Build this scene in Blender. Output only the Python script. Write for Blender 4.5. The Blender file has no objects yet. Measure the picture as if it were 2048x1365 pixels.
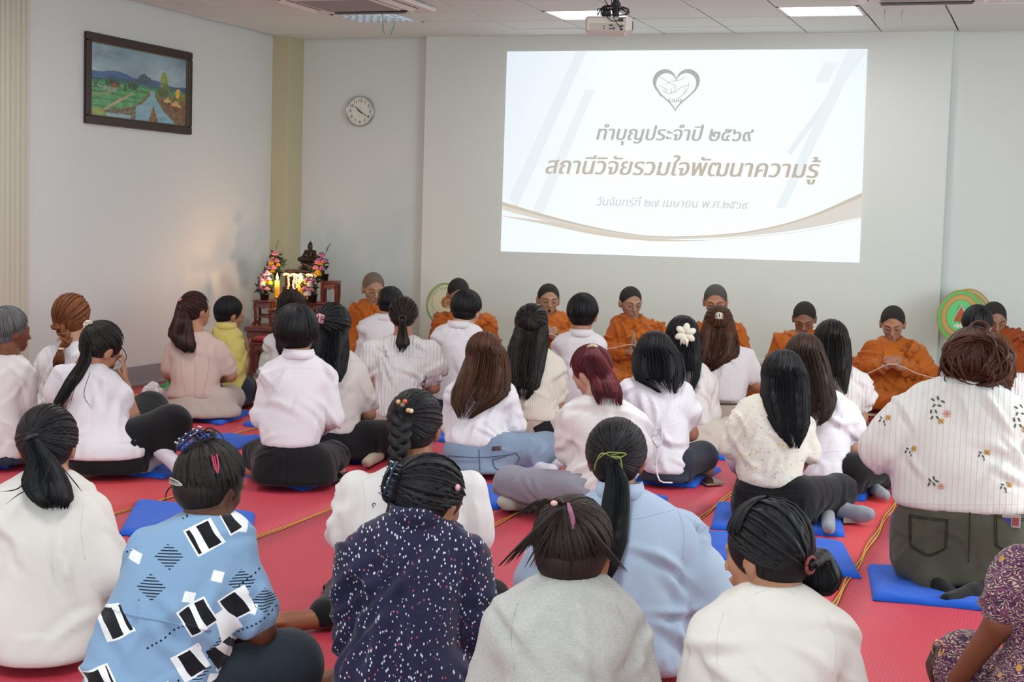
import bpy, math, random, time
import numpy as np
from mathutils import Vector, Matrix
from mathutils.bvhtree import BVHTree
T0 = time.time()
rnd = random.Random(7)
scn = bpy.context.scene
COL = scn.collection
# ---------------------------------------------------------------- camera
FPX = 3100.0; CX, CY = 1024.0, 682.5
CR = np.array([0.94286563, 0.33192595, 0.02880238]); CU = np.array([-0.05351224, 0.06554403, 0.99641378]); CL = np.array([-0.32884777, 0.94102558, -0.07956131])
CAM = np.array([0, 0, 1.40])
cam = bpy.data.cameras.new('camera'); camo = bpy.data.objects.new('camera', cam); COL.objects.link(camo)
cam.sensor_width = 36; cam.lens = FPX / 2048 * 36; cam.clip_start = .05; cam.clip_end = 100
camo.matrix_world = Matrix(((CR[0], CU[0], -CL[0], CAM[0]), (CR[1], CU[1], -CL[1], CAM[1]), (CR[2], CU[2], -CL[2], CAM[2]), (0, 0, 0, 1)))
scn.camera = camo
# ---------------------------------------------------------------- world, lights, exposure
w = bpy.data.worlds.new('world'); scn.world = w; w.use_nodes = True
w.node_tree.nodes['Background'].inputs[0].default_value = (.86, .93, 1, 1)
w.node_tree.nodes['Background'].inputs[1].default_value = .55
scn.view_settings.view_transform = 'Standard'; scn.view_settings.look = 'None'; scn.view_settings.exposure = 0.0; scn.view_settings.gamma = 1
scn.view_settings.use_curve_mapping = False

def area(name, loc, to, sx, sy, power, col):
    l = bpy.data.lights.new(name, 'AREA'); l.shape = 'RECTANGLE'; l.size = sx; l.size_y = sy; l.energy = power; l.color = col
    o = bpy.data.objects.new(name, l); COL.objects.link(o); o.location = loc
    o.rotation_euler = (Vector(to) - Vector(loc)).to_track_quat('-Z', 'Y').to_euler(); return o
area('window_light_rear', (-1.5, -2.9, 1.6), (-2.2, 10, 1.3), 8, 1.9, 250, (.86, .94, 1))
area('window_light_right', (3.9, 8.8, 1.6), (-4.5, 10.3, 1.0), 7, 1.8, 330, (.86, .96, 1))
for i, (lx, ly) in enumerate(((-5.2, 3.4), (-1.7, 3.4), (1.6, 3.4), (-5.2, 7.4), (-1.7, 7.4), (1.6, 7.4))):
    area('ceiling_tube_light', (lx, ly, 2.93), (lx, ly, 0), .6, 1.1, 35, (.97, .985, 1))
for lx in (-3.485, -1.715):
    area('ceiling_tube_light', (lx, 11.53, 2.93), (lx, 11.53, 0), .5, .45, 14, (1, .98, .97))

# ---------------------------------------------------------------- projection helpers
def ray(x, y): return (x - CX) / FPX * CR - (y - CY) / FPX * CU + CL
def P(x, y, d): return CAM + ray(x, y) * d
def onz(x, y, z=0.): r = ray(x, y); return CAM + r * ((z - CAM[2]) / r[2])
def ony(x, y, Y): r = ray(x, y); return CAM + r * (Y / r[1])
def onx(x, y, X): r = ray(x, y); return CAM + r * (X / r[0])
def dep(p): return float((np.asarray(p) - CAM) @ CL)

# ---------------------------------------------------------------- mesh helpers
def mk(name, parts, mat=None, parent=None, uv=None, smooth=True, col=None):
    """parts: list of (V, F); F = (n,4) array or list of index lists"""
    if isinstance(parts, tuple): parts = [parts]
    Vs, idx, tot, off = [], [], [], 0
    for V, F in parts:
        V = np.asarray(V, np.float32).reshape(-1, 3)
        if isinstance(F, np.ndarray):
            idx.append((F + off).ravel()); tot.append(np.full(len(F), F.shape[1]))
        else:
            idx.append(np.array([i + off for f in F for i in f], int)); tot.append(np.array([len(f) for f in F], int))
        Vs.append(V); off += len(V)
    V = np.concatenate(Vs); idx = np.concatenate(idx).astype(np.int32); tot = np.concatenate(tot).astype(np.int32)
    me = bpy.data.meshes.new(name); me.vertices.add(len(V)); me.vertices.foreach_set('co', V.ravel())
    me.loops.add(len(idx)); me.loops.foreach_set('vertex_index', idx)
    me.polygons.add(len(tot)); st = np.zeros(len(tot), np.int32); st[1:] = np.cumsum(tot)[:-1]
    me.polygons.foreach_set('loop_start', st); me.polygons.foreach_set('loop_total', tot)
    me.polygons.foreach_set('use_smooth', np.full(len(tot), smooth))
    if uv is not None:
        l = me.uv_layers.new(name='strand'); l.data.foreach_set('uv', np.asarray(uv, np.float32)[idx].ravel())
    if col is not None:
        a = me.color_attributes.new('paint', 'FLOAT_COLOR', 'POINT'); a.data.foreach_set('color', np.asarray(col, np.float32).ravel())
    me.update(calc_edges=True); me.validate()
    if mat: me.materials.append(mat)
    o = bpy.data.objects.new(name, me); COL.objects.link(o)
    if parent: o.parent = parent
    return o
def tag(o, label=None, cat=None, group=None, kind=None):
    if label: o['label'] = label
    if cat: o['category'] = cat
    if group: o['group'] = group
    if kind: o['kind'] = kind
    return o
def empty(name, loc, rz=0, label=None, cat=None, group=None):
    o = bpy.data.objects.new(name, None); COL.objects.link(o); o.location = loc; o.rotation_euler = (0, 0, rz); o.empty_display_size = .1
    return tag(o, label, cat, group)
BF = [[0, 3, 2, 1], [4, 5, 6, 7], [0, 1, 5, 4], [1, 2, 6, 5], [2, 3, 7, 6], [3, 0, 4, 7]]
def box(x0, x1, y0, y1, z0, z1): return (np.array([(x0, y0, z0), (x1, y0, z0), (x1, y1, z0), (x0, y1, z0), (x0, y0, z1), (x1, y0, z1), (x1, y1, z1), (x0, y1, z1)], float), [list(f) for f in BF])
def bbox(x0, x1, y0, y1, z0, z1, b=.004):
    """box with chamfered vertical and horizontal rims"""
    V = []
    for z, i in ((z0, b), (z0 + b, 0), (z1 - b, 0), (z1, b)):
        X0, X1, Y0, Y1 = x0 + i, x1 - i, y0 + i, y1 - i
        V += [(X0 + b, Y0, z), (X1 - b, Y0, z), (X1, Y0 + b, z), (X1, Y1 - b, z), (X1 - b, Y1, z), (X0 + b, Y1, z), (X0, Y1 - b, z), (X0, Y0 + b, z)]
    F = [[7, 6, 5, 4, 3, 2, 1, 0], [24 + i for i in range(8)]]
    for k in range(3):
        for i in range(8): j = (i + 1) % 8; F.append([k * 8 + i, k * 8 + j, k * 8 + 8 + j, k * 8 + 8 + i])
    return (np.array(V), F)
def hexa(pb, pt): return (np.array(list(pb) + list(pt), float), [list(f) for f in BF])
def tube(pts, rad, n=8, flat=1., side=None, cap=True):
    pts = np.asarray(pts, float); m = len(pts); rad = np.broadcast_to(rad, (m,))
    t = np.gradient(pts, axis=0); t /= np.linalg.norm(t, axis=1)[:, None] + 1e-9
    up = np.array([0, 0, 1.]) if side is None else np.asarray(side, float)
    V = []; a0 = None
    for i in range(m):
        if a0 is None:
            a = np.cross(up, t[i]);
            if np.linalg.norm(a) < 1e-3: a = np.cross((1, 0, 0), t[i])
        else: a = a0 - t[i] * (a0 @ t[i])
        a /= np.linalg.norm(a); a0 = a; b = np.cross(t[i], a)
        for k in range(n):
            q = 2 * math.pi * k / n; V.append(pts[i] + rad[i] * (math.cos(q) * a + flat * math.sin(q) * b))
    F = []
    for i in range(m - 1):
        for k in range(n): j = (k + 1) % n; F.append([i * n + k, i * n + j, i * n + n + j, i * n + n + k])
    if cap: F.append(list(range(n))[::-1]); F.append([(m - 1) * n + k for k in range(n)])
    return (np.array(V), F)
def lathe(prof, n=20, c=(0, 0, 0)):
    V = [(c[0] + r * math.cos(2 * math.pi * k / n), c[1] + r * math.sin(2 * math.pi * k / n), c[2] + z) for r, z in prof for k in range(n)]
    F = []
    for i in range(len(prof) - 1):
        for k in range(n): j = (k + 1) % n; F.append([i * n + k, i * n + j, i * n + n + j, i * n + n + k])
    F.append(list(range(n))[::-1]); F.append([(len(prof) - 1) * n + k for k in range(n)])
    return (np.array(V), F)
def ell(c, r, n=12, m=8, R=None):
    V = []
    for i in range(m + 1):
        th = math.pi * i / m
        for k in range(n): q = 2 * math.pi * k / n; V.append((r[0] * math.sin(th) * math.cos(q), r[1] * math.sin(th) * math.sin(q), r[2] * math.cos(th)))
    V = np.array(V)
    if R is not None: V = V @ np.asarray(R).T
    F = []
    for i in range(m):
        for k in range(n): j = (k + 1) % n; F.append([i * n + k, i * n + n + k, i * n + n + j, i * n + j])
    return (V + np.asarray(c), F)
def bez(p, n=16):
    """catmull-rom through points"""
    p = np.asarray(p, float); q = np.vstack([2 * p[0] - p[1], p, 2 * p[-1] - p[-2]]); out = []
    m = len(p) - 1
    for s in np.linspace(0, m, n):
        i = min(int(s), m - 1); t = s - i; a, b, c, d = q[i:i + 4]
        out.append(.5 * (2 * b + (c - a) * t + (2 * a - 5 * b + 4 * c - d) * t * t + (3 * b - a - 3 * c + d) * t ** 3))
    return np.array(out)

# ---------------------------------------------------------------- materials
def lin(c):
    if isinstance(c, str): c = tuple(int(c[i:i + 2], 16) / 255 for i in (0, 2, 4)); return tuple(((v / 12.92) if v < .04045 else ((v + .055) / 1.055) ** 2.4) for v in c) + (1,)
    return tuple(c) + (1,)
class NT:
    def __init__(s, name):
        s.m = bpy.data.materials.new(name); s.m.use_nodes = True; s.t = s.m.node_tree; s.b = s.t.nodes['Principled BSDF']; s.tc = s.t.nodes.new('ShaderNodeTexCoord')
    def n(s, ty, ins=None, **kw):
        x = s.t.nodes.new('ShaderNode' + ty)
        for k, v in kw.items(): setattr(x, k, v)
        for k, v in (ins or {}).items(): s.set(x.inputs[k], v)
        return x
    def set(s, i, v):
        if isinstance(v, bpy.types.NodeSocket): s.t.links.new(v, i)
        else: i.default_value = v
    def math(s, op, a, b=0., clamp=False): x = s.n('Math', {0: a, 1: b}, operation=op, use_clamp=clamp); return x.outputs[0]
    def mix(s, f, a, b): x = s.n('Mix', {0: f, 6: a, 7: b}, data_type='RGBA'); return x.outputs[2]
    def map(s, scale=(1, 1, 1), rot=(0, 0, 0), loc=(0, 0, 0), src='Object'): return s.n('Mapping', {0: s.tc.outputs[src], 1: loc, 2: rot, 3: scale}).outputs[0]
    def noise(s, scale, vec=None, detail=3, rough=.5): return s.n('TexNoise', {'Vector': vec or s.tc.outputs['Object'], 'Scale': scale, 'Detail': detail, 'Roughness': rough}).outputs[0]
    def ramp(s, v, lo, hi): return s.n('MapRange', {0: v, 1: lo, 2: hi, 3: 0., 4: 1.}).outputs[0]
    def bump(s, h, st, dist=.01): s.set(s.b.inputs['Normal'], s.n('Bump', {'Height': h, 'Strength': st, 'Distance': dist}).outputs[0])
MATS = {}
def plain(name, c, rough=.6, metal=0., bump=0., bs=60, var=0., spec=.5):
    if name in MATS: return MATS[name]
    k = NT(name); c = lin(c)
    if var:
        v = k.noise(bs * .3, detail=4); k.set(k.b.inputs['Base Color'], k.mix(v, tuple(x * (1 - var) for x in c[:3]) + (1,), tuple(min(1, x * (1 + var)) for x in c[:3]) + (1,)))
    else: k.b.inputs['Base Color'].default_value = c
    k.b.inputs['Roughness'].default_value = rough; k.b.inputs['Metallic'].default_value = metal; k.b.inputs['Specular IOR Level'].default_value = spec
    if bump: k.bump(k.noise(bs), bump)
    MATS[name] = k.m; return k.m
def emit(name, c, st):
    k = NT(name); k.b.inputs['Base Color'].default_value = lin(c); k.b.inputs['Emission Color'].default_value = lin(c); k.b.inputs['Emission Strength'].default_value = st; return k.m
def cloth(name, c, rough=.85, weave=260, wr=.25, tint=None, kind=None, sheen=.15):
    if name in MATS: return MATS[name]
    k = NT(name); c = lin(c); k.b.inputs['Roughness'].default_value = rough; k.b.inputs['Sheen Weight'].default_value = sheen; k.b.inputs['Specular IOR Level'].default_value = .25
    base = k.n('RGB'); base.outputs[0].default_value = c; col = base.outputs[0]
    big = k.noise(9, detail=2); h = k.math('MULTIPLY', k.noise(13, detail=4, rough=.6), 1.)
    col = k.mix(k.math('MULTIPLY', big, .12), col, tuple(x * .8 for x in c[:3]) + (1,))
    if kind == 'rib':
        wv = k.n('TexWave', {'Vector': k.map(), 'Scale': 22., 'Distortion': 1.2, 'Detail': 1.}, wave_type='BANDS', bands_direction='X').outputs[1]; h = k.math('ADD', h, k.math('MULTIPLY', wv, .35)); col = k.mix(k.math('MULTIPLY', wv, .12), col, tuple(x * .72 for x in c[:3]) + (1,))
    if kind == 'smock':
        wv = k.n('TexWave', {'Vector': k.map((1, 1, .25)), 'Scale': 15., 'Distortion': 5., 'Detail': 2.}, wave_type='BANDS', bands_direction='X').outputs[1]; h = k.math('ADD', h, k.math('MULTIPLY', wv, .7))
    if kind == 'denim':
        f = k.noise(400, k.map((1, 1, .2)), 2); col = k.mix(k.math('MULTIPLY', f, .5), col, tuple(min(1, x * 1.9 + .03) for x in c[:3]) + (1,)); pt = k.ramp(k.noise(6, detail=2), .45, .7); col = k.mix(k.math('MULTIPLY', pt, .35), col, tuple(min(1, x * 2 + .03) for x in c[:3]) + (1,))
    if kind == 'floral':
        v = k.n('TexVoronoi', {'Vector': k.map((1, .02, 1)), 'Scale': 52., 'Randomness': .9}); dot = k.math('LESS_THAN', v.outputs['Distance'], .27)
        hue = k.n('SeparateColor', {0: v.outputs['Color']}); sel = k.math('GREATER_THAN', hue.outputs[0], .45)
        col = k.mix(k.math('MULTIPLY', dot, k.math('GREATER_THAN', hue.outputs[1], .3)), col, k.mix(sel, lin('9fbccb'), lin('dcbf52'))); h = k.math('ADD', h, k.math('MULTIPLY', k.noise(70, detail=3), .5))
    if kind == 'dots':
        v = k.n('TexVoronoi', {'Vector': k.map((1, .02, .62), (0, .3, 0)), 'Scale': 125., 'Randomness': .9}); dot = k.math('LESS_THAN', v.outputs['Distance'], .27)
        hue = k.n('SeparateColor', {0: v.outputs['Color']}); col = k.mix(k.math('MULTIPLY', dot, k.math('GREATER_THAN', hue.outputs[1], .12)), col, k.mix(k.math('GREATER_THAN', hue.outputs[0], .82), lin('c4c3d2'), lin('a04a58')))
    if kind == 'lines':
        wv = k.n('TexWave', {'Vector': k.map(), 'Scale': 14., 'Distortion': .6, 'Detail': 1.}, wave_type='BANDS', bands_direction='X').outputs[1]; h = k.math('ADD', h, k.math('MULTIPLY', k.ramp(wv, .75, 1.), .5)); col = k.mix(k.math('MULTIPLY', k.ramp(wv, .8, 1.), .28), col, tuple(x * .7 for x in c[:3]) + (1,))
    if kind == 'batik':
        v = k.n('TexVoronoi', {'Vector': k.map(), 'Scale': 17., 'Randomness': .8}); wv = k.n('TexWave', {'Vector': k.map(), 'Scale': 30., 'Distortion': 14., 'Detail': 2., 'Detail Scale': 1.6}, wave_type='BANDS', bands_direction='Z').outputs[1]
        col = k.mix(k.ramp(wv, .62, .75), col, lin('b9a48c')); col = k.mix(k.ramp(k.math('SINE', k.math('MULTIPLY', v.outputs['Distance'], 46.)), .2, .5), col, lin('6d3a55')); col = k.mix(k.math('LESS_THAN', v.outputs['Distance'], .16), col, lin('b98c4c'))
    if kind == 'heather':
        col = k.mix(k.ramp(k.noise(120, k.map((1, 1, 4)), 3), .35, .7), col, tuple(x * .78 for x in c[:3]) + (1,))
    if kind == 'print':
        uvw = k.map((1, 1, 1), (0, .55, 0)); s1 = k.n('SeparateXYZ', {0: uvw})
        def cell(sc, seed):
            v = k.n('TexVoronoi', {'Vector': k.map((1, .02, 1.15), (0, .5 + seed, 0), (seed * 3.1, seed, seed * 1.7)), 'Scale': sc, 'Randomness': .75}, distance='CHEBYCHEV'); h_ = k.n('SeparateColor', {0: v.outputs['Color']}); return v.outputs['Distance'], h_.outputs[0], h_.outputs[1]
        d1, a1, b1 = cell(9.5, 0.); d2, a2, b2 = cell(13., .8); d3, a3, b3 = cell(11., 1.9)
        stripes = k.n('TexWave', {'Vector': k.map(), 'Scale': 42., 'Distortion': .3}, wave_type='BANDS', bands_direction='Z').outputs[1]
        arcs = k.n('TexWave', {'Vector': k.map((1, .2, .6), (0, .9, 0)), 'Scale': 7., 'Distortion': 3.}, wave_type='BANDS', bands_direction='X').outputs[1]
        m3 = k.math('MULTIPLY', k.math('LESS_THAN', d3, .3), k.math('GREATER_THAN', a3, .5)); col = k.mix(k.math('MULTIPLY', m3, k.math('GREATER_THAN', stripes, .62)), col, lin('1a2230'))
        m2 = k.math('MULTIPLY', k.math('LESS_THAN', d2, .2), k.math('GREATER_THAN', a2, .5)); col = k.mix(m2, col, lin('e8ecee'))
        m1 = k.math('MULTIPLY', k.math('LESS_THAN', d1, .4), k.math('GREATER_THAN', a1, .42)); col = k.mix(m1, col, lin('e8ecee'))
        i1 = k.math('MULTIPLY', m1, k.math('MULTIPLY', k.math('LESS_THAN', d1, .35), k.math('LESS_THAN', arcs, .72))); col = k.mix(i1, col, lin('0e1118'))
        # rows of small square dots
        px = k.math('FRACT', k.math('MULTIPLY', s1.outputs[0], 75.)); pz = k.math('FRACT', k.math('MULTIPLY', s1.outputs[2], 9.))
        dd = k.math('MULTIPLY', k.math('LESS_THAN', px, .42), k.math('LESS_THAN', pz, .045)); gate = k.math('GREATER_THAN', k.noise(5, uvw, 1), .5)
        col = k.mix(k.math('MULTIPLY', k.math('MULTIPLY', dd, gate), k.math('SUBTRACT', 1., m1)), col, lin('12151d'))
    if tint: col = k.mix(k.ramp(k.noise(3, detail=1), .3, .7), col, lin(tint))
    k.set(k.b.inputs['Base Color'], col)
    h = k.math('ADD', h, k.math('MULTIPLY', k.noise(weave, detail=1), .06)); k.bump(h, wr, .02)
    MATS[name] = k.m; return k.m
def hairmat(name, c, c2=None, rough=.46):
    if name in MATS: return MATS[name]
    k = NT(name); c = lin(c); c2 = lin(c2) if c2 else tuple(min(1, x * 2.2 + .004) for x in c[:3]) + (1,)
    uv = k.n('Mapping', {0: k.tc.outputs['UV'], 3: (110., 1.8, 1.)}).outputs[0]; s = k.noise(1., uv, 3, .6)
    k.set(k.b.inputs['Base Color'], k.mix(k.ramp(s, .35, .75), c, c2)); k.b.inputs['Roughness'].default_value = rough; k.b.inputs['Specular IOR Level'].default_value = .3
    k.bump(s, .8, .003); MATS[name] = k.m; return k.m
def skinmat(name, c):
    if name in MATS: return MATS[name]
    k = NT(name); c = lin(c); k.set(k.b.inputs['Base Color'], k.mix(k.noise(14, detail=3), tuple(x * .82 for x in c[:3]) + (1,), tuple(min(1, x * 1.12) for x in c[:3]) + (1,)))
    k.b.inputs['Roughness'].default_value = .48; k.b.inputs['Subsurface Weight'].default_value = 0.; k.b.inputs['Specular IOR Level'].default_value = .35; k.bump(k.noise(180, detail=2), .12, .002); MATS[name] = k.m; return k.m

# ---------------------------------------------------------------- signed distance bodies
def smin(a, b, k): h = np.clip(.5 + .5 * (b - a) / k, 0, 1); return b * (1 - h) + a * h - k * h * (1 - h)
def smax(a, b, k): return -smin(-a, -b, k)
class SDF:
    def __init__(s): s.p = []
    def cap(s, a, b, ra, rb=None, k=.02, sub=False):
        a = np.asarray(a, float); b = np.asarray(b, float); rb = ra if rb is None else rb
        if np.allclose(a, b): b = a + 1e-4
        ab = b - a; L = ab @ ab
        def f(X, Y, Z):
            t = np.clip(((X - a[0]) * ab[0] + (Y - a[1]) * ab[1] + (Z - a[2]) * ab[2]) / L, 0, 1)
            return np.sqrt((X - a[0] - t * ab[0]) ** 2 + (Y - a[1] - t * ab[1]) ** 2 + (Z - a[2] - t * ab[2]) ** 2) - (ra + (rb - ra) * t)
        r = max(ra, rb); s.p.append((np.minimum(a, b) - r, np.maximum(a, b) + r, f, k, sub)); return s
    def chain(s, pts, rs, k=.02):
        for i in range(len(pts) - 1): s.cap(pts[i], pts[i + 1], rs[i], rs[i + 1], k)
        return s
    def ell(s, c, r, R=None, k=.02, sub=False):
        c = np.asarray(c, float); r = np.asarray(r, float); R = np.eye(3) if R is None else np.asarray(R)
        def f(X, Y, Z):
            x, y, z = X - c[0], Y - c[1], Z - c[2]
            q = [(R[0, i] * x + R[1, i] * y + R[2, i] * z) / r[i] for i in range(3)]
            k0 = np.sqrt(q[0] ** 2 + q[1] ** 2 + q[2] ** 2); k1 = np.sqrt((q[0] / r[0]) ** 2 + (q[1] / r[1]) ** 2 + (q[2] / r[2]) ** 2) + 1e-6
            return k0 * (k0 - 1) / k1
        e = np.sqrt(((R * r) ** 2).sum(1)); s.p.append((c - e, c + e, f, k, sub)); return s
    def loft(s, rows, k=.02, ca=1., sa=0., ex=2.3):
        """rows: (z, x, y, a, b) ; section turned by ca/sa"""
        rows = sorted(rows); Zr = np.array([q[0] for q in rows]); A = np.array(rows)
        zz = np.linspace(Zr[0], Zr[-1], 60); T = [np.interp(zz, Zr, A[:, i]) for i in range(1, 5)]
        ker = np.ones(7) / 7
        T = [np.convolve(np.pad(t, 3, mode='edge'), ker, 'valid') for t in T]
        def f(X, Y, Z):
            z = Z.ravel() if Z.size < 2000 else Z[0, 0, :]
            cx_, cy_, a, b = [np.interp(z, zz, t)[None, None, :] for t in T]
            x, y = X - cx_, Y - cy_; x, y = ca * x + sa * y, -sa * x + ca * y
            m = np.minimum(a, b); g = (((np.abs(x) / a) ** ex + (np.abs(y) / b) ** ex) ** (1 / ex) - 1) * m
            return smax(smax(g, Z - Zr[-1], .025), Zr[0] - Z, .03)
        r = max(A[:, 3].max(), A[:, 4].max())
        s.p.append((np.array([A[:, 1].min() - r, A[:, 2].min() - r, Zr[0]]), np.array([A[:, 1].max() + r, A[:, 2].max() + r, Zr[-1]]), f, k, False)); return s
    def mesh(s, vox):
        pos = [q for q in s.p if not q[4]]
        lo = np.min([q[0] for q in pos], 0) - 2.6 * vox; hi = np.max([q[1] for q in pos], 0) + 2.6 * vox
        n = np.ceil((hi - lo) / vox).astype(int) + 1; D = np.full(n, .06, np.float32)
        ax = [lo[i] + vox * np.arange(n[i]) for i in range(3)]
        for a, b, f, k, sub in s.p:
            m = k + vox * 2; i0 = np.clip(((a - m - lo) / vox).astype(int), 0, n - 1); i1 = np.clip(np.ceil((b + m - lo) / vox).astype(int) + 1, 1, n)
            if (i1 <= i0).any(): continue
            sl = tuple(slice(i0[j], i1[j]) for j in range(3))
            X = ax[0][sl[0]][:, None, None]; Y = ax[1][sl[1]][None, :, None]; Z = ax[2][sl[2]][None, None, :]
            d = f(X, Y, Z); D[sl] = smax(D[sl], -d, k) if sub else smin(D[sl], d, k)
        return nets(D, lo, vox)
def nets(D, lo, h):
    I = D < 0; n = D.shape
    c = np.zeros([q - 1 for q in n], np.int8)
    for i in (0, 1):
        for j in (0, 1):
            for k in (0, 1): c += I[i:n[0] - 1 + i, j:n[1] - 1 + j, k:n[2] - 1 + k]
    A = np.argwhere((c > 0) & (c < 8)); idm = np.full(c.shape, -1, np.int32); idm[tuple(A.T)] = np.arange(len(A))
    cor = [(i, j, k) for i in (0, 1) for j in (0, 1) for k in (0, 1)]
    val = np.stack([D[A[:, 0] + o[0], A[:, 1] + o[1], A[:, 2] + o[2]] for o in cor], 1)
    S = np.zeros((len(A), 3)); W = np.zeros(len(A))
    for p in range(8):
        for q in range(p + 1, 8):
            if sum(abs(cor[p][t] - cor[q][t]) for t in range(3)) != 1: continue
            a, b = val[:, p], val[:, q]; m = (a < 0) != (b < 0); t = np.where(m, a / np.where(m, a - b, 1), 0)
            S += m[:, None] * (np.array(cor[p]) + t[:, None] * (np.array(cor[q]) - np.array(cor[p]))); W += m
    V = lo + h * (A + S / W[:, None]); F = []
    for ax in range(3):
        u, v = [(1, 2), (2, 0), (0, 1)][ax]
        s0 = [slice(None)] * 3; s1 = [slice(None)] * 3; s0[ax] = slice(0, -1); s1[ax] = slice(1, None)
        d0, d1 = I[tuple(s0)], I[tuple(s1)]; E_ = np.argwhere(d0 != d1); E_ = E_[(E_[:, u] > 0) & (E_[:, v] > 0) & (E_[:, u] < n[u] - 1) & (E_[:, v] < n[v] - 1)]
        o = np.zeros(3, int); du = o.copy(); du[u] = 1; dv = o.copy(); dv[v] = 1
        q = [idm[tuple((E_ - x).T)] for x in (du + dv, dv, o, du)]; Q = np.stack(q, 1); flip = ~d0[tuple(E_.T)]
        Q[flip] = Q[flip][:, ::-1]; F.append(Q)
    return V, np.concatenate(F)
def normals(V, F):
    a = np.cross(V[F[:, 2]] - V[F[:, 0]], V[F[:, 3]] - V[F[:, 1]]); N = np.zeros_like(V)
    for i in range(4): np.add.at(N, F[:, i], a)
    return N / (np.linalg.norm(N, axis=1)[:, None] + 1e-12)
def relax(V, F, it=2):
    for _ in range(it):
        S = np.zeros_like(V); C = np.zeros(len(V))
        for i, j in ((0, 1), (1, 2), (2, 3), (3, 0)):
            np.add.at(S, F[:, i], V[F[:, j]]); np.add.at(S, F[:, j], V[F[:, i]]); np.add.at(C, F[:, i], 1); np.add.at(C, F[:, j], 1)
        V = .4 * V + .6 * S / C[:, None]
    return V
def folds(V, F, amp, seed, fr=1., diag=0., lo=0.):
    """soft drapery: random long creases lying on the surface, plus a slow swell"""
    N = normals(V, F); r = np.random.RandomState(seed); x, y, z = V.T; d = np.zeros(len(V)); nc = int(34 * fr)
    for i in range(nc):
        c = V[r.randint(len(V))]; n = N[r.randint(len(V))] if 0 else N[np.argmin(((V - c) ** 2).sum(1))]
        a = r.uniform(-1.1, 1.1) + diag + (1.57 if r.rand() < .72 else 0); t = np.cross(n, (0, 0, 1.)); ln = np.linalg.norm(t); t = t / ln if ln > .15 else np.array((1., 0, 0)); u = np.cross(t, n)
        dr = t * math.cos(a) + u * math.sin(a); sd = np.cross(n, dr); L = r.uniform(.05, .15); w = r.uniform(.009, .02) / (.7 + .3 * fr); Q = V - c; s = Q @ dr; q = Q @ sd + .25 * s * s / L * r.uniform(-1, 1); m = Q @ n
        e = np.exp(-(q / w) ** 2) * np.exp(-(s / L) ** 2 * 1.3) * (np.abs(m) < .09); e2 = np.exp(-((q - 1.7 * w) / w) ** 2) * np.exp(-(s / L) ** 2 * 1.3) * (np.abs(m) < .09)
        d += (e - .75 * e2) * r.uniform(.6, 1.2)
    d += .5 * np.sin(13 * x + 9 * z + r.uniform(0, 6)) * np.sin(11 * z - 7 * y + r.uniform(0, 6))
    if lo: d *= np.clip((lo - z) / .06, .0, 1) if lo > 0 else np.clip((z + lo) / .09, .05, 1) * np.clip((z.max() - z) / .09, .1, 1)
    return V + N * (amp * d)[:, None]
def rot(yaw, pitch, roll):
    y, p, r = [math.radians(a) for a in (yaw, pitch, roll)]
    Rz = np.array([[math.cos(y), math.sin(y), 0], [-math.sin(y), math.cos(y), 0], [0, 0, 1]])
    Rx = np.array([[1, 0, 0], [0, math.cos(p), math.sin(p)], [0, -math.sin(p), math.cos(p)]])
    Ry = np.array([[math.cos(r), 0, math.sin(r)], [0, 1, 0], [-math.sin(r), 0, math.cos(r)]])
    return Rz @ Rx @ Ry

# ---------------------------------------------------------------- people
def unit(v): v = np.asarray(v, float); return v / (np.linalg.norm(v) + 1e-12)
def hand(S, wr, d, nrm, side, curl=.25, sc=1.):
    """palm, four unequal bent fingers and a thumb leaving the side of the palm"""
    d = unit(d); nrm = unit(np.asarray(nrm) - d * (np.asarray(nrm) @ d)); lat = np.cross(d, nrm) * side; wr = np.asarray(wr, float)
    for u in (-.024, -.008, .009, .025): S.cap(wr + lat * u * .6 * sc, wr + (d * .078 + lat * u) * sc, .012 * sc, .0105 * sc, .008)
    for u, L in ((.027, .066), (.009, .076), (-.009, .07), (-.026, .054)):
        p = wr + (d * .08 + lat * u) * sc; a = 0.
        for seg in (.45, .32, .23):
            a += curl; q = p + (d * math.cos(a) + nrm * math.sin(a)) * L * seg * sc; S.cap(p, q, .0088 * sc, .0078 * sc, .003); p = q
    p = wr + (d * .022 + lat * .024) * sc; q = p + unit(d * .75 + lat * .6 + nrm * .25) * .042 * sc; S.cap(p, q, .012 * sc, .0095 * sc, .008); S.cap(q, q + unit(d * .95 + lat * .1 + nrm * .4) * .03 * sc, .0095 * sc, .008 * sc, .004)
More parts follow.
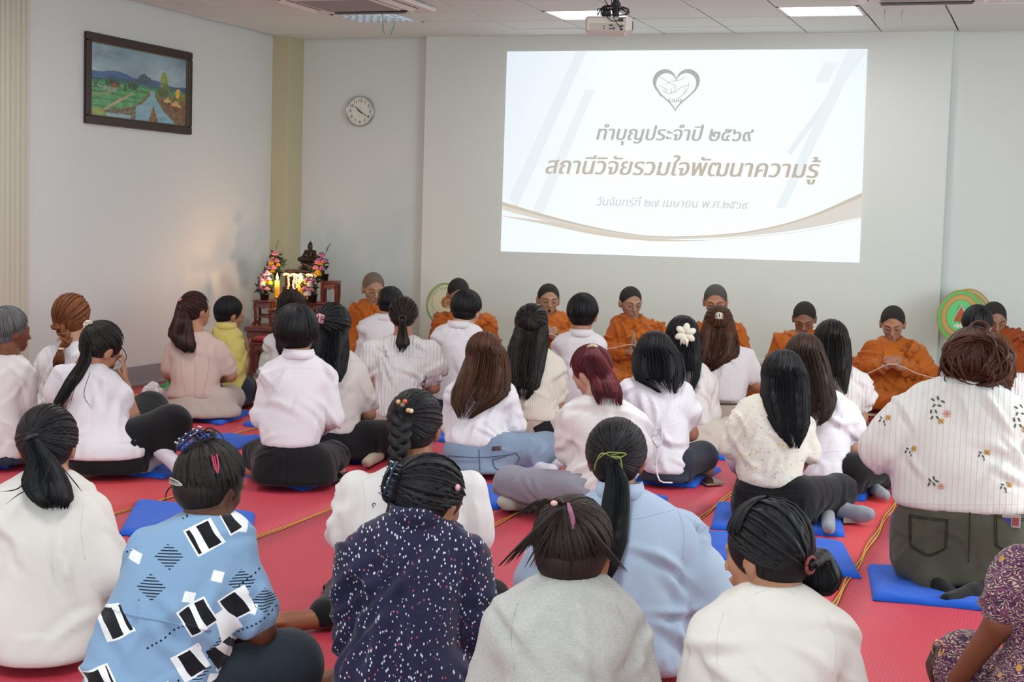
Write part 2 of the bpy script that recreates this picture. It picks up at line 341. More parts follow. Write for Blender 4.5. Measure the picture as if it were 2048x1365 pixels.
def head_sdf(S, o, R, s, face=True, lips=0.):
    T = lambda *v: o + R @ (np.array(v) * s)
    S.ell(T(0, -.012, 0), np.array((.0785, .093, .091)) * s, R, .03); S.ell(T(0, .028, -.05), np.array((.058, .058, .075)) * s, R, .03)
    S.ell(T(0, .062, -.104), np.array((.024, .022, .02)) * s, R, .03)
    for q in (-1, 1):
        S.ell(T(q * .04, .055, -.045), np.array((.02, .02, .018)) * s, R, .02)
        S.ell(T(q * .081, -.01, -.036), np.array((.011, .02, .031)) * s, R @ rot(0, 0, 8 * q), .008); S.ell(T(q * .09, -.006, -.036), np.array((.004, .011, .02)) * s, R, .006, True)
    if face:
        for q in (-1, 1):
            S.ell(T(q * .031, .1, -.022), np.array((.02, .02, .012)) * s, R, .012, True); S.ell(T(q * .031, .074, -.024), np.array((.016, .012, .011)) * s, R, .006)
            S.cap(T(q * .012, .09, -.004), T(q * .05, .074, -.002), .008 * s, .006 * s, .012); S.ell(T(q * .013, .094, -.06), np.array((.008, .01, .007)) * s, R, .008)
        S.cap(T(0, .086, -.014), T(0, .107, -.055), .007 * s, .0115 * s, .014); S.cap(T(-.02, .088, -.082), T(.02, .088, -.082), .0068 * s, k=.008); S.cap(T(-.015, .087, -.092), T(.015, .087, -.092), .007 * s, k=.008)
        if lips: S.ell(T(0, .103, -.087), np.array((.014, .014, lips)) * s, R, .004, True)
def slerp(a, b, t):
    om = math.acos(max(-1, min(1, float(a @ b)))); so = math.sin(om)
    return a if so < 1e-4 else (math.sin((1 - t) * om) * a + math.sin(t * om) * b) / so
CAPR = np.array((.088, .1, .1)); CAPC = np.array((0, -.018, .004))
class Hair:
    def __init__(s, o, R, sc, seed): s.o, s.R, s.s, s.r = o, R, sc, random.Random(seed); s.parts = []; s.uv = []; s.S = SDF(); s.S2 = SDF(); s.used = False
    def T(s, v): return s.o + s.R @ (np.asarray(v, float) * s.s)
    def surf(s, d, off=0.): d = unit(d); return s.T(CAPC + d * (1 / np.linalg.norm(d / CAPR) + off))
    def dir(s, az, pol): a, p = math.radians(az), math.radians(pol); return np.array((math.sin(p) * math.sin(a), math.sin(p) * math.cos(a), math.cos(p)))
    def lock(s, pts, w0, w1=.25, fl=.3, n=4, side=None):
        if n == 4 and side is not None: fl = .2; w0 = w0 * 1.1
        m = len(pts); t = np.linspace(0, 1, m); rad = w0 * np.where(t < .15, .6 + t * 2.7, 1.) * (1 - (1 - w1) * np.clip((t - .35) / .65, 0, 1) ** 1.6)
        V, F = tube(pts, rad, n, fl, side, cap=False); s.parts.append((V, np.array(F))); u0 = s.r.random()
        k = np.tile(np.arange(n), m); s.uv.append(np.stack([u0 + np.minimum(k, n - k) * .035, np.repeat(t, n) + u0], 1))
    def cap(s, size=1., cutz=-.07, faceo=(0, .1, -.055), facer=(.078, .085, .1), lo=1., nape=True):
        R = s.R; s.S.ell(s.T(CAPC), CAPR * s.s * size * .975, R, .01)
        if nape: s.S.ell(s.T((0, -.052, -.045)), np.array((.066, .052, .052)) * s.s * lo, R, .03)
        s.S.ell(s.T(faceo), np.array(facer) * s.s, R, .012, True)
        s.used = True
    def scalp(s, n, pole=(0, -.02, 1), pol=None, w=.012, off=.004, azr=(-180, 180), jit=1.):
        pole = unit(pole); n = int(n * 2.4); w *= .6
        for i in range(n):
            az = azr[0] + (azr[1] - azr[0]) * (i + s.r.random()) / n; f = abs(az) / 180
            pe = (pol(az) if pol else 52 + 75 * min(1, f * 1.35)) + s.r.uniform(-6, 8) * jit
            st = s.r.uniform(0, .4); d1 = s.dir(az, pe); of_ = off + .004 * s.r.random()
            s.lock([s.surf(slerp(pole, d1, st + (1 - st) * t), of_) for t in np.linspace(0, 1, 8)], w * s.s * s.r.uniform(.7, 1.2), side=s.R @ d1)
    def pulled(s, n, tie, w=.011, off=.003):
        tie = unit(np.asarray(tie) - CAPC); n = int(n * 2.4); w *= .58
        for i in range(n):
            az = -180 + 360 * (i + s.r.random()) / n; f = abs(az) / 180; pe = 50 + 82 * min(1, f * 1.3); d0 = s.dir(az, pe); st = s.r.uniform(0, .35); of_ = off + .004 * s.r.random()
            s.lock([s.surf(slerp(d0, tie, st + (.97 - st) * t), of_ + .003 * t) for t in np.linspace(0, 1, 8)], w * s.s * s.r.uniform(.7, 1.2), .5, .3, side=s.R @ slerp(d0, tie, .6))
    def fall(s, rows, n, w=.011, wave=0., core=True, ragged=.18, full=.5):
        """rows (x,y,z,a,b) from top to tip: locks lie over the camera side of the mass"""
        n = int(n * 2.2); w *= .6
        A = np.array(rows); ts = np.linspace(0, 1, len(A))
        g = lambda t: np.array([np.interp(t, ts, A[:, i]) for i in range(5)])
        if core:
            for i in range(9):
                a, b = g(i / 12), g((i + 1) / 12)
                for u in (-.55, 0, .55): s.S2.cap(a[:3] + (u * a[3], 0, 0), b[:3] + (u * b[3], 0, 0), max(.006, min(a[3] * .5, a[4] * .9)), max(.005, min(b[3] * .45, b[4] * .85)), .015)
            s.used = True
        for i in range(n):
            th = math.pi * (1 + full - .5 + (2 - 2 * full + 2 * full - 1) * 0) if False else -math.pi * (-.12 + 1.24 * (i + s.r.random()) / n)
            t1 = 1 - ragged * s.r.random() ** 1.4 + .03; t0 = s.r.uniform(0, .25); ph = s.r.uniform(0, 6); pts = []; rr = s.r.uniform(.82, 1.05); dr = s.r.uniform(-.12, .12)
            for t in np.linspace(t0, t1, 9):
                q = g(min(t, 1)); r_ = rr * (1 + .1 * t); p = q[:3] + np.array((q[3] * (math.cos(th) * r_ + dr * t), q[4] * math.sin(th) * r_, -(max(t, 1) - 1) * .3))
                if wave: p = p + np.array((math.sin(ph + t * 17), math.cos(ph + t * 15), 0)) * wave * t
                pts.append(p)
            s.lock(pts, w * s.s * s.r.uniform(.6, 1.25), .25, .4, side=(math.sin(th), -math.cos(th), 0))
    def build(s, parent, mat, vox=.009, name='hair'):
        P_, U = [], []
        for S in (s.S, s.S2):
            if S.p: V, F = S.mesh(vox); P_.append((V, F)); U.append(np.stack([np.arctan2(V[:, 0] - s.o[0], V[:, 1] - s.o[1]) * .35, V[:, 2] * 2], 1))
        return mk(name, P_ + s.parts, mat, parent, uv=np.concatenate(U + s.uv))

HAIRS = dict(black=('050506', '1c1c22'), blackb=('080706', '2b2420'), dark=('110c0a', '3a2a22'), brown=('2a170e', '6b4024'), auburn=('1a0c0a', '4a231b'), copper=('4a2410', '9a5a2c'), red=('2e060c', '842c38'), light=('3b2215', '8a5836'), grey=('2a2a2a', '8a8c8e'), mess=('20110b', '6a3b26'), streak=('15100c', '54382a'), white=('7a7672', 'b5b0a8'))
SK = dict(a='ad7c60', b='956247', c='7a4a35', d='553325', e='c79a80', m='a8836a', n='8c6650')
def hm(k): return hairmat('hair_' + k, *HAIRS[k])
def sm(k): return skinmat('skin_' + k, SK[k])
class Body: pass
NP = [0]; PL = []
def person(label, base, crown, neck, rows, hip=None, hem=None, skin='a', yaw=0., pitch=12., roll=0., hs=1., lean=.1, bd=1., z0=.02, sleeve='short', sr=.062, arms=None, armpx=None,
           legs='cross', narrow=True, legy=0., kx=.16, ank=None, shirt=None, pants=None, face=False, vox=.0128, group=None, amp=.006, headdd=None, hands=None, cuff=.05, barefoot=False, sock=None, svox=.014, collar=None, fr=1., lips=0., sexp=2.3, thigh=.088, baseY=None, lapz=0.):
    NP[0] += 1; seed = NP[0] * 13
    O = onz(*base, z0) if baseY is None else ony(base[0], base[1], baseY); O[2] = 0
    br = unit(O[:2] - CAM[:2]); X_ = np.array((br[1], -br[0])); rz = math.atan2(X_[1], X_[0]); dm = dep(O)
    def loc(p): q = p - O; return np.array((q[:2] @ X_, q[:2] @ br, q[2]))
    def px(x, y, dd=0.): return loc(P(x, y, dm + dd))
    def fl(x, y, z=.045): return loc(onz(x, y, z))
    root = empty('person', O, rz, label, 'person', group)
    B = Body(); B.root, B.px, B.fl, B.loc, B.dm, B.seed, B.O = root, px, fl, loc, dm, seed, O
    mm = dm / FPX; n = len(rows); y0, y1 = rows[0][0], (hip[-1][0] if hip else rows[-1][0])
    def torow(q):
        t = (q[0] - y0) / (y1 - y0 + 1e-6); dd = lean * np.interp(t, [0, .3, .65, 1], [1, .78, .3, 0]); b = bd * np.interp(t, [0, .07, .2, .4, .7, 1], [.056, .075, .1, .122, .122, .15])
        if len(q) > 3 and q[3] is not None: b = q[3]
        if len(q) > 4: dd = q[4]
        p = px(q[1], q[0], dd); return (max(p[2], .03), p[0], p[1], q[2] * (dm + dd) / FPX, b)
    tr = [torow(q) for q in rows]; hr = [torow(q) for q in hip] if hip else []
    if hr: hr[-1] = (.035,) + hr[-1][1:]
    B.tr = tr
    hd = lean + .035 if headdd is None else headdd
    o = px(crown[0], crown[1], hd) - np.array((0, 0, .105 * hs)); R = rot(yaw, pitch, roll); B.o, B.R, B.hs = o, R, hs
    nk = px(neck[0], neck[1], lean)
    # body
    S = SDF(); head_sdf(S, o, R, hs, face, lips)
    S.cap(o + R @ (np.array((0, -.028, -.065)) * hs), nk + np.array((0, .0, -.03)), .05 * hs, .058 * hs, .03)
    bot = hr[-1] if hr else tr[-1]
    sh = tr[1]; AR = []
    for q in (-1, 1):
        if armpx and armpx[(q + 1) // 2]: pts = [px(a[0], a[1], a[2] + lean * (.9, .55, .3, .3)[i_]) for i_, a in enumerate(armpx[(q + 1) // 2])]
        else:
            s0 = np.array((sh[1] + q * max(.11, sh[3] - .05), sh[2] + .01, sh[0] - .035)); e = s0 + np.array((q * .055, .05, -.24)); wz = max(e[2] + .01, .14)
            pts = [s0, e, np.array((bot[1] + q * .05, e[1] + .2, wz)), ]
        AR.append(pts); S.chain(pts[:3], [.047, .039, .026], .02)
        if len(pts) >= 3:
            d = unit(pts[3] - pts[2]) if len(pts) > 3 else unit(pts[2] - pts[1]); hc = (hands or {}).get(q, (None, .45)); nr = hc[0] if hc[0] is not None else (-q, 0, -.4)
            hand(S, pts[2] + d * .012, d, nr, q, hc[1])
    B.AR = AR
    ts = []
    dense = [tuple(np.interp(zz_, [t[0] for t in tr[::-1]], [t[i] for t in tr[::-1]]) for i in range(5)) for zz_ in np.linspace(tr[-1][0], tr[0][0], 14)]
    for z_, x_, y_, a_, b_ in dense:
        for q, pts in zip((-1, 1), AR):
            s_, e_ = pts[0], pts[1]; zh, zl = s_[2] - .055, e_[2] - .02
            if narrow and zl < z_ < zh and s_[2] > e_[2]:
                xa = np.interp(z_, [e_[2], s_[2]], [e_[0], s_[0]]); lim = abs(xa - x_) - sr * .05; a_ = min(a_, max(lim, .09))
        ts.append((z_, x_, y_, a_, b_))
    full = ts[::-1] + [h for h in hr if h[0] < tr[-1][0] - .02]
    full = [(max(z, .07), x, y, max(a - .028, .04), max(b - .028, .035)) for z, x, y, a, b in full]
    zz = sorted(set(f[0] for f in full)); full = [next(f for f in full if f[0] == z) for z in zz]; S.loft(full, .03)
    # legs
    cyw, syw = math.cos(math.radians(legy)), math.sin(math.radians(legy)); hx, hy = bot[1], bot[2]
    hof = max(.03, min(.09, bot[3] - thigh + .01))
    def G(x, y, z): return np.array((hx + cyw * x + syw * y, hy - syw * x + cyw * y, z + z0))
    if legs == 'cross': LG = [[G(q * hof, .02, .11), G(q * (kx + .03), .27, .105 + lapz), G(-q * .1, .3, .05), G(-q * .2, .27, .045)] for q in (-1, 1)]
    elif legs == 'kneel': LG = [[G(q * .09, -.02, .2), G(q * .12, .38, .08), G(q * .1, -.05, .05), G(q * .06, -.2, .035)] for q in (-1, 1)]
    elif legs in ('right', 'left'):
        q = 1 if legs == 'right' else -1; a, t = (fl(*ank[0]), fl(*ank[1])) if ank else (G(q * .36, .0, .05), G(q * .5, -.1, .045))
        LG = [[G(q * .1, .0, .13), G(q * (kx + .06), .34, .11), a, t], [G(-q * .09, .02, .12), G(-q * .1, .38, .1), G(q * .3, .24, .05), G(q * .42, .16, .045)]]
        if kx > .3: LG[0][1] = G(q * kx, .2, .12)
    else: LG = [[px(*p) for p in L] for L in legs]
    B.LG = LG
    for L in LG:
        S.chain(L[:3], [.07, .054, .036], .02); f = unit(L[3] - L[2]); hl = L[2] - f * .03 - np.array((0, 0, .01)); hl[2] = max(hl[2], .03 + z0)
        S.cap(L[2], hl, .034, .032, .015); S.cap(hl, L[2] + f * .13 + np.array((0, 0, -.01)), .033, .034, .015); S.cap(L[2] + f * .13 + np.array((0, 0, -.01)), L[3] + f * .01, .034, .024, .015)
        if barefoot:
            lt = np.cross(f, (0, 0, 1))
            for i in range(5): S.cap(L[3] + lt * (i - 2) * .015, L[3] + lt * (i - 2) * .017 + f * (.035 - .004 * i), .0115 if i else .014, k=.004)
    V, F = S.mesh(vox); V = relax(V, F, 1); mk('body', (V, F), sm(skin), root)
    # trousers
    if pants:
        S = SDF()
        hz = tr[-1][0] if shirt else 9; ins = lambda z: .02 if z > hz - .01 else 0
        if hr: S.loft([(z, x, y, a - ins(z), b - ins(z)) for z, x, y, a, b in hr], .04)
        for L in LG:
            m = L[2] + (L[1] - L[2]) * (cuff if cuff < 1 else 0); S.chain([L[0], L[1], m], [thigh + .01, thigh - .008, .055], .045)
        V, F = S.mesh(svox); V = folds(relax(V, F, 1), F, amp * 1.1, seed + 5, 1.1, 0, hr[0][0] + .0 if hr else 0); V[:, 2] = np.maximum(V[:, 2], z0 + .004); B.trousers = mk('trousers', (V, F), pants, root)
    if sock:
        for L in LG:
            S = SDF(); f = unit(L[3] - L[2]); hl = L[2] - f * .035 - np.array((0, 0, .01)); hl[2] = max(hl[2], .036 + z0); m = L[2] + unit(L[1] - L[2]) * .07
            S.cap(m, L[2], .042, .04, .02); S.cap(L[2], hl, .04, .037, .02); S.cap(hl, L[2] + f * .13 + np.array((0, 0, -.01)), .038, .04, .02); S.cap(L[2] + f * .13 + np.array((0, 0, -.01)), L[3] + f * .02, .04, .029, .02)
            V, F = S.mesh(.009); V[:, 2] = np.maximum(V[:, 2], z0 + .002); mk('sock', (relax(V, F, 1), F), sock, root)
    # shirt
    if shirt:
        S = SDF()
        S.loft(ts, .03, ex=sexp)
        for q, pts in zip((-1, 1), AR):
            a, b = pts[0], pts[1]
            if sleeve == 'short': S.chain([a + (b - a) * -.05, a + (b - a) * .45, a + (b - a) * .74], [sr * .92, sr * .95, sr * 1.0], .022)
            elif sleeve == 'puff': S.chain([a + np.array((q * .01, 0, .01)), a + (b - a) * .42 + np.array((q * .015, -.01, 0)), a + (b - a) * .72], [sr * 1.02, sr * 1.2, sr * .85], .022)
            elif sleeve == 'long': S.chain([a, b, b + (pts[2] - b) * .93], [sr * .92, sr * .82, sr * .62], .022)
            elif sleeve == 'half': S.chain([a, a + (b - a) * 1.0], [sr * .92, sr * .98], .024)
            elif sleeve == 'wide': S.chain([a, a + (b - a) * .5 + np.array((q * .03, 0, 0)), a + (b - a) * .82 + np.array((q * .045, -.0, 0))], [sr * .9, sr * 1.08, sr * 1.3], .03)
        S.cap(nk + np.array((0, 0, .05)), nk + np.array((0, .015, -.0)), .05 * hs, .045 * hs, .012, True)
        V, F = S.mesh(svox); V = folds(relax(V, F, 2), F, amp * 1.9, seed, fr, 0, -tr[-1][0]); V[:, 2] = np.maximum(V[:, 2], z0 + .006); B.shirt = mk('shirt', (V, F), shirt, root); B.bvh = BVHTree.FromPolygons([tuple(v) for v in V], F.tolist()); B.sV, B.sF = V, F
        if collar:
            ang = np.linspace(0, 2 * math.pi, 21)[:-1]; rr = .068 * hs; Vc = []
            for a in ang:
                c, s_ = math.cos(a), math.sin(a); fz = -.025 * max(0, s_) ** 2; m_ = nk + (0, -.006, 0)
                Vc += [m_ + np.array((c * rr * .9, s_ * rr * .9, .044 + fz)), m_ + np.array((c * rr, s_ * rr, .048 + fz)), m_ + np.array((c * (rr + .013), s_ * (rr + .013), .004 + fz)), m_ + np.array((c * rr, s_ * rr, -.004 + fz))]
            Fc = [[i * 4 + k, ((i + 1) % 20) * 4 + k, ((i + 1) % 20) * 4 + (k + 1) % 4, i * 4 + (k + 1) % 4] for i in range(20) for k in range(4)]
            mk('collar', (np.array(Vc), Fc), shirt, B.shirt)
    B.H = Hair(o, R, hs, seed); PL.append(B)
    return B
def backy(B, z, x=0.):
    """y of the back surface of the torso at height z"""
    T = sorted(B.tr); Z = [t[0] for t in T]; y = np.interp(z, Z, [t[2] for t in T]); b = np.interp(z, Z, [t[4] for t in T]); a = np.interp(z, Z, [t[3] for t in T]); xc = np.interp(z, Z, [t[1] for t in T])
    u = min(.95, abs(x - xc) / a); return y - b * (1 - u ** 2.3) ** (1 / 2.3)
def hrows(B, rows, y0=-.033, b0=.096, b1=.022, off=.014):
    """px rows (y, x, hw) -> falling hair rows that rest on the back"""
    out = []; zs = B.tr[1][0]
    for i, (y, x, hw) in enumerate(rows):
        p = B.px(x, y, B.o[1]); z = p[2]; t = np.clip((z - zs) / max(.03, B.o[2] - zs), 0, 1); yb = backy(B, min(z, zs), p[0]) - off
        yc = yb * (1 - t) + (B.o[1] + y0 * B.hs) * t; b = b1 * (1 - t) + b0 * t; q = B.px(x, y, yc); out.append((q[0], yc, z, hw * (B.dm + yc) / FPX, b))
    return out
def short_hair(B, col, n=70, size=1., **k):
    B.H.cap(size, **k); B.H.scalp(n, (.1, -.3, .95)); B.H.build(B.root, hm(col))
def loose_hair(B, col, rows, n=70, nc=60, wave=0., w=.0115, **k):
    B.H.cap(1.02); B.H.scalp(n, (.05, .25, .95), lambda az: 62 + 50 * min(1, abs(az) / 100)); r = hrows(B, rows, **k); c_ = B.H.T((0, -.03, .062)); c2 = B.H.T((0, -.036, .03)); s_ = B.hs; B.H.fall([(c_[0], c_[1], c_[2], .06 * s_, .08 * s_), (c2[0], c2[1], c2[2], .08 * s_, .094 * s_)] + r, nc, w, wave); return B.H.build(B.root, hm(col))
def pony_hair(B, col, tie, rows, n=75, nc=34, wave=0., band=None, w=.009, b0=.02, off=.02, low=False):
    B.H.cap(1.); B.H.pulled(n, tie); tp = B.H.T(tie); r = hrows(B, rows, y0=tie[1], b0=b0, b1=b0 * .9, off=off)
    r = [(tp[0], tp[1], tp[2], .018, .018)] + r; B.H.fall(r, nc, w, wave, ragged=.25); o = B.H.build(B.root, hm(col))
    if band:
        d = unit(np.array(r[1][:3]) - tp) if not low else np.array((0, -1, 0)); a = unit(np.cross(d, (1, .2, .1))); b = np.cross(d, a); c = tp + d * .012
        mk('hair_tie', tube([c + .021 * (math.cos(t) * a + math.sin(t) * b) for t in np.linspace(0, 2 * math.pi, 18)], .0075, 8), band, B.root)
    return o
def half_up(B, col, tie, rows, n=60, nc=60, wave=0., **k):
    B.H.cap(1.02); B.H.pulled(n // 2, tie, .012, .006); B.H.scalp(n, (.0, .1, .95), lambda az: 70 + 45 * min(1, abs(az) / 100)); B.H.fall(hrows(B, rows, **k), nc, .0115, wave); return B.H.build(B.root, hm(col))
def braid(B, col, tie, rows, n=80, w=.021, band=None, tail=True):
    B.H.cap(1.); B.H.pulled(n, tie); tp = B.H.T(tie); r = hrows(B, rows, y0=tie[1] - .02, b0=.03, b1=.03, off=.028); path = bez([tp] + [q[:3] for q in r], 15)
    B.H.S2.chain(path, [w * .8] * 15, .01); B.H.used = True; m = int(np.linalg.norm(np.diff(path, axis=0), axis=1).sum() / .021)
    pp = bez(path, m + 2)
    for i in range(m):
        d = unit(pp[i + 1] - pp[i]); sd = unit(np.cross(d, (0, 1, 0))) * (1 if i % 2 else -1); c = pp[i]; k = w * (1.05 - .35 * i / m)
        B.H.lock([c + sd * k * 1.25 - d * .02 + (0, .002, 0), c + sd * k * 1.2 + (0, -.008, 0), c + sd * k * .55 + d * .016 + (0, -.019, 0), c - sd * k * .25 + d * .033 + (0, -.014, 0), c - sd * k * .6 + d * .045 + (0, .0, 0)], k * .85, .7, .7, 8)
    if tail:
        e = pp[-1]
        for i in range(14): B.H.lock([e + np.array((B.H.r.uniform(-.008, .008), B.H.r.uniform(-.01, .004), .01)), e + np.array((B.H.r.uniform(-.014, .014), B.H.r.uniform(-.014, .006), -.035)), e + np.array((B.H.r.uniform(-.016, .016), B.H.r.uniform(-.012, .004), -.085 + B.H.r.uniform(-.02, .02)))], .007, .15, .5)
    o = B.H.build(B.root, hm(col))
    if band: c = pp[-1]; mk('hair_tie', tube([c + np.array((.014 * math.cos(t), .012 * math.sin(t), .004)) for t in np.linspace(0, 2 * math.pi, 14)], .006, 6), band, B.root)
    return o

# ================================================================ ROOM
XL, YB, ZC = -6.75, 12.86, 2.97
def wallmat(name, c, var=.03):
    k = NT(name); c = lin(c); v = k.noise(1.3, detail=5, rough=.6); k.set(k.b.inputs['Base Color'], k.mix(v, tuple(x * (1 - var) for x in c[:3]) + (1,), c)); k.b.inputs['Roughness'].default_value = .6; k.bump(k.noise(35, detail=4), .06, .004); return k.m
WALL = wallmat('painted_wall', 'd0d6d4'); WALL2 = wallmat('painted_panel', 'd2d8d3'); CEILM = wallmat('ceiling_board', 'dbe3e1'); GREYP = wallmat('grey_skirting', '8f9196', .1); CREAM = wallmat('cream_pillar', 'b9b394')
def struct(name, parts, m, parent=None, smooth=False):
    o = mk(name, parts, m, parent, smooth=smooth)
    if parent is None: o['kind'] = 'structure'
    return o
k = NT('floor_tiles'); k.b.inputs['Base Color'].default_value = lin('b9b3a8'); k.b.inputs['Roughness'].default_value = .4
struct('floor', box(XL - .15, 4.2, -3.3, YB + .3, -.12, 0), k.m)
struct('ceiling', box(XL - .15, 4.2, -3.3, YB + .3, ZC + .012, ZC + .12), plain('ceiling_void', '4a4643', .9))
struct('wall_left', box(XL - .15, XL, -3.3, YB + .3, 0, ZC + .1), WALL)
struct('wall_back', box(XL, 4.2, YB, YB + .15, 0, ZC + .1), WALL)
struct('wall_right', box(4.0, 4.15, -3.3, YB + .3, 0, ZC + .1), WALL)
struct('wall_rear', box(XL, 4.2, -3.3, -3.15, 0, ZC + .1), WALL)
struct('wall_panel_back', bbox(-5.352, -.865, 12.79, YB + .02, 0, ZC + .02, .003), WALL2)
struct('trim_1', bbox(XL - .01, -6.585, 12.57, YB, 0, ZC + .02, .003), CREAM)
fl_ = [bbox(XL - .01, XL + .035, 6.2, 9.035, 0, ZC + .02, .004)] + [box(XL + .034, XL + .044, y, y + wd, 0, ZC) for y, wd in [(8.985 - .055 * i, .018 if i % 2 else .032) for i in range(22)]]
struct('trim_2', fl_, plain('fluted_plastic', 'c2beae', .35))
struct('baseboard_left', [bbox(XL - .01, XL + .012, 9.04, 12.57, 0, .155, .003), bbox(XL, XL + .03, 9.04, 12.57, 0, .022, .003)], GREYP)
struct('baseboard_back', [bbox(-5.34, -.87, 12.775, 12.8, .0, .285, .003)], WALL2)
# ceiling boards, one by one; the lit squares stay open for the lamps
cb = empty('ceiling_boards', (0, 0, ZC)); cb['kind'] = 'structure'
xs = [-.83 - .59 * i for i in range(-3, 11)]; ys = [12.85, 12.33, 11.80, 11.27, 10.74, 10.21, 9.68]
LAMPS = {(-2.01, 11.27), (-3.78, 11.27), (-5.55, 11.27)}
tm = None
for yi in range(len(ys) - 1):
    for x1 in xs:
        x0 = max(x1 - .59, XL + .005)
        if any(abs(x0 - a) < .03 and abs(ys[yi + 1] - b) < .03 for a, b in LAMPS): continue
        if x1 - x0 < .05: continue
        g = .0065; t = rnd.uniform(-.004, .002); V, F = bbox(x0 + g, x1 - g, ys[yi + 1] + g * 1.5, ys[yi] - g * 1.5, -.006 + t, .008 + t, .002); V = V.copy(); V[:, 2] += (V[:, 1] - ys[yi]) * rnd.uniform(-.006, .006)
        mk('ceiling_tile', (V, F), CEILM, cb, smooth=False)
struct('ceiling_field', [box(XL, 4, -3.2, 9.675, ZC - .004, ZC + .02)], CEILM)
LAMPM = emit('lamp_diffuser', 'f4fbff', 2.6); METAL = plain('painted_metal', 'd8d8d6', .35); MIRR = plain('mirror_louvre', 'cfd6df', .12, 1.)
for (x0, y0), lb in zip(sorted(LAMPS), ('recessed ceiling lamp with mirrored louvres beside the air conditioner', 'bright recessed ceiling lamp partly hidden by the projector', 'bright recessed ceiling lamp with three panes above the right of the projected picture')):
    r = empty('ceiling_lamp', (x0 + .295, y0 + .265, ZC - .004), 0, lb, 'lamp')
    W, D = .29, .26
    mk('frame', [box(-W, W, -D, -D + .02, -.006, .05), box(-W, W, D - .02, D, -.006, .05), box(-W, -W + .02, -D, D, -.006, .05), box(W - .02, W, -D, D, -.006, .05)], METAL, r, smooth=False)
    mir = x0 < -5
    for i in range(3): mk('diffuser', bbox(-W + .025 + i * .183, -W + .025 + i * .183 + .175, -D + .02, D - .02, .012, .02, .002), emit('lamp_dim', 'e9e6f2', .55) if mir else LAMPM, r, smooth=False)
    if mir:
        for i in range(1, 4): mk('louvre', box(-W + .02, W - .02, -D + .13 * i - .004, -D + .13 * i + .004, -.008, .012), MIRR, r, smooth=False)
        for i in range(1, 9): mk('louvre', hexa([(-W + .064 * i - .001 + a, b, -.008) for a, b in ((0, -D + .02), (.004, -D + .02), (.004, D - .02), (0, D - .02))], [(-W + .064 * i + a, b, .012) for a, b in ((0, -D + .02), (.012, -D + .02), (.012, D - .02), (0, D - .02))]), MIRR, r, smooth=False)
# air conditioners
ACM = plain('ac_plastic', 'd9d3cf', .4); DARK = plain('dark_plastic', '17181c', .45); SLOT = plain('dark_slot', '2a2c30', .7)
def aircon(x0, x1, y0, y1, lb):
    r = empty('air_conditioner', ((x0 + x1) / 2, (y0 + y1) / 2, ZC - .01), 0, lb, 'air conditioner'); a, b = (x1 - x0) / 2, (y1 - y0) / 2
    mk('panel', [bbox(-a, a, -b, b, -.035, 0, .012)], ACM, r, smooth=False)
    mk('grille', [bbox(-a * .6, a * .6, -b * .6, b * .6, -.05, -.03, .008)], ACM, r, smooth=False)
    mk('grille_slots', [box(-a * .56, a * .56, -b * .56 + i * b * 1.12 / 26, -b * .56 + i * b * 1.12 / 26 + .007, -.053, -.049) for i in range(26)], plain('grille_grey', '9b9794', .6), r, smooth=False)
    for q in (-1, 1):
        mk('vent', box(-a * .62, a * .62, q * b * .8 - .028, q * b * .8 + .028, -.038, -.03), SLOT, r, smooth=False); mk('vent', box(q * a * .8 - .028, q * a * .8 + .028, -b * .62, b * .62, -.038, -.03), SLOT, r, smooth=False)
        mk('flap', hexa([(-a * .6, q * b * .8 - .025, -.06), (a * .6, q * b * .8 - .025, -.06), (a * .6, q * b * .8 - .019, -.062), (-a * .6, q * b * .8 - .019, -.062)], [(-a * .6, q * b * .8 + .02, -.036), (a * .6, q * b * .8 + .02, -.036), (a * .6, q * b * .8 + .026, -.038), (-a * .6, q * b * .8 + .026, -.038)]), ACM, r, smooth=False)
        mk('flap', hexa([(q * a * .8 - .025, -b * .6, -.06), (q * a * .8 - .019, -b * .6, -.06), (q * a * .8 - .019, b * .6, -.06), (q * a * .8 - .025, b * .6, -.06)], [(q * a * .8 + .02, -b * .6, -.036), (q * a * .8 + .026, -b * .6, -.036), (q * a * .8 + .026, b * .6, -.036), (q * a * .8 + .02, b * .6, -.036)]), ACM, r, smooth=False)
    return r
aircon(-5.5, -4.5, 9.95, 10.95, 'white cassette air conditioner in the ceiling left of the projector')
aircon(-1.42, -.42, 9.98, 10.98, 'white cassette air conditioner at the top right corner of the ceiling')
GRN = plain('green_ribbon', '1f9a63', .5)
for (x, y, x2, y2, d), lb in zip(((764, 27, 772, 70, 11.9), (786, 26, 784, 70, 11.9), (1772, 8, 1772, 52, 11.1), (1807, 8, 1806, 49, 11.1)), ('left green ribbon hanging from the air conditioner beside the louvred lamp', 'right green ribbon hanging from the air conditioner beside the louvred lamp', 'left green ribbon hanging from the air conditioner in the top right', 'right green ribbon hanging from the air conditioner in the top right')):
    a, b = P(x, y, d), P(x2, y2, d); t = np.linspace(0, 1, 9); pts = a[None] * (1 - t[:, None]) + b[None] * t[:, None]; pts[:, 0] += .014 * np.sin(t * 3.1) * (1 if x in (786,) else -1); pts[:, 1] += .02 * np.sin(t * 5)
    pts = np.vstack([[pts[0][0], pts[0][1], ZC - .04], pts]); tag(mk('ribbon', tube(pts, .007, 4, .15), GRN), lb, 'ribbon')

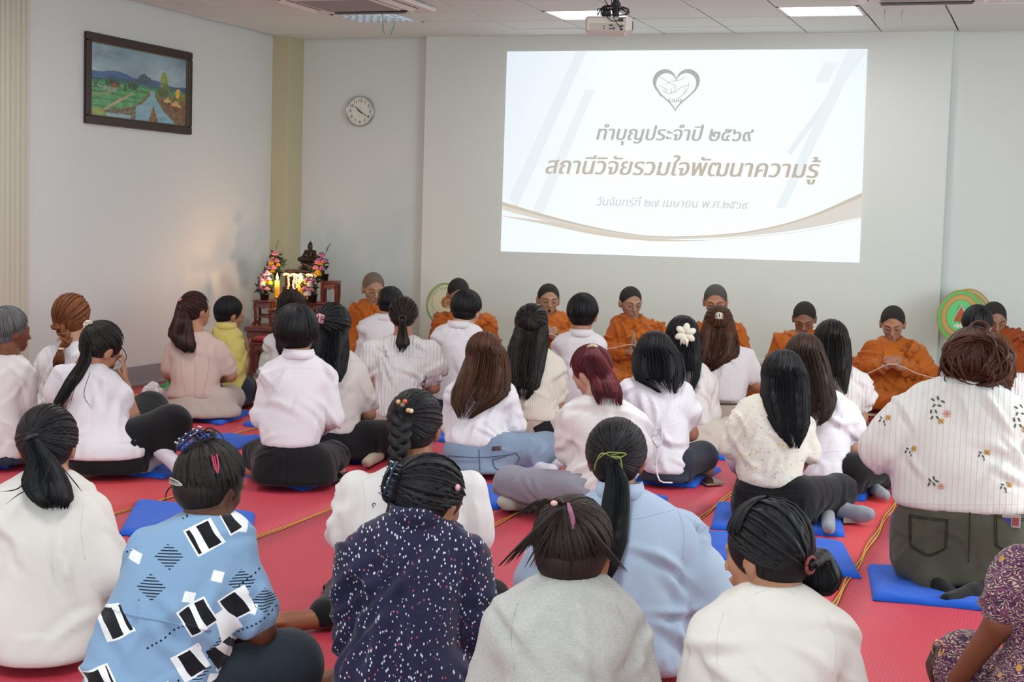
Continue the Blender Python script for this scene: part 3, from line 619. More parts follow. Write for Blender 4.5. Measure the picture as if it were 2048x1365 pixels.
# ---------------------------------------------------------------- projected picture
Q = [P_ for P_ in (ony(1014, 103, 12.786), ony(1735, 98, 12.786), ony(1719, 526, 12.786), ony(1001, 503, 12.786))]
SC0 = Q[0].copy(); SC0[1] = 12.786
def scr(u, v, lift=0.):
    p = Q[0] * (1 - u) * (1 - v) + Q[1] * u * (1 - v) + Q[2] * u * v + Q[3] * (1 - u) * v; return np.array((p[0], 12.786 - lift, p[2]))
scrr = empty('projected_picture', scr(.5, .5), 0, 'bright projected slide with a heart emblem and Thai lettering on the back wall', 'projection')
so = scr(.5, .5)
def smesh(name, polys, m, lift): 
    parts = [([scr(u, v, lift) - so for u, v in p], [list(range(len(p)))[::-1]]) for p in polys]; return mk(name, [(np.array(a), f) for a, f in parts], m, scrr, smooth=False)
def glow(name, hexc, st=1.):
    k = NT(name); k.b.inputs['Base Color'].default_value = (0.02, .02, .02, 1); k.b.inputs['Roughness'].default_value = .8; k.b.inputs['Specular IOR Level'].default_value = 0.; k.b.inputs['Emission Color'].default_value = lin(hexc); k.b.inputs['Emission Strength'].default_value = st; return k.m
nu, nv = 72, 42; gv, gc = [], []
def shade(u, v):
    c = np.array((246, 253, 253.)); 
    def bandmask(x0, x1, yb): # slanted pale bands
        xm = x0 + (x1 - x0) * v; return xm
    l1, l2 = .205 - .19 * v / .75, .26 - .19 * v / .75
    g = np.array((222, 232, 246.)); t = max(0, 1 - (u / .33)) * max(0, 1 - v * .75); c = c * (1 - t * .8) + g * t * .8
    t = max(0, (u - .75) / .25) * max(0, 1 - v * .9); c = c * (1 - t * .55) + np.array((222, 238, 247.)) * t * .55
    return np.clip(c, 0, 253)
for j in range(nv + 1):
    for i in range(nu + 1): gv.append(scr(i / nu, j / nv) - so); c = shade(i / nu, j / nv) / 255; gc.append(list(np.where(c < .04045, c / 12.92, ((c + .055) / 1.055) ** 2.4)) + [1])
k = NT('slide_light'); at = k.n('Attribute', attribute_name='paint'); k.set(k.b.inputs['Emission Color'], at.outputs[0]); k.b.inputs['Emission Strength'].default_value = .97; k.b.inputs['Base Color'].default_value = (.1, .1, .1, 1); k.b.inputs['Roughness'].default_value = .9; k.b.inputs['Specular IOR Level'].default_value = 0.
mk('slide', (np.array(gv), np.array([[j * (nu + 1) + i, (j + 1) * (nu + 1) + i, (j + 1) * (nu + 1) + i + 1, j * (nu + 1) + i + 1] for j in range(nv) for i in range(nu)])), k.m, scrr, col=gc)
for pl, hx_ in (([(.205, 0), (.235, 0), (.045, .78), (.02, .73)], 'eff5fb'), ([(.235, .19), (.262, .19), (.115, .84), (.09, .80)], 'f3f8fb'), ([(.95, 0), (.985, 0), (.80, .75), (.775, .75)], 'f1f8fb'), ([(.865, .155), (.90, .155), (.93, .06), (.89, .06)], 'f3f9fb'), ([(.985, 0), (1., .01), (.81, .5), (.80, .48)], 'eef6fa')): smesh('slide_band', [pl], glow('band_' + hx_, hx_, .95), .0009)
def strip(top, bot, n=40, u0=0., u1=1.): return [[(u0 + (u1 - u0) * i / n, top(u0 + (u1 - u0) * i / n)), (u0 + (u1 - u0) * (i + 1) / n, top(u0 + (u1 - u0) * (i + 1) / n)), (u0 + (u1 - u0) * (i + 1) / n, bot(u0 + (u1 - u0) * (i + 1) / n)), (u0 + (u1 - u0) * i / n, bot(u0 + (u1 - u0) * i / n))] for i in range(n)]
cx_ = [0, .12, .25, .4, .55, .7, .85, 1.]
cu = lambda ys: (lambda u: float(np.interp(u, np.linspace(0, 1, 41), bez(np.array([cx_, ys]).T, 41)[:, 1])))
smesh('swoosh', strip(cu([.755, .815, .875, .905, .897, .868, .80, .685]), cu([.79, .845, .89, .915, .907, .885, .845, .785])), glow('gold_pale', 'eae5dc', .88), .0012)
smesh('swoosh', strip(cu([.75, .815, .868, .90, .893, .862, .79, .67]), cu([.768, .828, .876, .905, .898, .869, .80, .69])), glow('gold_line', 'd9cdbb', .9), .002)
smesh('swoosh', strip(cu([.82, .845, .885, .912, .915, .89, .855, .79]), cu([.822, .862, .905, .925, .918, .892, .857, .792])), glow('gold_soft', 'e3dacb', .9), .0016)
def outline(t, size):
    cv = bpy.data.curves.new('lettering', 'FONT'); cv.body = t; cv.size = size; cv.resolution_u = 4; cv.fill_mode = 'FRONT' if 0 else cv.fill_mode
    ob = bpy.data.objects.new('lettering', cv); COL.objects.link(ob); cv.dimensions = '3D'; cv.fill_mode = 'HALF' if 0 else cv.fill_mode; bpy.context.view_layer.update()
    cc = ob.to_curve(bpy.context.evaluated_depsgraph_get(), apply_modifiers=False); L = []
    for sp in cc.splines:
        if sp.type == 'BEZIER':
            q = sp.bezier_points; n = len(q); o = []
            for i in range(n):
                a, b_ = q[i], q[(i + 1) % n]
                for s in (0, .25, .5, .75): p = ((1 - s) ** 3) * a.co + 3 * s * (1 - s) ** 2 * a.handle_right + 3 * s * s * (1 - s) * b_.handle_left + s ** 3 * b_.co; o.append((p[0], p[1]))
            L.append(np.array(o))
        else: L.append(np.array([(p.co[0], p.co[1]) for p in sp.points]))
    ob.to_curve_clear(); bpy.data.objects.remove(ob); return L
def stext(t, size, u, v, c, shear=.0, wid=None, bold=.0042):
    L = outline(t, size); allp = np.concatenate(L); x0, x1 = allp[:, 0].min(), allp[:, 0].max(); s = wid / (x1 - x0) if wid else 1; xm = (x0 + x1) / 2; ux = (Q[1] - Q[0])[0]
    L = [(l - (xm, 0)) * s for l in L]; ys_ = np.concatenate(L)[:, 1]; dy = .0021; W, F = [], []
    for y in np.arange(ys_.min() - dy * .5, ys_.max(), dy):
        xs_ = []
        for l in L:
            a, b_ = l, np.roll(l, -1, 0); m = (a[:, 1] <= y) != (b_[:, 1] <= y)
            for p, q in zip(a[m], b_[m]): xs_.append((p[0] + (q[0] - p[0]) * (y - p[1]) / (q[1] - p[1]), 1 if q[1] > p[1] else -1))
        xs_.sort(); wn = 0; st = None
        for x, d in xs_:
            if wn == 0: st = x
            wn += d
            if wn == 0 and x > st:
                k = len(W)
                for xx, yy in ((st - bold, y), (x + bold, y), (x + bold, y + dy * 1.02), (st - bold, y + dy * 1.02)): W.append(scr(u + (xx + yy * shear) / ux, v - yy / 1.72, .003) - so)
                F.append([k, k + 1, k + 2, k + 3])
    return mk('lettering', (np.array(W), F), c, scrr, smooth=False)
L1, L2, L3 = glow('letter_grey', 'bfc1bf', .9), glow('letter_gold', 'c9bfb0', .93), glow('letter_faint', 'd9dedd', .93)
W_ = (Q[1] - Q[0])[0]
stext('ทำบุญประจำปี ๒๕๖๙', .27, .487, .435, L1, .22, .43 * W_); stext('สถานีวิจัยรวมใจพัฒนาความรู้', .27, .503, .605, L2, .22, .755 * W_); stext('วันจันทร์ที่ ๒๗ เมษายน พ.ศ.๒๕๖๙', .2, .488, .758, L3, .22, .42 * W_, .0015)
# heart emblem: thick-thin outline, two clasped hands, two side fingers
def hp(t, s, cy=.0): x = 16 * math.sin(t) ** 3; y = 13 * math.cos(t) - 5 * math.cos(2 * t) - 2 * math.cos(3 * t) - math.cos(4 * t); return (.492 + x * s * .0041, .176 - y * s * .0072 + cy)
hv = []
for i in range(60):
    a, b = 2 * math.pi * i / 60, 2 * math.pi * (i + 1) / 60; hv.append([hp(a, 1.), hp(b, 1.), hp(b, .85, .0065), hp(a, .85, .0065)])
smesh('emblem', hv, glow('heart_green', 'b4bdb6', .9), .002)
def sline(pts, wd, m):
    pp = bez(pts, 5 * len(pts)); polys = []
    for i in range(len(pp) - 1):
        d = pp[i + 1] - pp[i]; n_ = np.array((-d[1], d[0] * 2.9)); n_ = n_ / (np.hypot(n_[0], n_[1] / 1.7) + 1e-9) * wd; n_[1] *= 1.; polys.append([pp[i] + n_ * .5, pp[i] - n_ * .5, pp[i + 1] - n_ * .5, pp[i + 1] + n_ * .5])
    return smesh('emblem_line', polys, m, .0025)
LG_ = glow('emblem_grey', 'bcc4c0', .92); EX = lambda x, y: ((x - 87) / (1895.), (y - 55) / 1080.)
for pts in ([(925, 190), (960, 210), (985, 225)], [(1070, 195), (1030, 212), (1000, 215), (975, 222), (972, 235)], [(925, 235), (955, 250), (975, 262)], [(1085, 235), (1050, 245), (1030, 262)], [(985, 225), (1010, 235), (1025, 255), (1018, 272), (1005, 270)], [(1005, 240), (1015, 262), (1005, 278), (992, 272)], [(990, 250), (998, 272), (985, 283), (975, 272)], [(970, 255), (965, 268), (975, 280)], [(958, 255), (955, 268), (965, 275)], [(912, 222), (918, 262), (945, 298)], [(925, 248), (930, 275), (945, 298)], [(1085, 222), (1080, 262), (1042, 300)], [(1072, 248), (1065, 275), (1042, 300)]):
    sline([EX(*q) for q in pts], .0016, LG_)
stext('รวมใจ', .1, .49, .25, glow('letter_emblem', 'a9b3ae', .92), .1, .038 * W_, .001)

# ---------------------------------------------------------------- framed painting
pn = empty('framed_painting', (XL, 10.43, 2.33), 0, 'dark framed landscape painting of fields, river and mountains on the left wall', 'painting')
FW = plain('dark_frame_wood', '2c1a15', .4, bump=.2, bs=40); y0, y1, z0, z1 = 9.70 - 10.43, 11.155 - 10.43, 1.995 - 2.33, 2.66 - 2.33; fw = .06
for nm, bx in (('frame_rail', (y0, y1, z0, z0 + fw)), ('frame_rail', (y0, y1, z1 - fw, z1)), ('frame_stile', (y0, y0 + fw, z0 + fw, z1 - fw)), ('frame_stile', (y1 - fw, y1, z0 + fw, z1 - fw))):
    mk(nm, bbox(.002, .035, bx[0], bx[1], bx[2], bx[3], .006), FW, pn, smooth=False)
mk('frame_lip', [bbox(.012, .026, y0 + fw - .001, y0 + fw + .01, z0 + fw, z1 - fw, .002), bbox(.012, .026, y1 - fw - .01, y1 - fw + .001, z0 + fw, z1 - fw, .002), bbox(.012, .026, y0 + fw, y1 - fw, z0 + fw, z0 + fw + .01, .002), bbox(.012, .026, y0 + fw, y1 - fw, z1 - fw - .01, z1 - fw, .002)], plain('gilt_lip', '5a4a38', .4), pn, smooth=False)
pw, ph = 210, 120; U, Vv = np.meshgrid(np.linspace(0, 1, pw), np.linspace(0, 1, ph)); r_ = np.random.RandomState(3)
def sn(fx, fy, s=0, o=4):
    a = np.zeros_like(U); q = np.random.RandomState(s)
    for i in range(o):
        for _ in range(3): th = q.uniform(0, 6.3); a += np.sin(2 * math.pi * 2 ** i * (U * fx * math.cos(th) + Vv * fy * math.sin(th)) + q.uniform(0, 6.3) + 1.5 * np.sin(7 * U * q.uniform(.3, 1) + 5 * Vv)) / (1.7 ** i) / 5
    return a
U0, V0 = U.copy(), Vv.copy(); wu, wv_ = .009 * sn(26, 18, 71, 3), .012 * sn(22, 20, 72, 3); U, Vv = U + wu, Vv + wv_; C = np.zeros((ph, pw, 3)); t = Vv[..., None]
sky = np.array((104, 126, 136.)) * (1 - t) + np.array((138, 152, 150.)) * t + 22 * sn(1.3, 2, 1)[..., None]; C[:] = sky
def put(m, c, n=10, s=5, f=8): m = m[..., None] * 1.; C[:] = C * (1 - m) + m * (np.array(c, float) + n * sn(f, f * .7, s)[..., None])
put(Vv > .36 + .05 * np.abs(U - .18) * 2 + .02 * np.sin(U * 17), (62, 84, 118)); put(Vv > .30 + 1.05 * np.abs(U - .54) ** .9 + .012 * np.sin(U * 60), (60, 76, 90)); put(Vv > .44 + .02 * np.sin(U * 21) + .02 * np.sin(U * 9 + 1), (52, 74, 86)); put(Vv > .50 + .012 * np.sin(U * 33), (58, 110, 84), 16, 8, 14)
put((Vv > .53) & (U < .62), (72, 128, 82), 16, 9, 9)
for i in range(7): a = .56 + i * i * .011 + .03 * i; put((np.abs(Vv - a - .12 * (U - .2) * (-1) ** i * .3) < .006) & (U < .55), (52, 84, 60), 8)
put((np.abs(Vv - (1.02 - .95 * U)) < .012 + .01 * Vv) & (U < .42) & (Vv > .55), (142, 130, 104)); put((np.abs(Vv - (.72 - .3 * U)) < .008) & (U < .2), (132, 124, 100)); put((Vv > .58) & (Vv < .63) & (U > .1) & (U < .26), (110, 120, 108), 20, 3, 20)
rl = .60 - .10 * np.clip((Vv - .62) / .15, 0, 1) + .0 * U - .28 * np.clip((Vv - .75) / .25, 0, 1) ** 1.2; rr = .70 + .0 * U + .20 * np.clip((Vv - .72) / .28, 0, 1) ** 1.3 - .05 * np.clip((.72 - Vv) / .1, 0, 1)
put((Vv > .56) & (U > .6), (92, 96, 58), 24, 12, 12); put((Vv > .64) & (U > .7), (96, 76, 56), 26, 13, 14)
put((Vv > .56) & (U > rl - .035) & (U < rr + .02), (96, 88, 52), 30, 14, 16); put((Vv > .55) & (U > rl) & (U < rr), (106, 138, 150), 12, 15, 6)
put((Vv > .80) & (U > .14) & (U < .45) & (Vv > .95 - U * .35), (92, 84, 66), 34, 16, 22); put((Vv > .88) & (U < .14), (116, 132, 72), 20); put((Vv > .93) & (U > .15) & (U < .4), (112, 142, 146), 12)
put((np.abs(U - .635) < (Vv - .74) * .22) & (Vv > .74), (102, 84, 48), 26, 17, 20)
for x, y, w_, h_, c in ((.22, .52, .07, .05, (44, 66, 50)), (.24, .55, .05, .025, (116, 66, 46)), (.42, .52, .05, .05, (44, 70, 52)), (.06, .54, .02, .06, (50, 82, 60)), (.75, .38, .04, .13, (112, 124, 62)), (.77, .48, .05, .08, (76, 98, 58)), (.74, .55, .06, .06, (66, 82, 50)), (.90, .53, .03, .07, (176, 142, 48)), (.96, .58, .05, .06, (96, 100, 50)), (.34, .56, .012, .06, (44, 70, 50))): put(((U - x) / w_) ** 2 + ((Vv - y) / h_) ** 2 < 1 + .5 * sn(14, 14, int(x * 99)), c, 22, 4, 18)
for x, y, s in ((.79, .66, .05), (.88, .70, .065)): put((np.abs(U - x) < (Vv - y + s) * .8) & (Vv > y - s) & (Vv < y + .02), (166, 140, 88), 16); put((np.abs(U - x) < s * .6) & (Vv > y + .02) & (Vv < y + .08), (84, 58, 40), 20)
C = C * 1.25 + 9 * sn(60, 40, 81, 2)[..., None] + 7 * sn(9, 12, 82)[..., None] * (1, .8, .4); U, Vv = U0, V0; C = np.clip(C, 8, 235) / 255; C = np.where(C < .04045, C / 12.92, ((C + .055) / 1.055) ** 2.4)
Yp = y0 + fw + (y1 - y0 - 2 * fw) * U; Zp = z1 - fw - (z1 - z0 - 2 * fw) * Vv; PV = np.stack([np.full_like(Yp, .014) + .0012 * sn(30, 20, 44), Yp, Zp], -1).reshape(-1, 3)
ix = np.arange(pw * ph).reshape(ph, pw); PF = np.stack([ix[:-1, :-1], ix[1:, :-1], ix[1:, 1:], ix[:-1, 1:]], -1).reshape(-1, 4)
k = NT('oil_paint'); k.set(k.b.inputs['Base Color'], k.n('Attribute', attribute_name='paint').outputs[0]); k.b.inputs['Roughness'].default_value = .35; k.bump(k.noise(160), .3, .003)
mk('canvas', (PV, PF), k.m, pn, col=np.concatenate([C.reshape(-1, 3), np.ones((pw * ph, 1))], 1))

# ---------------------------------------------------------------- wall clock
c0 = ony(722, 223, YB - .002); ck = empty('wall_clock', (c0[0], YB, c0[2]), 0, 'round silver rimmed wall clock with a white dial', 'clock'); RC = .137
RX = np.array(((1, 0, 0), (0, 0, -1), (0, 1, 0)), float)
def rx(p): return (p[0] @ RX.T, p[1])
mk('case', rx(lathe([(RC * .9, 0), (RC, .01), (RC * 1.0, .03), (RC * .965, .036), (RC * .93, .03), (RC * .925, .02)], 40)), plain('clock_rim', 'aeb2b4', .25, .8), ck)
mk('dial', rx(lathe([(.001, .018), (RC * .93, .018), (RC * .93, .021), (.001, .0215)], 40)), plain('clock_dial', 'd9dbcf', .5), ck, smooth=False)
BLK = plain('black_ink', '202022', .6)
def ctext(t, x, z, s):
    cv = bpy.data.curves.new('numeral', 'FONT'); cv.body = t; cv.align_x = 'CENTER'; cv.align_y = 'CENTER'; cv.size = s; ob = bpy.data.objects.new('numeral', cv); COL.objects.link(ob); bpy.context.view_layer.update()
    me = bpy.data.meshes.new_from_object(ob.evaluated_get(bpy.context.evaluated_depsgraph_get())); bpy.data.objects.remove(ob)
    V = np.array([(q.co[0] + x, -.0225, q.co[1] + z) for q in me.vertices]); mk('numeral', (V, [list(p.vertices) for p in me.polygons]), BLK, ck, smooth=False); bpy.data.meshes.remove(me)
for i in range(1, 13): a = math.radians(30 * i); ctext(str(i), math.sin(a) * RC * .7, math.cos(a) * RC * .7, .04)
def hnd(ang, L, w_, y): a = math.radians(ang); d = np.array((math.sin(a), 0, math.cos(a))); s = np.array((math.cos(a), 0, -math.sin(a))); o = np.array((0, y, 0)); return ([o - d * .025 + s * w_, o - d * .025 - s * w_, o + d * L - s * w_ * .4, o + d * L + s * w_ * .4, o - d * .025 + s * w_ - (0, .002, 0), o - d * .025 - s * w_ - (0, .002, 0), o + d * L - s * w_ * .4 - (0, .002, 0), o + d * L + s * w_ * .4 - (0, .002, 0)], [list(f) for f in BF])
for nm, a, L, w_, y in (('hour_hand', 312, .068, .005, -.024), ('minute_hand', 122, .1, .0035, -.027), ('second_hand', 121, .11, .0012, -.03)): V, F = hnd(a, L, w_, y); mk(nm, (np.array(V), F), BLK, ck, smooth=False)
mk('hub', rx(lathe([(.004, .02), (.007, .032), (.001, .034)], 12)), BLK, ck)
# ---------------------------------------------------------------- projector
pj = P(1221, 52, 10.0); pr = empty('projector', pj, .22, 'white projector hanging upside down from the ceiling on a black mount', 'projector')
PM = plain('projector_plastic', 'c9c3b8', .45)
mk('housing', [(lambda p: (p[0], p[1]))(bbox(-.155, .105, -.11, .14, -.052, .048, .012)), hexa([(.1, -.108, -.045), (.142, -.085, -.03), (.142, .13, -.03), (.1, .135, -.045)], [(.1, -.108, .045), (.142, -.085, .038), (.142, .13, .038), (.1, .135, .045)])], PM, pr, smooth=False)
mk('connector_bay', bbox(-.125, .09, -.113, -.108, -.045, -.0, .002), plain('projector_recess', 'b5afa2', .5), pr, smooth=False)
for x, z, a, b in ((-.035, -.015, .004, .003), (-.035, -.03, .004, .003), (.01, -.01, .011, .005), (.03, -.028, .004, .009), (.078, -.014, .011, .005), (.078, -.034, .01, .005), (.072, .025, .015, .011)): mk('port', bbox(x - a, x + a, -.117, -.111, z - b, z + b, .001), DARK, pr, smooth=False)
mk('port', bbox(-.001, .02, -.117, -.111, -.036, -.026, .001), plain('vga_blue', '3f5f86', .5), pr, smooth=False)
mk('vent_grille', [box(.112 + i * .0, .1435, -.07 + i * .02, -.062 + i * .02, -.022, .03) for i in range(8)], plain('vent_grey', '5b5a57', .7), pr, smooth=False)
mk('lens', (lambda p: (p[0] @ RX.T * (1, -1, 1) + (-.06, .14, -.005), p[1]))(lathe([(.03, -.01), (.032, .012), (.022, .014)], 20)), DARK, pr)
zt = ZC - pj[2]
mk('mount', [bbox(-.07, .1, -.04, .08, .047, .056, .002), bbox(-.055, .0, -.03, .05, .056, .095, .004), (lambda p: (p[0] + (.03, .02, 0), p[1]))(lathe([(.022, .05), (.022, .13), (.03, .135), (.03, .15), (.02, .155), (.02, zt), (.045, zt)], 16)), bbox(-.06, .06, .015, .025, .1, .115, .002)], DARK, pr, smooth=False)
for s in range(6):
    q = random.Random(s); pts = [(-.07 + q.uniform(-.02, .02), -.045, .06), (-.06 + q.uniform(-.02, .02), -.06, .09 + q.uniform(0, .03)), (.02, -.07 + q.uniform(-.01, .01), .11 + q.uniform(-.02, .02)), (.1 + q.uniform(0, .02), -.05, .09 + q.uniform(-.01, .02)), (.09, -.055, .065), (.0, -.06, .058 + q.uniform(0, .01)), (-.06, -.05, .06)]
    mk('cable', tube(bez(pts, 26), .0032, 6), DARK, pr)
mk('cable', tube(bez([(-.02, -.06, .07), (-.015, -.125, .04), (.02, -.13, .015), (.06, -.125, .022)], 14), .003, 6), DARK, pr); mk('cable', tube(bez([(.0, -.02, .2), (.01, -.08, .1), (.03, -.13, .03), (.075, -.12, -.03)], 14), .0025, 6), DARK, pr)
mk('cable', tube([(-.09, .0, zt), (-.04, -.02, .16), (0, -.02, .1)], .003, 6), DARK, pr)

# ---------------------------------------------------------------- floor mats, cushions
def matmat(name, c):
    k = NT(name); c = lin(c); v = k.map()
    wx = k.n('TexWave', {'Vector': v, 'Scale': 24., 'Distortion': .4}, wave_type='BANDS', bands_direction='X').outputs[1]; wy = k.n('TexWave', {'Vector': v, 'Scale': 30., 'Distortion': .3}, wave_type='BANDS', bands_direction='Y').outputs[1]
    br = k.n('TexBrick', {'Vector': v, 'Scale': 30., 'Mortar Size': .03, 'Bias': 0.}); spk = k.ramp(k.math('MULTIPLY', wx, wy), .62, .9)
    big = k.noise(.9, detail=3); col = k.mix(big, tuple(x * .92 for x in c[:3]) + (1,), c); col = k.mix(k.math('MULTIPLY', spk, .26), col, lin('e08a5c')); k.set(k.b.inputs['Base Color'], col)
    k.b.inputs['Roughness'].default_value = .5; k.bump(k.math('ADD', wx, k.math('MULTIPLY', wy, .7)), .3, .002); return k.m
MR = [matmat('red_mat', 'c43b4d'), matmat('red_mat_warm', 'cc3f45'), matmat('red_mat_deep', 'bc374b')]
YEL = plain('yellow_binding', 'c59434', .7)
edges = [XL + .03, -5.64, -4.78, -3.97, -3.155, -2.345, -1.527, -.712, .105, .92, 1.74]
posn = ['along the left wall', 'second from the left wall', 'third from the left wall', 'fourth from the left wall', 'fifth from the left wall', 'sixth from the left wall', 'seventh from the left wall', 'eighth from the left wall', 'ninth from the left wall', 'tenth from the left wall']
for i in range(10):
    a, b = edges[i], edges[i + 1]; n = 30; yy = np.linspace(3.0, 11.2, n + 1); V = []
    for j, y in enumerate(yy):
        for x in np.linspace(a + .004, b - .004, 7): V.append((x, y, .0045 + .0022 * math.sin(x * 9 + y * 5 + i) * (1 if 0 < j < n else 0)))
    V = np.array(V); top = V.copy(); bo = V.copy(); bo[:, 2] = .0006
    ix = np.arange(len(V)).reshape(n + 1, 7); F1 = np.stack([ix[:-1, :-1], ix[:-1, 1:], ix[1:, 1:], ix[1:, :-1]], -1).reshape(-1, 4)
    rim = list(ix[0]) + list(ix[1:, -1]) + list(ix[-1, ::-1][1:]) + list(ix[::-1, 0][1:-1]); N = len(V)
    F = F1.tolist() + [[rim[q] + N, rim[(q + 1) % len(rim)] + N, rim[(q + 1) % len(rim)], rim[q]] for q in range(len(rim))] + F1[:, ::-1].__add__(N).tolist()
    m = tag(mk('floor_mat', (np.vstack([top, bo]), F), MR[(i * 2 + (i > 4)) % 3]), 'red woven plastic mat strip, ' + posn[i], 'mat', 'red mats covering the floor')
    for off in (-.012, .012):
        pts = [(b + off * .5 + .005 * math.sin(y * 9 + i + off * 60), y, .008) for y in np.linspace(3.0, 11.2, 110)]
        mk('edge_stitching', tube(pts, .0036, 5, .5), YEL, m)
k = NT('straw_mat'); wv = k.n('TexWave', {'Vector': k.map(), 'Scale': 9., 'Distortion': 3.}, wave_type='BANDS', bands_direction='Y').outputs[1]; k.set(k.b.inputs['Base Color'], k.mix(wv, lin('b8ab86'), lin('d9d0b2'))); k.b.inputs['Roughness'].default_value = .8; k.bump(wv, .4, .004); STRAW = k.m
tag(mk('floor_mat', bbox(-3.4, -1.9, 2.35, 2.985, .0005, .012, .004), plain('cream_mat', 'cfc6b4', .8, bump=.3, bs=90), smooth=False), 'cream floor mat at the bottom left corner in front of the red mats', 'mat')
stg = empty('seating_platform', (-2.2, 12.0, 0), 0, 'low platform with straw matting and red stripes under the monks', 'platform')
mk('base', bbox(-3.28, 3.2, -.66, .78, 0, .045, .008), plain('stage_red', 'a52a38', .8), stg, smooth=False)
mk('straw_matting', bbox(-3.28, 3.2, -.68, .7, .046, .066, .006), STRAW, stg, smooth=False); mk('red_blanket', bbox(-3.28, 3.2, -.62, .7, .067, .082, .006), plain('blanket_red', 'b3202f', .9), stg, smooth=False); mk('straw_matting', bbox(-3.28, 3.2, -.58, .7, .083, .099, .006), STRAW, stg, smooth=False)
BLUE = cloth('blue_cotton', '0b58c8', .7, wr=.45, sheen=.1)
def cushion(A, B_, C_, label, grp='flat blue seat cushions', h=.03):
    a, b, c = onz(*A), onz(*B_), onz(*C_); d = a + c - b; O = (a + c) / 2; O[2] = 0; n = 14; V = []; r = random.Random(int(A[0] * 7 + A[1])); ph = [r.uniform(0, 6) for _ in range(4)]
    for j in range(n + 1):
        for i in range(n + 1):
            u, v = i / n, j / n; ue, ve = .5 - .5 * math.cos(math.pi * u), .5 - .5 * math.cos(math.pi * v); p = b + (a - b) * ue + (c - b) * ve - O
            e = min(ue, 1 - ue, ve, 1 - ve); t = min(1, e / .04); wv = .004 * math.sin(u * 11 + ph[0] + v * 5) * math.sin(v * 9 + ph[1]) + .003 * math.sin(u * 23 + v * 17 + ph[2])
            sw = .02 * math.sin(v * 3 + ph[3]) * (1 - 2 * abs(u - .5)) * .0
            V.append((p[0] + sw, p[1], .007 + (h - .007) * math.sqrt(t) + wv * t))
    V = np.array(V); bo = V.copy(); bo[:, 2] = .0062; ix = np.arange(len(V)).reshape(n + 1, n + 1); s_ = np.cross(a - b, c - b)[2]
    F1 = np.stack([ix[:-1, :-1], ix[:-1, 1:], ix[1:, 1:], ix[1:, :-1]], -1).reshape(-1, 4); rim = list(ix[0]) + list(ix[1:, -1]) + list(ix[-1, ::-1][1:]) + list(ix[::-1, 0][1:-1]); N = len(V)
    F2 = [[rim[q] + N, rim[(q + 1) % len(rim)] + N, rim[(q + 1) % len(rim)], rim[q]] for q in range(len(rim))]
    if s_ < 0: F1 = F1[:, ::-1]; F2 = [f[::-1] for f in F2]
    o = mk('seat_cushion', (np.vstack([V, bo]), F1.tolist() + F2 + (F1[:, ::-1] + N).tolist()), BLUE); o.location = O; return tag(o, label, 'cushion', grp)
for a, b, c, l in (((510, 1034), (273, 1007), (236, 1073), 'empty blue cushion on the red mat left of the blue print blouse'), ((487, 955), (605, 985), (702, 957), 'blue cushion under the short-haired person in the white shirt and black trousers'),
    ((351, 903), (416, 872), (522, 879), 'empty blue cushion behind the tight hair bun with claw clip'), ((147, 943), (329, 961), (384, 938), 'blue cushion under the praying woman with a raised knee'), ((360, 836), (440, 853), (502, 830), 'blue cushion under the woman in the beige suit'),
    ((485, 853), (530, 863), (640, 845), 'blue cushion seen left of the pink-white shirt'), ((650, 922), (745, 932), (795, 900), 'blue cushion under the woman with the pink hair clip'), ((900, 943), (1080, 958), (1118, 935), 'blue cushion under the woman in pale jeans'),
    ((1040, 1015), (1324, 1026), (1337, 1000), 'blue cushion under the red-haired woman in grey trousers'), ((900, 975), (1028, 980), (1000, 1022), 'empty blue cushion at the foot in the patterned sock'), ((1060, 898), (1127, 903), (1142, 886), 'blue cushion under the woman with the black back-pocket patch'),
    ((862, 884), (905, 890), (915, 868), 'small corner of blue cushion beside the smocked blouse'), ((1255, 968), (1389, 979), (1443, 944), 'blue cushion under the woman in dark jeans with a phone on its edge'), ((1350, 914), (1450, 924), (1475, 903), 'blue cushion under the woman in cream trousers'),
    ((1433, 1012), (1420, 1062), (1690, 1078), 'blue cushion under the woman in the floral blouse'), ((1420, 1070), (1393, 1082), (1411, 1131), None), ((1640, 999), (1730, 1006), (1745, 983), 'blue cushion beside the grey sock on the right aisle'),
    ((1700, 934), (1775, 942), (1768, 926), 'blue cushion beside the pale elbow near the monks'), ((1734, 1139), (1745, 1205), (1978, 1227), 'blue cushion under the kneeling woman in green jeans'), ((1782, 1035), (1777, 1077), (1960, 1090), 'blue cushion hidden behind the kneeling woman in green jeans'),
    ((-70, 925), (15, 940), (70, 918), 'blue cushion under the grey-haired man at the left edge'), ((1180, 1335), (1375, 1335), (1398, 1280), 'blue cushion under the light blue shirt')):
    if l is None: a, b, c, l = (1411, 1131), (1405, 1068), (1688, 1094), 'empty blue cushion behind the head with the low bunch of hair'
    cushion(a, b, c, l)

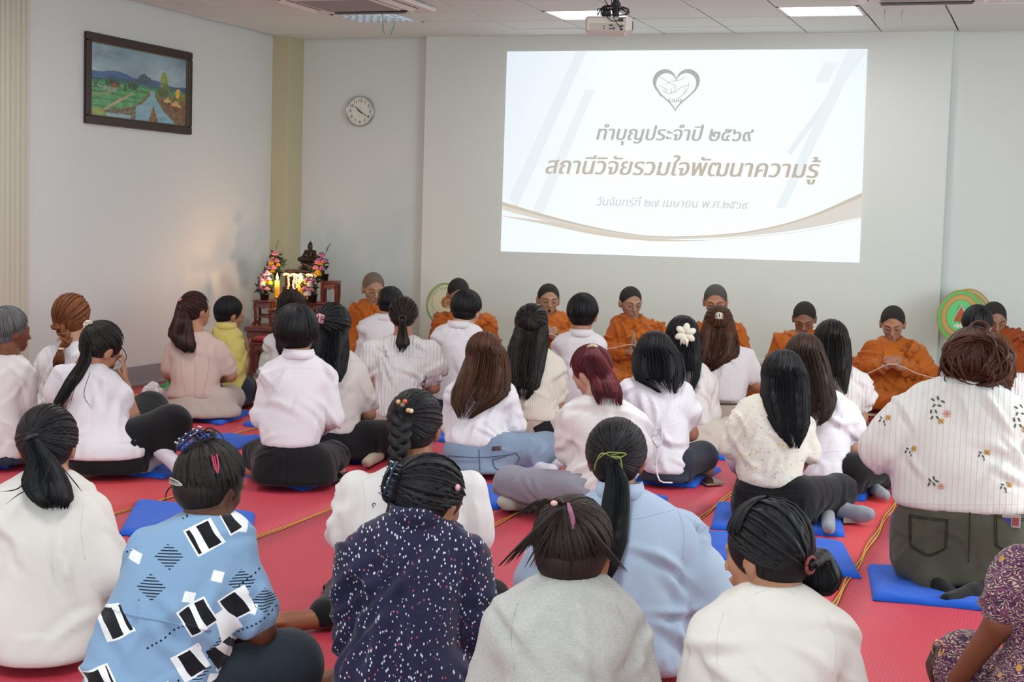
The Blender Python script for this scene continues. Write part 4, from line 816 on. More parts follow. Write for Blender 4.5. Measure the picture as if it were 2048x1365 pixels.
# ================================================================ ATTENDEES
W1 = cloth('white_cotton', 'e2e0e3'); W2 = cloth('white_tee', 'e0dddc', wr=.18); W3 = cloth('warm_white', 'd8d3cd', wr=.2); CRM = cloth('cream_knit', 'd8d2c4', kind='rib'); RIBW = cloth('white_rib', 'dedbdd', kind='rib'); BEI = cloth('beige_suit', 'c0aaa0', wr=.12)
BLKP = cloth('black_trousers', '0e0f12', wr=.35); NAVY = cloth('navy_denim', '17202e', kind='denim'); JEAN = cloth('pale_denim', '6f8296', kind='denim'); GREYT = cloth('grey_trousers', '8d8f9b', wr=.3); BEIP = cloth('beige_trousers', 'b3a69c', wr=.2); CRP = cloth('cream_trousers', 'c4bcb0', wr=.2); KHAK = cloth('green_denim', '3c3d31', kind='denim'); SLATE = cloth('slate_trousers', '1c242e', wr=.2)
SAT = cloth('satin', 'd6d0cc', .38, wr=.3); SOCKW = cloth('white_sock', 'd3d1da', wr=.3); SOCKG = cloth('grey_sock', '8f959d', wr=.3); SOCKB = cloth('beige_sock', 'a89a86', wr=.3); SMOK = cloth('white_smock', 'dcdada', kind='smock', wr=.5); LACE = cloth('white_lace', 'dbd8d6', kind='smock', wr=.35); YELS = cloth('yellow_shirt', 'd3c672', wr=.2); LBLU = cloth('light_blue_shirt', 'a4b6cc', wr=.22)
HEA = cloth('heather_grey', 'b9b8b4', kind='heather', wr=.2); PRN = cloth('blue_print', '7f9fc0', kind='print', wr=.12); DOT = cloth('navy_dotted', '1d1c3a', kind='dots', wr=.3); FLO = cloth('cream_floral', 'ddd9cb', kind='floral', wr=.35); LIN = cloth('white_pintuck', 'd9dad5', kind='lines', wr=.3); BAT = cloth('purple_batik', '3c2646', kind='batik', wr=.2); BSOCK = cloth('black_sock', '0d0d10', wr=.2); BLOUSE = cloth('white_blouse', 'e0dfe4', wr=.35)
GA = 'seated people seen from behind'
PINK = plain('pink_plastic', 'd79aa8', .35); CREAMF = plain('cream_satin', 'dcd8c8', .4, bump=.2); PEARL = plain('pearl', 'cdbb9a', .2); CLAWM = plain('claw_dark', '1c2c3c', .2); SILV = plain('silver_metal', 'b9bcc0', .25, .9); YBAND = plain('green_yellow_ribbon', '8f9a4a', .4)
def att(B, nm, d, m, off=.0, yaw=None):
    """place small parts on the hair: d = direction in the head frame"""
    return B.H.surf(np.array(d, float), off)
def claw(B, d, m, sz=.04, beads=None, name='claw_clip'):
    c = B.H.surf(np.array(d, float), .02); n = unit(c - B.o); t = unit(np.cross(n, (0, 0, 1))); u = np.cross(t, n); parts = []
    for q in (-1, 1):
        arc = [c + t * sz * math.sin(a) * .35 * q + u * sz * math.cos(a) + n * (.012 * math.sin(a)) for a in np.linspace(.1, math.pi - .1, 9)]; parts.append(tube(arc, .005, 6))
        for i in range(1, 8): p = arc[i]; parts.append(tube([p, p + t * q * .012 - n * .004, p + t * q * .018 - n * .02], .0028, 5))
    o = mk(name, parts, m, B.root)
    if beads:
        for q in (-1, 1):
            for i in range(5): a = .35 + .6 * i; mk('bead', ell(c + t * sz * math.sin(a) * .42 * q + u * sz * math.cos(a) + n * .016, (.0035,) * 3, 8, 5), beads, o)
    return o
def snap(B, d, m, ang=0., L=.028):
    c = B.H.surf(np.array(d, float), .012); n = unit(c - B.o); t = unit(np.cross(n, (0, 0, 1))); u = np.cross(t, n); a, b = math.cos(ang), math.sin(ang); x, y = t * a + u * b, -t * b + u * a
    return mk('snap_clip', [tube([c - x * L + y * .001, c - x * L * .3 + y * .006, c + x * L + y * .008, c + x * L - y * .006, c - x * L * .3 - y * .005, c - x * L], .0024, 6), tube([c - x * L, c + x * L * .85], .002, 5)], m, B.root)
def glasses(B, m=SILV, x0=-1, x1=1):
    T = lambda *v: B.o + B.R @ (np.array(v, float) * B.hs); parts = []
    for q in (-1, 1): parts.append(tube([T(q * .032 + .021 * math.cos(a), .097 - .004 * abs(math.cos(a)), -.03 + .015 * math.sin(a)) for a in np.linspace(0, 2 * math.pi, 16)], .0013, 5)); parts.append(tube([T(q * .053, .094, -.026), T(q * .074, .03, -.022), T(q * .078, -.01, -.03)], .0013, 5))
    parts.append(tube([T(-.011, .1, -.027), T(0, .104, -.025), T(.011, .1, -.027)], .0013, 5)); return mk('glasses', parts, m, B.root)
def strands(B, starts, m, w=.0022):
    for pts in starts: mk('loose_strand', tube(bez(pts, 12), [w] * 9 + [w * .7, w * .4, w * .2], 4, cap=False), m, B.root)

# --- back rows, left to right
B = person('grey-haired man in a white t-shirt at the left edge, face turned right', (5, 932), (22, 614), (18, 712), [(706, 17, 20), (722, 14, 44), (760, 10, 56), (820, 2, 58), (880, 0, 58), (915, 0, 62)], [(880, 0, 40), (930, 4, 52)], skin='c', yaw=62, pitch=2, hs=1.04, shirt=W2, pants=NAVY, face=True, armpx=[None, [(52, 755, .02), (50, 835, .04), (30, 880, .2), (22, 900, .25)]], sr=.066, legs='right', ank=((38, 905), (8, 920)), barefoot=True, lean=.05)
short_hair(B, 'grey', 110)
B = person('woman with a copper braid and white pleated dress by the left wall', (112, 893), (147, 587), (138, 685), [(678, 140, 18), (694, 135, 44), (730, 128, 57), (770, 120, 50), (786, 112, 42), (820, 106, 52), (870, 100, 62)], [(860, 100, 55), (892, 100, 70)], skin='e', yaw=38, pitch=0, hs=1.12, shirt=RIBW, pants=RIBW, armpx=[[(90, 720, 0), (76, 775, .02), (98, 780, .2)], None], sr=.055)
B.H.cap(1.04); braid(B, 'copper', (-.01, -.118, -.055), [(672, 134, 10), (690, 122, 9)], 90, .019, tail=False)
B.H = Hair(B.o, B.R, B.hs, 5); tp = B.px(121, 700, -.02); B.H.fall([(tp[0], tp[1] - .03, tp[2], .012, .012), (tp[0] - .008, tp[1] - .035, tp[2] - .06, .026, .018), (tp[0] - .012, tp[1] - .03, tp[2] - .17, .016, .01)], 26, .009); B.H.build(B.root, hm('copper'), name='braid_tail')
mk('hair_tie', tube([tp + np.array((.016 * math.cos(t), .015 * math.sin(t) - .03, .008)) for t in np.linspace(0, 2 * math.pi, 14)], .006, 6), PEARL, B.root)
B = person('praying woman in a white blouse and black trousers, one knee raised', (222, 950), (208, 647), (172, 735), [(722, 172, 22), (740, 178, 48), (775, 186, 62), (820, 192, 70), (850, 198, 66), (885, 207, 84, .18), (914, 208, 88, .19)], [(880, 208, 84, .185), (915, 214, 88, .185), (948, 222, 76, .16)], skin='a', yaw=50, pitch=34, roll=8, hs=1.12, lean=.1, shirt=BLOUSE, pants=BLKP, face=True, vox=.0095, sleeve='puff', sr=.06,
    armpx=[[(128, 755, .0), (110, 830, .1), (235, 790, .24), (246, 742, .2)], [(214, 770, .03), (264, 832, .08), (252, 772, .16), (249, 742, .16)]], hands={1: ((-1, .2, 0), .03), -1: ((1, .2, 0), .03)}, headdd=.16,
    legs=[[(235, 893, .05), (343, 850, .12), (329, 905, .02), (366, 938, -.06)], [(230, 905, .12), (300, 822, .55), (310, 915, .2), (290, 930, .1)]], sock=SOCKW, thigh=.108, cuff=.1)
T_ = (-.03, -.112, .035); pony_hair(B, 'blackb', T_, [(712, 172, 9), (745, 150, 12), (790, 120, 9), (818, 112, 3)], 90, 30, off=.02)
c = B.H.T(T_); [mk('pearl_scrunchie', ell(c + .024 * np.array((math.cos(a) * .8, -.4 + .2 * math.sin(a * 2), math.sin(a))) * (1 if j else .55), (.0085,) * 3, 8, 5), PEARL if (i + j) % 2 else W1, B.root) for j in (0, 1) for i, a in enumerate(np.linspace(0, 6.28, 12)[:-1])]
glasses(B); strands(B, [[B.px(240, 690, .2), B.px(253, 715, .22), B.px(236, 745, .2)], [B.px(180, 745, -.06), B.px(168, 790, -.09), B.px(185, 820, -.09)], [B.px(170, 730, -.05), B.px(150, 775, -.09), B.px(140, 812, -.09)]], hm('blackb'))
B = person('woman in a beige suit with a wavy auburn ponytail', (405, 838), (393, 584), (392, 668), [(660, 390, 18), (674, 390, 42), (700, 392, 54), (740, 392, 54), (765, 391, 47), (797, 390, 60)], [(790, 395, 56), (815, 405, 76), (838, 406, 78)], skin='a', yaw=52, pitch=2, hs=1.0, shirt=BEI, pants=BEIP, amp=.003, sr=.06, armpx=[[(346, 700, 0), (338, 748, .02), (352, 770, .2)], [(440, 700, .02), (462, 752, .06), (432, 762, .25)]], face=True)
pony_hair(B, 'auburn', (-.035, -.095, .05), [(640, 365, 16), (665, 362, 22), (690, 375, 14), (697, 378, 6)], 90, 60, .012, band=PINK, b0=.035, w=.011)
B = person('short-haired person with glasses in a yellow shirt, hands in prayer', (470, 812), (461, 594), (452, 658), [(648, 450, 17), (660, 452, 30), (690, 462, 30), (730, 466, 28), (770, 466, 30), (782, 468, 36)], [(775, 470, 34), (812, 468, 36)], skin='a', yaw=62, pitch=12, hs=1.0, shirt=YELS, pants=NAVY, face=True, vox=.008, armpx=[[(438, 690, .1), (455, 740, .2), (485, 720, .3), (490, 705, .3)], [(472, 690, 0), (485, 742, .02), (493, 720, .2), (494, 702, .22)]], legs='cross', hands={1: (None, .05), -1: (None, .05)}, collar=True, sr=.055, kx=.04, sock=SOCKG)
short_hair(B, 'black', 90, 1.03); glasses(B)
B = person('dark-haired woman in white directly before the altar', (575, 812), (584, 580), (577, 668), [(662, 577, 16), (674, 577, 38), (700, 577, 46), (760, 575, 42), (790, 575, 40)], [(780, 575, 40), (812, 575, 56)], skin='a', yaw=20, hs=1.05, shirt=W1, pants=BLKP, sleeve='long', kx=.03)
loose_hair(B, 'dark', [(610, 584, 27), (650, 582, 28), (690, 580, 24), (715, 578, 12)], 60, 50)
B = person('man in a white shirt in front of the elderly monk, left of the fan', (765, 812), (783, 575), (768, 640), [(628, 768, 19), (643, 768, 44), (662, 767, 62), (700, 765, 62), (770, 760, 52)], [(765, 760, 50), (812, 760, 64)], skin='a', yaw=20, pitch=14, hs=1.0, shirt=W1, pants=NAVY, sleeve='long', collar=True)
short_hair(B, 'black', 80)
B = person('person with short black hair in a white shirt and black trousers, feet bare', (592, 972), (597, 612), (597, 716), [(704, 598, 24), (722, 596, 56), (756, 595, 80), (810, 590, 76), (860, 584, 62), (893, 580, 58)], [(880, 580, 55), (905, 582, 66), (940, 588, 84), (970, 590, 84)], skin='a', yaw=14, pitch=4, hs=1.12, shirt=W1, pants=BLKP, sleeve='long', sr=.064, collar=True, legs='cross', kx=.16, barefoot=True,
    armpx=[[(540, 752, 0), (522, 835, .02), (548, 862, .22), (562, 850, .3)], [(652, 752, 0), (668, 835, .04), (640, 860, .25), (625, 850, .3)]], svox=.012)
short_hair(B, 'black', 150, 1.06, lo=1.05, nape=True)
B.H = Hair(B.o, B.R, B.hs * 1.06, 3); B.H.scalp(40, (.1, -.3, .95), lambda a: 118, .013, .012, (90, 270)); B.H.build(B.root, hm('black'), name='nape_hair')
B = person('woman with long black hair and a pink clip, white t-shirt, black trousers', (690, 920), (668, 608), (672, 705), [(696, 672, 22), (712, 673, 46), (740, 677, 56), (790, 676, 50), (830, 676, 44), (868, 676, 46)], [(855, 680, 42), (880, 690, 58), (915, 697, 60)], skin='a', yaw=14, pitch=6, hs=1.08, shirt=W3, pants=BLKP, armpx=[[(632, 742, 0), (625, 825, .06), (650, 850, .25)], [(715, 745, 0), (738, 828, .04), (705, 848, .25)]], sr=.06, legs='right', ank=((760, 905), (735, 925)), kx=.42, sock=SOCKB)
half_up(B, 'black', (-.05, -.115, .02), [(650, 665, 31), (680, 660, 34), (710, 657, 35), (740, 668, 18), (752, 672, 8)], 60, 70, .004); claw(B, (-.35, -.85, .12), PINK, .026, name='pink_hair_clip')
B = person('woman with a low ponytail in a white smocked blouse', (800, 866), (808, 594), (806, 676), [(668, 806, 20), (682, 804, 50), (705, 802, 56), (735, 800, 52), (765, 795, 46), (795, 795, 46), (835, 800, 56)], [(825, 800, 46), (864, 800, 52)], skin='a', yaw=4, pitch=8, hs=1.0, shirt=SMOK, pants=BEIP, sleeve='puff', sr=.07, armpx=[[(748, 705, 0), (744, 768, .06), (770, 790, .25)], [(856, 705, 0), (868, 775, .06), (835, 792, .25)]], amp=.009, fr=1.6, kx=.06)
pony_hair(B, 'dark', (.0, -.115, -.045), [(660, 806, 7), (682, 806, 12), (697, 803, 3)], 90, 30, band=DARK, low=True)
B = person('man in a white shirt with a back pleat in front of the cream fan', (910, 850), (935, 581), (918, 655), [(643, 922, 20), (658, 918, 46), (680, 912, 62), (730, 908, 60), (800, 905, 52)], [(795, 905, 50), (850, 905, 70)], skin='e', yaw=22, pitch=16, hs=1.1, shirt=W1, pants=NAVY, sleeve='long', collar=True, kx=.06)
short_hair(B, 'black', 90)
B = person('woman with long black half-up hair in a cream ribbed top', (1085, 890), (1065, 610), (1070, 700), [(692, 1070, 20), (706, 1072, 42), (735, 1077, 50), (780, 1076, 44), (815, 1076, 42), (842, 1080, 48)], [(832, 1082, 42), (862, 1090, 52), (888, 1092, 50)], skin='a', yaw=10, pitch=8, hs=1.08, shirt=CRM, pants=BEIP, armpx=[[(1035, 735, 0), (1035, 790, .06), (1060, 815, .25)], [(1112, 735, 0), (1114, 812, .04), (1090, 820, .25)]])
half_up(B, 'blackb', (.0, -.118, .03), [(650, 1064, 31), (690, 1056, 36), (730, 1050, 33), (765, 1050, 24), (788, 1046, 8)], 60, 75, .005)
hp_ = B.bvh
B = person('man in a white shirt in front of the monk with the open mouth', (1160, 860), (1167, 588), (1162, 672), [(660, 1163, 20), (676, 1161, 48), (698, 1160, 62), (750, 1160, 62), (810, 1158, 50)], [(805, 1158, 50), (860, 1158, 70)], skin='a', yaw=8, pitch=8, hs=1.12, shirt=W1, pants=NAVY, sleeve='long', collar=True)
short_hair(B, 'black', 90, 1.03)
B = person('woman with long golden brown hair in a white shirt and pale jeans', (955, 948), (970, 666), (962, 758), [(748, 965, 26), (764, 963, 56), (795, 962, 76), (840, 958, 74), (872, 955, 68), (892, 952, 62)], [(880, 955, 64), (905, 957, 68), (930, 960, 68), (946, 960, 66)], skin='e', yaw=6, pitch=10, hs=1.08, shirt=W1, pants=JEAN, sleeve='long', sr=.068, legs='right', ank=((1062, 935), (1098, 940)), kx=.36, sock=SOCKW, armpx=[[(915, 790, 0), (902, 850, .05), (925, 872, .2)], [(1010, 790, 0), (1030, 850, .04), (1005, 872, .2)]], svox=.012, thigh=.09)
loose_hair(B, 'brown', [(705, 975, 36), (740, 970, 44), (775, 962, 50), (800, 945, 36), (822, 930, 12)], 90, 110, .004)
B = person('woman with long black hair and a cream flower scrunchie in a satin blouse', (1395, 906), (1368, 633), (1382, 735), [(722, 1384, 18), (736, 1388, 32), (765, 1393, 40), (810, 1394, 38), (850, 1392, 36)], [(842, 1392, 36), (875, 1398, 46), (904, 1400, 46)], skin='a', yaw=16, pitch=6, hs=1.06, shirt=SAT, pants=CRP, sleeve='long', sr=.062, armpx=[[(1362, 765, 0), (1360, 830, .1), (1385, 845, .25)], [(1415, 765, 0), (1426, 828, .04), (1405, 848, .2)]], kx=.14)
loose_hair(B, 'black', [(665, 1366, 30), (700, 1370, 30), (740, 1372, 26), (775, 1374, 12)], 70, 60)
c = B.px(1371, 668, B.o[1] - .178); r_ = random.Random(4)
for i in range(6): a = i * 1.05 + .4; t = np.array((math.cos(a), -.25, math.sin(a))); mk('scrunchie_petal', ell(c + t * .034, (.034, .016, .022), 12, 8, rot(0, 0, -math.degrees(a))), CREAMF, B.root)
for q, t in ((-.03, -.05), (.012, -.055)): mk('scrunchie_petal', tube([c, c + np.array((q * .7, -.02, t * .6)), c + np.array((q, -.012, t * 1.5))], [.008, .017, .003], 6, .3), CREAMF, B.root)
B = person('woman with wavy brown hair in a white ribbed t-shirt and brown belt', (1452, 862), (1438, 613), (1445, 692), [(684, 1447, 20), (697, 1450, 44), (718, 1453, 52), (750, 1453, 48), (780, 1451, 42), (802, 1450, 40)], [(800, 1450, 41), (825, 1452, 48), (860, 1452, 52)], skin='a', yaw=-2, pitch=8, hs=1.03, shirt=RIBW, pants=BEIP, amp=.003, armpx=[[(1402, 715, 0), (1398, 760, .1), (1425, 775, .25)], [(1495, 715, 0), (1514, 770, .04), (1490, 780, .2)]])
half_up(B, 'brown', (.0, -.115, .025), [(645, 1438, 30), (680, 1437, 38), (705, 1432, 38), (725, 1420, 22), (737, 1414, 10)], 60, 60, .014); claw(B, (0, -.95, .22), CREAMF, .022)
b_ = B.px(1450, 805, 0); mk('belt', tube([np.array((b_[0] + .142 * math.cos(t), B.tr[-1][2] + .118 * math.sin(t), b_[2])) for t in np.linspace(0, 2 * math.pi, 30)], .011, 6, .5), plain('brown_leather', '4a332c', .4), B.root)
B = person('woman with long black hair in a white puff-sleeved blouse tied behind, dark jeans', (1330, 966), (1312, 665), (1312, 755), [(744, 1312, 26), (757, 1312, 52), (785, 1316, 64), (830, 1322, 60), (880, 1326, 52), (922, 1330, 50), (945, 1330, 47)], [(930, 1330, 44), (964, 1332, 52)], skin='a', yaw=6, pitch=10, hs=1.12, shirt=BLOUSE, pants=NAVY, sleeve='puff', sr=.062, armpx=[[(1262, 785, 0), (1262, 850, .1), (1290, 870, .25)], [(1362, 790, 0), (1382, 868, .05), (1352, 882, .25)]], svox=.012, kx=.16)
loose_hair(B, 'black', [(705, 1314, 42), (735, 1316, 45), (755, 1318, 40), (775, 1335, 16)], 90, 80)
yb = backy(B, B.px(0, 880, 0)[2]) - .02; q = lambda x, y, k=0.: B.px(x, y, yb - k)
for pts in ([q(1312, 872), q(1306, 882, .03), q(1316, 900, .02), q(1310, 930, .03)], [q(1312, 872), q(1322, 885, .03), q(1312, 910, .02), q(1318, 960, .03), q(1345, 966, .03)], [q(1312, 872), q(1296, 866, .03), q(1300, 888, .03), q(1313, 876, .01)], [q(1312, 872), q(1324, 860, .03), q(1322, 880, .03), q(1313, 876, .01)]): mk('ribbon_tie', tube(bez(pts, 14), .006, 5, .3), BLOUSE, B.root)
B = person('woman with a red high ponytail bowing left in a white t-shirt and grey trousers', (1200, 1042), (1180, 694), (1196, 798), [(788, 1198, 26), (803, 1203, 62), (835, 1208, 82), (890, 1210, 80), (940, 1205, 72), (985, 1196, 62)], [(950, 1200, 62), (985, 1196, 74), (1020, 1192, 78), (1042, 1190, 76)], skin='e', yaw=-48, pitch=28, roll=-6, hs=1.0, shirt=W2, pants=GREYT, amp=.008, sr=.068, face=True, legs='left', ank=((1068, 1005), (1018, 1004)), kx=.4, sock=cloth('patterned_sock', 'b9c2b8', wr=.2), armpx=[[(1142, 845, 0), (1142, 920, .06), (1170, 950, .25)], [(1268, 850, 0), (1278, 920, .06), (1240, 950, .25)]], svox=.012, headdd=.2)
pony_hair(B, 'red', (-.015, -.085, .085), [(712, 1186, 20), (745, 1205, 24), (775, 1215, 26), (795, 1218, 22)], 100, 80, .004, band=PEARL, b0=.035, w=.01)
B = person('man with black hair in white behind the brown messy bun', (1955, 890), (1957, 612), (1952, 700), [(686, 1952, 22), (702, 1952, 52), (728, 1952, 72), (780, 1950, 74), (840, 1950, 66)], [(835, 1950, 62), (888, 1950, 80)], skin='a', yaw=6, hs=1.05, shirt=W1, pants=NAVY, sr=.068)
short_hair(B, 'black', 80)
B = person('woman with fair wavy hair in a white lace blouse at the right edge', (2018, 935), (1992, 668), (2010, 755), [(742, 2010, 20), (756, 2012, 48), (785, 2016, 62), (830, 2018, 60), (890, 2020, 56)], [(885, 2020, 56), (932, 2020, 72)], skin='a', yaw=-6, pitch=10, hs=1.02, shirt=LACE, pants=BLKP, sleeve='puff')
loose_hair(B, 'light', [(705, 1992, 32), (735, 1992, 32), (760, 1996, 26), (775, 1998, 14)], 50, 50, .02)
B = person('long-haired woman in a white lace-sleeved blouse and black trousers before the monk with glasses', (1680, 925), (1665, 641), (1676, 740), [(728, 1678, 22), (742, 1681, 44), (770, 1685, 46), (810, 1684, 42), (850, 1684, 42)], [(845, 1684, 42), (875, 1690, 56), (922, 1695, 60)], skin='a', yaw=8, pitch=8, hs=1.08, shirt=LACE, pants=BLKP, sleeve='puff', sr=.06, armpx=[[(1645, 770, 0), (1640, 840, .1), (1660, 855, .25)], [(1718, 768, 0), (1722, 838, .04), (1700, 858, .25)]], legs='right', ank=((1745, 915), (1765, 925)), kx=.34, sock=SOCKB)
loose_hair(B, 'blackb', [(680, 1664, 32), (720, 1665, 33), (750, 1668, 26), (778, 1682, 10)], 80, 70)
B = person('woman with brown-streaked hair in a white puff-sleeved blouse, grey sock out to the right', (1650, 988), (1611, 669), (1640, 790), [(776, 1643, 24), (792, 1646, 48), (822, 1650, 56), (870, 1650, 50), (910, 1650, 48), (958, 1652, 62)], [(945, 1655, 46), (965, 1662, 58), (986, 1665, 62)], skin='a', yaw=4, pitch=10, hs=1.1, shirt=BLOUSE, pants=BLKP, sleeve='puff', sr=.062, legs='right', ank=((1728, 962), (1768, 990)), kx=.3, sock=SOCKG, armpx=[[(1605, 830, 0), (1600, 880, .1), (1630, 900, .25)], [(1690, 828, 0), (1702, 895, .05), (1675, 910, .25)]], thigh=.085)
loose_hair(B, 'streak', [(712, 1612, 37), (755, 1620, 40), (795, 1628, 38), (825, 1632, 24), (838, 1630, 12)], 90, 85, .004)
B = person('woman with black shoulder-length hair in a cream floral blouse and black trousers', (1545, 1048), (1569, 704), (1545, 800), [(788, 1542, 28), (802, 1541, 60), (835, 1541, 78), (885, 1542, 72), (925, 1542, 66), (972, 1542, 64)], [(950, 1542, 62), (975, 1542, 74), (1010, 1545, 84), (1045, 1548, 84)], skin='a', yaw=8, pitch=20, hs=1.1, shirt=FLO, pants=BLKP, sleeve='half', sr=.062, legs='right', ank=((1652, 1010), (1658, 1056)), kx=.24, sock=SOCKG, armpx=[[(1474, 850, 0), (1462, 892, .04), (1480, 945, .22)], [(1604, 850, 0), (1617, 905, .04), (1590, 950, .22)]], svox=.012, headdd=.16)
loose_hair(B, 'black', [(745, 1572, 40), (790, 1572, 42), (830, 1580, 34), (860, 1585, 20), (876, 1590, 8)], 100, 95, .003)
e = B.AR[0]; c = e[2] + (e[1] - e[2]) * .55; mk('elbow_bandage', tube([e[1] * 1., c, e[2] * .8 + e[1] * .2], [.05, .046, .04], 14), W1, B.root)
B = person('kneeling woman with a messy reddish-brown bun, embroidered blouse and green jeans', (1925, 1165), (1948, 664), (1925, 768), [(752, 1925, 36), (772, 1924, 88), (806, 1922, 122), (870, 1918, 134), (930, 1916, 132), (975, 1920, 130), (1018, 1922, 134)], [(985, 1925, 124), (1030, 1925, 130), (1090, 1925, 142), (1130, 1925, 142), (1160, 1925, 132)], skin='a', yaw=-4, pitch=14, hs=1.22, lean=.12, shirt=LIN, pants=KHAK, sleeve='wide', sr=.078, legs=[[(1870, 1090, .05), (1862, 1135, .32), (1868, 1176, -.12), (1932, 1213, -.28)], [(1985, 1090, .05), (1995, 1135, .32), (1985, 1172, -.14), (1900, 1200, -.3)]], bd=1.3, amp=.007, armpx=[[(1806, 830, 0), (1786, 908, .05), (1830, 940, .28)], [(2040, 830, 0), (2062, 905, .05), (2020, 935, .28)]], svox=.012, sock=BSOCK, thigh=.11, cuff=.02)
GW = B
B.H.cap(1.08); B.H.pulled(90, (.0, -.06, .1), .014, .01); H = B.H
for i in range(130):
    a, b, r1 = H.r.uniform(0, 6.28), H.r.uniform(-.4, .6), H.r.uniform(.05, .08); c0_ = H.T((.004, -.06, -.012)); sp = H.r.uniform(1.5, 3.4)
    H.lock([c0_ + H.R @ (np.array((math.cos(a + t * sp) * (r1 + .02 * math.sin(t * 5 + i)) * 1.15, -.045 + .04 * math.sin(a * 2 + t * 3) - .035 * math.cos(a + t), math.sin(a + t * sp) * r1 + .03 * b)) * H.s) for t in np.linspace(0, 1, 12)], .011 * H.s, .2, .5)
for i in range(60):
    a = H.r.uniform(0, 6.28); c0_ = H.T((.012, -.065, .108)); H.lock([c0_ + np.array((math.cos(a + t * 3) * .034, -.012 + .024 * math.sin(a + t * 2.2), math.sin(a + t * 3) * .024)) for t in np.linspace(0, 1, 8)], .009 * H.s, .3, .5)
for i in range(46):
    q_ = H.r.choice((-1, -1, 1, 1, 1)); x0 = q_ * H.r.uniform(.05, .1); L_ = H.r.uniform(.05, .13); p0 = H.T((x0, -.06 + H.r.uniform(-.05, .05), -.02 + H.r.uniform(-.04, .06))); H.lock([p0 + np.array((q_ * .014 * math.sin(t * 4 + i) + q_ * .012 * t, -.01 * t, -L_ * t)) for t in np.linspace(0, 1, 10)], .005, .2, .5)
H.build(B.root, hm('mess'))

# --- foreground row
B = person('woman with a straight black ponytail in a loose off-white t-shirt at the left', (85, 1318), (97, 812), (98, 955), [(938, 98, 40), (958, 94, 80), (1000, 90, 112), (1080, 88, 118), (1180, 84, 120), (1270, 82, 118), (1312, 82, 104)], None, skin='a', yaw=10, pitch=10, hs=1.0, shirt=W3, sleeve='half', sr=.074, thigh=.068, armpx=[[(-5, 1040, 0), (-28, 1140, .05), (20, 1200, .25)], [(178, 1035, 0), (214, 1150, .02), (190, 1170, .22), (184, 1145, .24)]], svox=.013, amp=.008, vox=.0105, legs='cross', pants=BLKP, kx=.12, bd=1.15)
pony_hair(B, 'black', (-.035, -.115, .01), [(900, 84, 22), (945, 90, 40), (975, 105, 34), (985, 112, 20)], 120, 90, band=DARK, b0=.03, w=.011)
strands(B, [[B.px(120, 930, -.05), B.px(145, 960, -.06), B.px(165, 985, -.05)], [B.px(100, 930, -.06), B.px(80, 975, -.09), B.px(45, 985, -.09), B.px(10, 1010, -.09)], [B.px(70, 930, -.06), B.px(40, 975, -.09), B.px(0, 985, -.09)]], hm('black'))
B = person('woman in a blue blouse printed with black and white shapes, navy claw clip in hair', (330, 1440), (428, 884), (425, 1040), [(1022, 424, 46), (1042, 412, 92), (1080, 396, 122), (1150, 368, 130), (1230, 345, 138), (1320, 312, 140), (1400, 300, 140)], [(1340, 320, 135), (1440, 315, 150)], skin='d', yaw=46, pitch=16, roll=4, hs=1.0, lean=.12, shirt=PRN, narrow=False, pants=SLATE, sleeve='short', sr=.072, armpx=[[(296, 1110, 0), (285, 1240, .1), (380, 1290, .3)], [(466, 1112, 0), (522, 1262, .02), (462, 1276, .2), (440, 1270, .25)]], legs=[[(370, 1400, .05), (575, 1330, .14), (480, 1400, .35), (560, 1410, .4)], [(300, 1400, .1), (260, 1380, .5), (450, 1400, .4), (600, 1370, .3)]], svox=.011, amp=.006, vox=.0095, face=True, barefoot=True, thigh=.1, bd=1.15)
B.H.cap(1.05, lo=1.05); B.H.pulled(120, (-.02, -.06, .09)); H = B.H
for i in range(34): a = H.r.uniform(0, 6.28); c0_ = H.T((-.02, -.055, .1)); H.lock([c0_ + H.R @ np.array((math.cos(a + t * 3) * .03, math.sin(a + t * 2) * .02, .008 + math.sin(a + t * 3) * .018)) for t in np.linspace(0, 1, 8)], .008, .25, .5)
H.build(B.root, hm('blackb')); claw(B, (-.28, -.62, .72), plain('navy_claw', '1c1d4a', .25), .042, SILV)
snap(B, (.62, -.55, .32), plain('crimson_clip', 'b0385a', .3), 1.4); snap(B, (-.15, -.98, -.36), plain('clear_clip', 'a7aaa2', .3), .1)
strands(B, [[H.T((-.03, -.06, .11)), H.T((-.0, -.07, .135)), H.T((.05, -.06, .12)), H.T((.07, -.06, .08))], [H.T((-.07, -.05, -.02)), H.T((-.09, -.07, -.06)), H.T((-.08, -.08, -.09))]], hm('blackb'))
B = person('woman with a long black braid and bead hair tie in a white t-shirt', (830, 1252), (834, 781), (842, 935), [(922, 842, 40), (940, 838, 82), (975, 832, 118), (1040, 825, 118), (1120, 825, 108), (1200, 828, 104), (1240, 828, 100)], [(1170, 828, 96), (1250, 828, 112)], skin='b', yaw=14, pitch=4, hs=1.02, shirt=W2, pants=BLKP, sr=.072, legs=[[(780, 1230, .05), (690, 1190, .5), (648, 1232, -.05), (565, 1240, -.1)], [(880, 1225, .05), (978, 1200, .3), (880, 1240, .4), (820, 1240, .4)]], barefoot=True, armpx=[[(712, 985, 0), (694, 1100, .04), (740, 1130, .28)], [(938, 985, 0), (948, 1100, .04), (900, 1130, .28)]], vox=.0105, svox=.012, thigh=.075, cuff=.02)
braid(B, 'black', (-.025, -.11, .02), [(870, 800, 14), (930, 795, 14), (980, 793, 13), (1020, 788, 9)], 130, .021, band=DARK)
c = B.H.surf(np.array((-.08, -.9, .42)), .02)
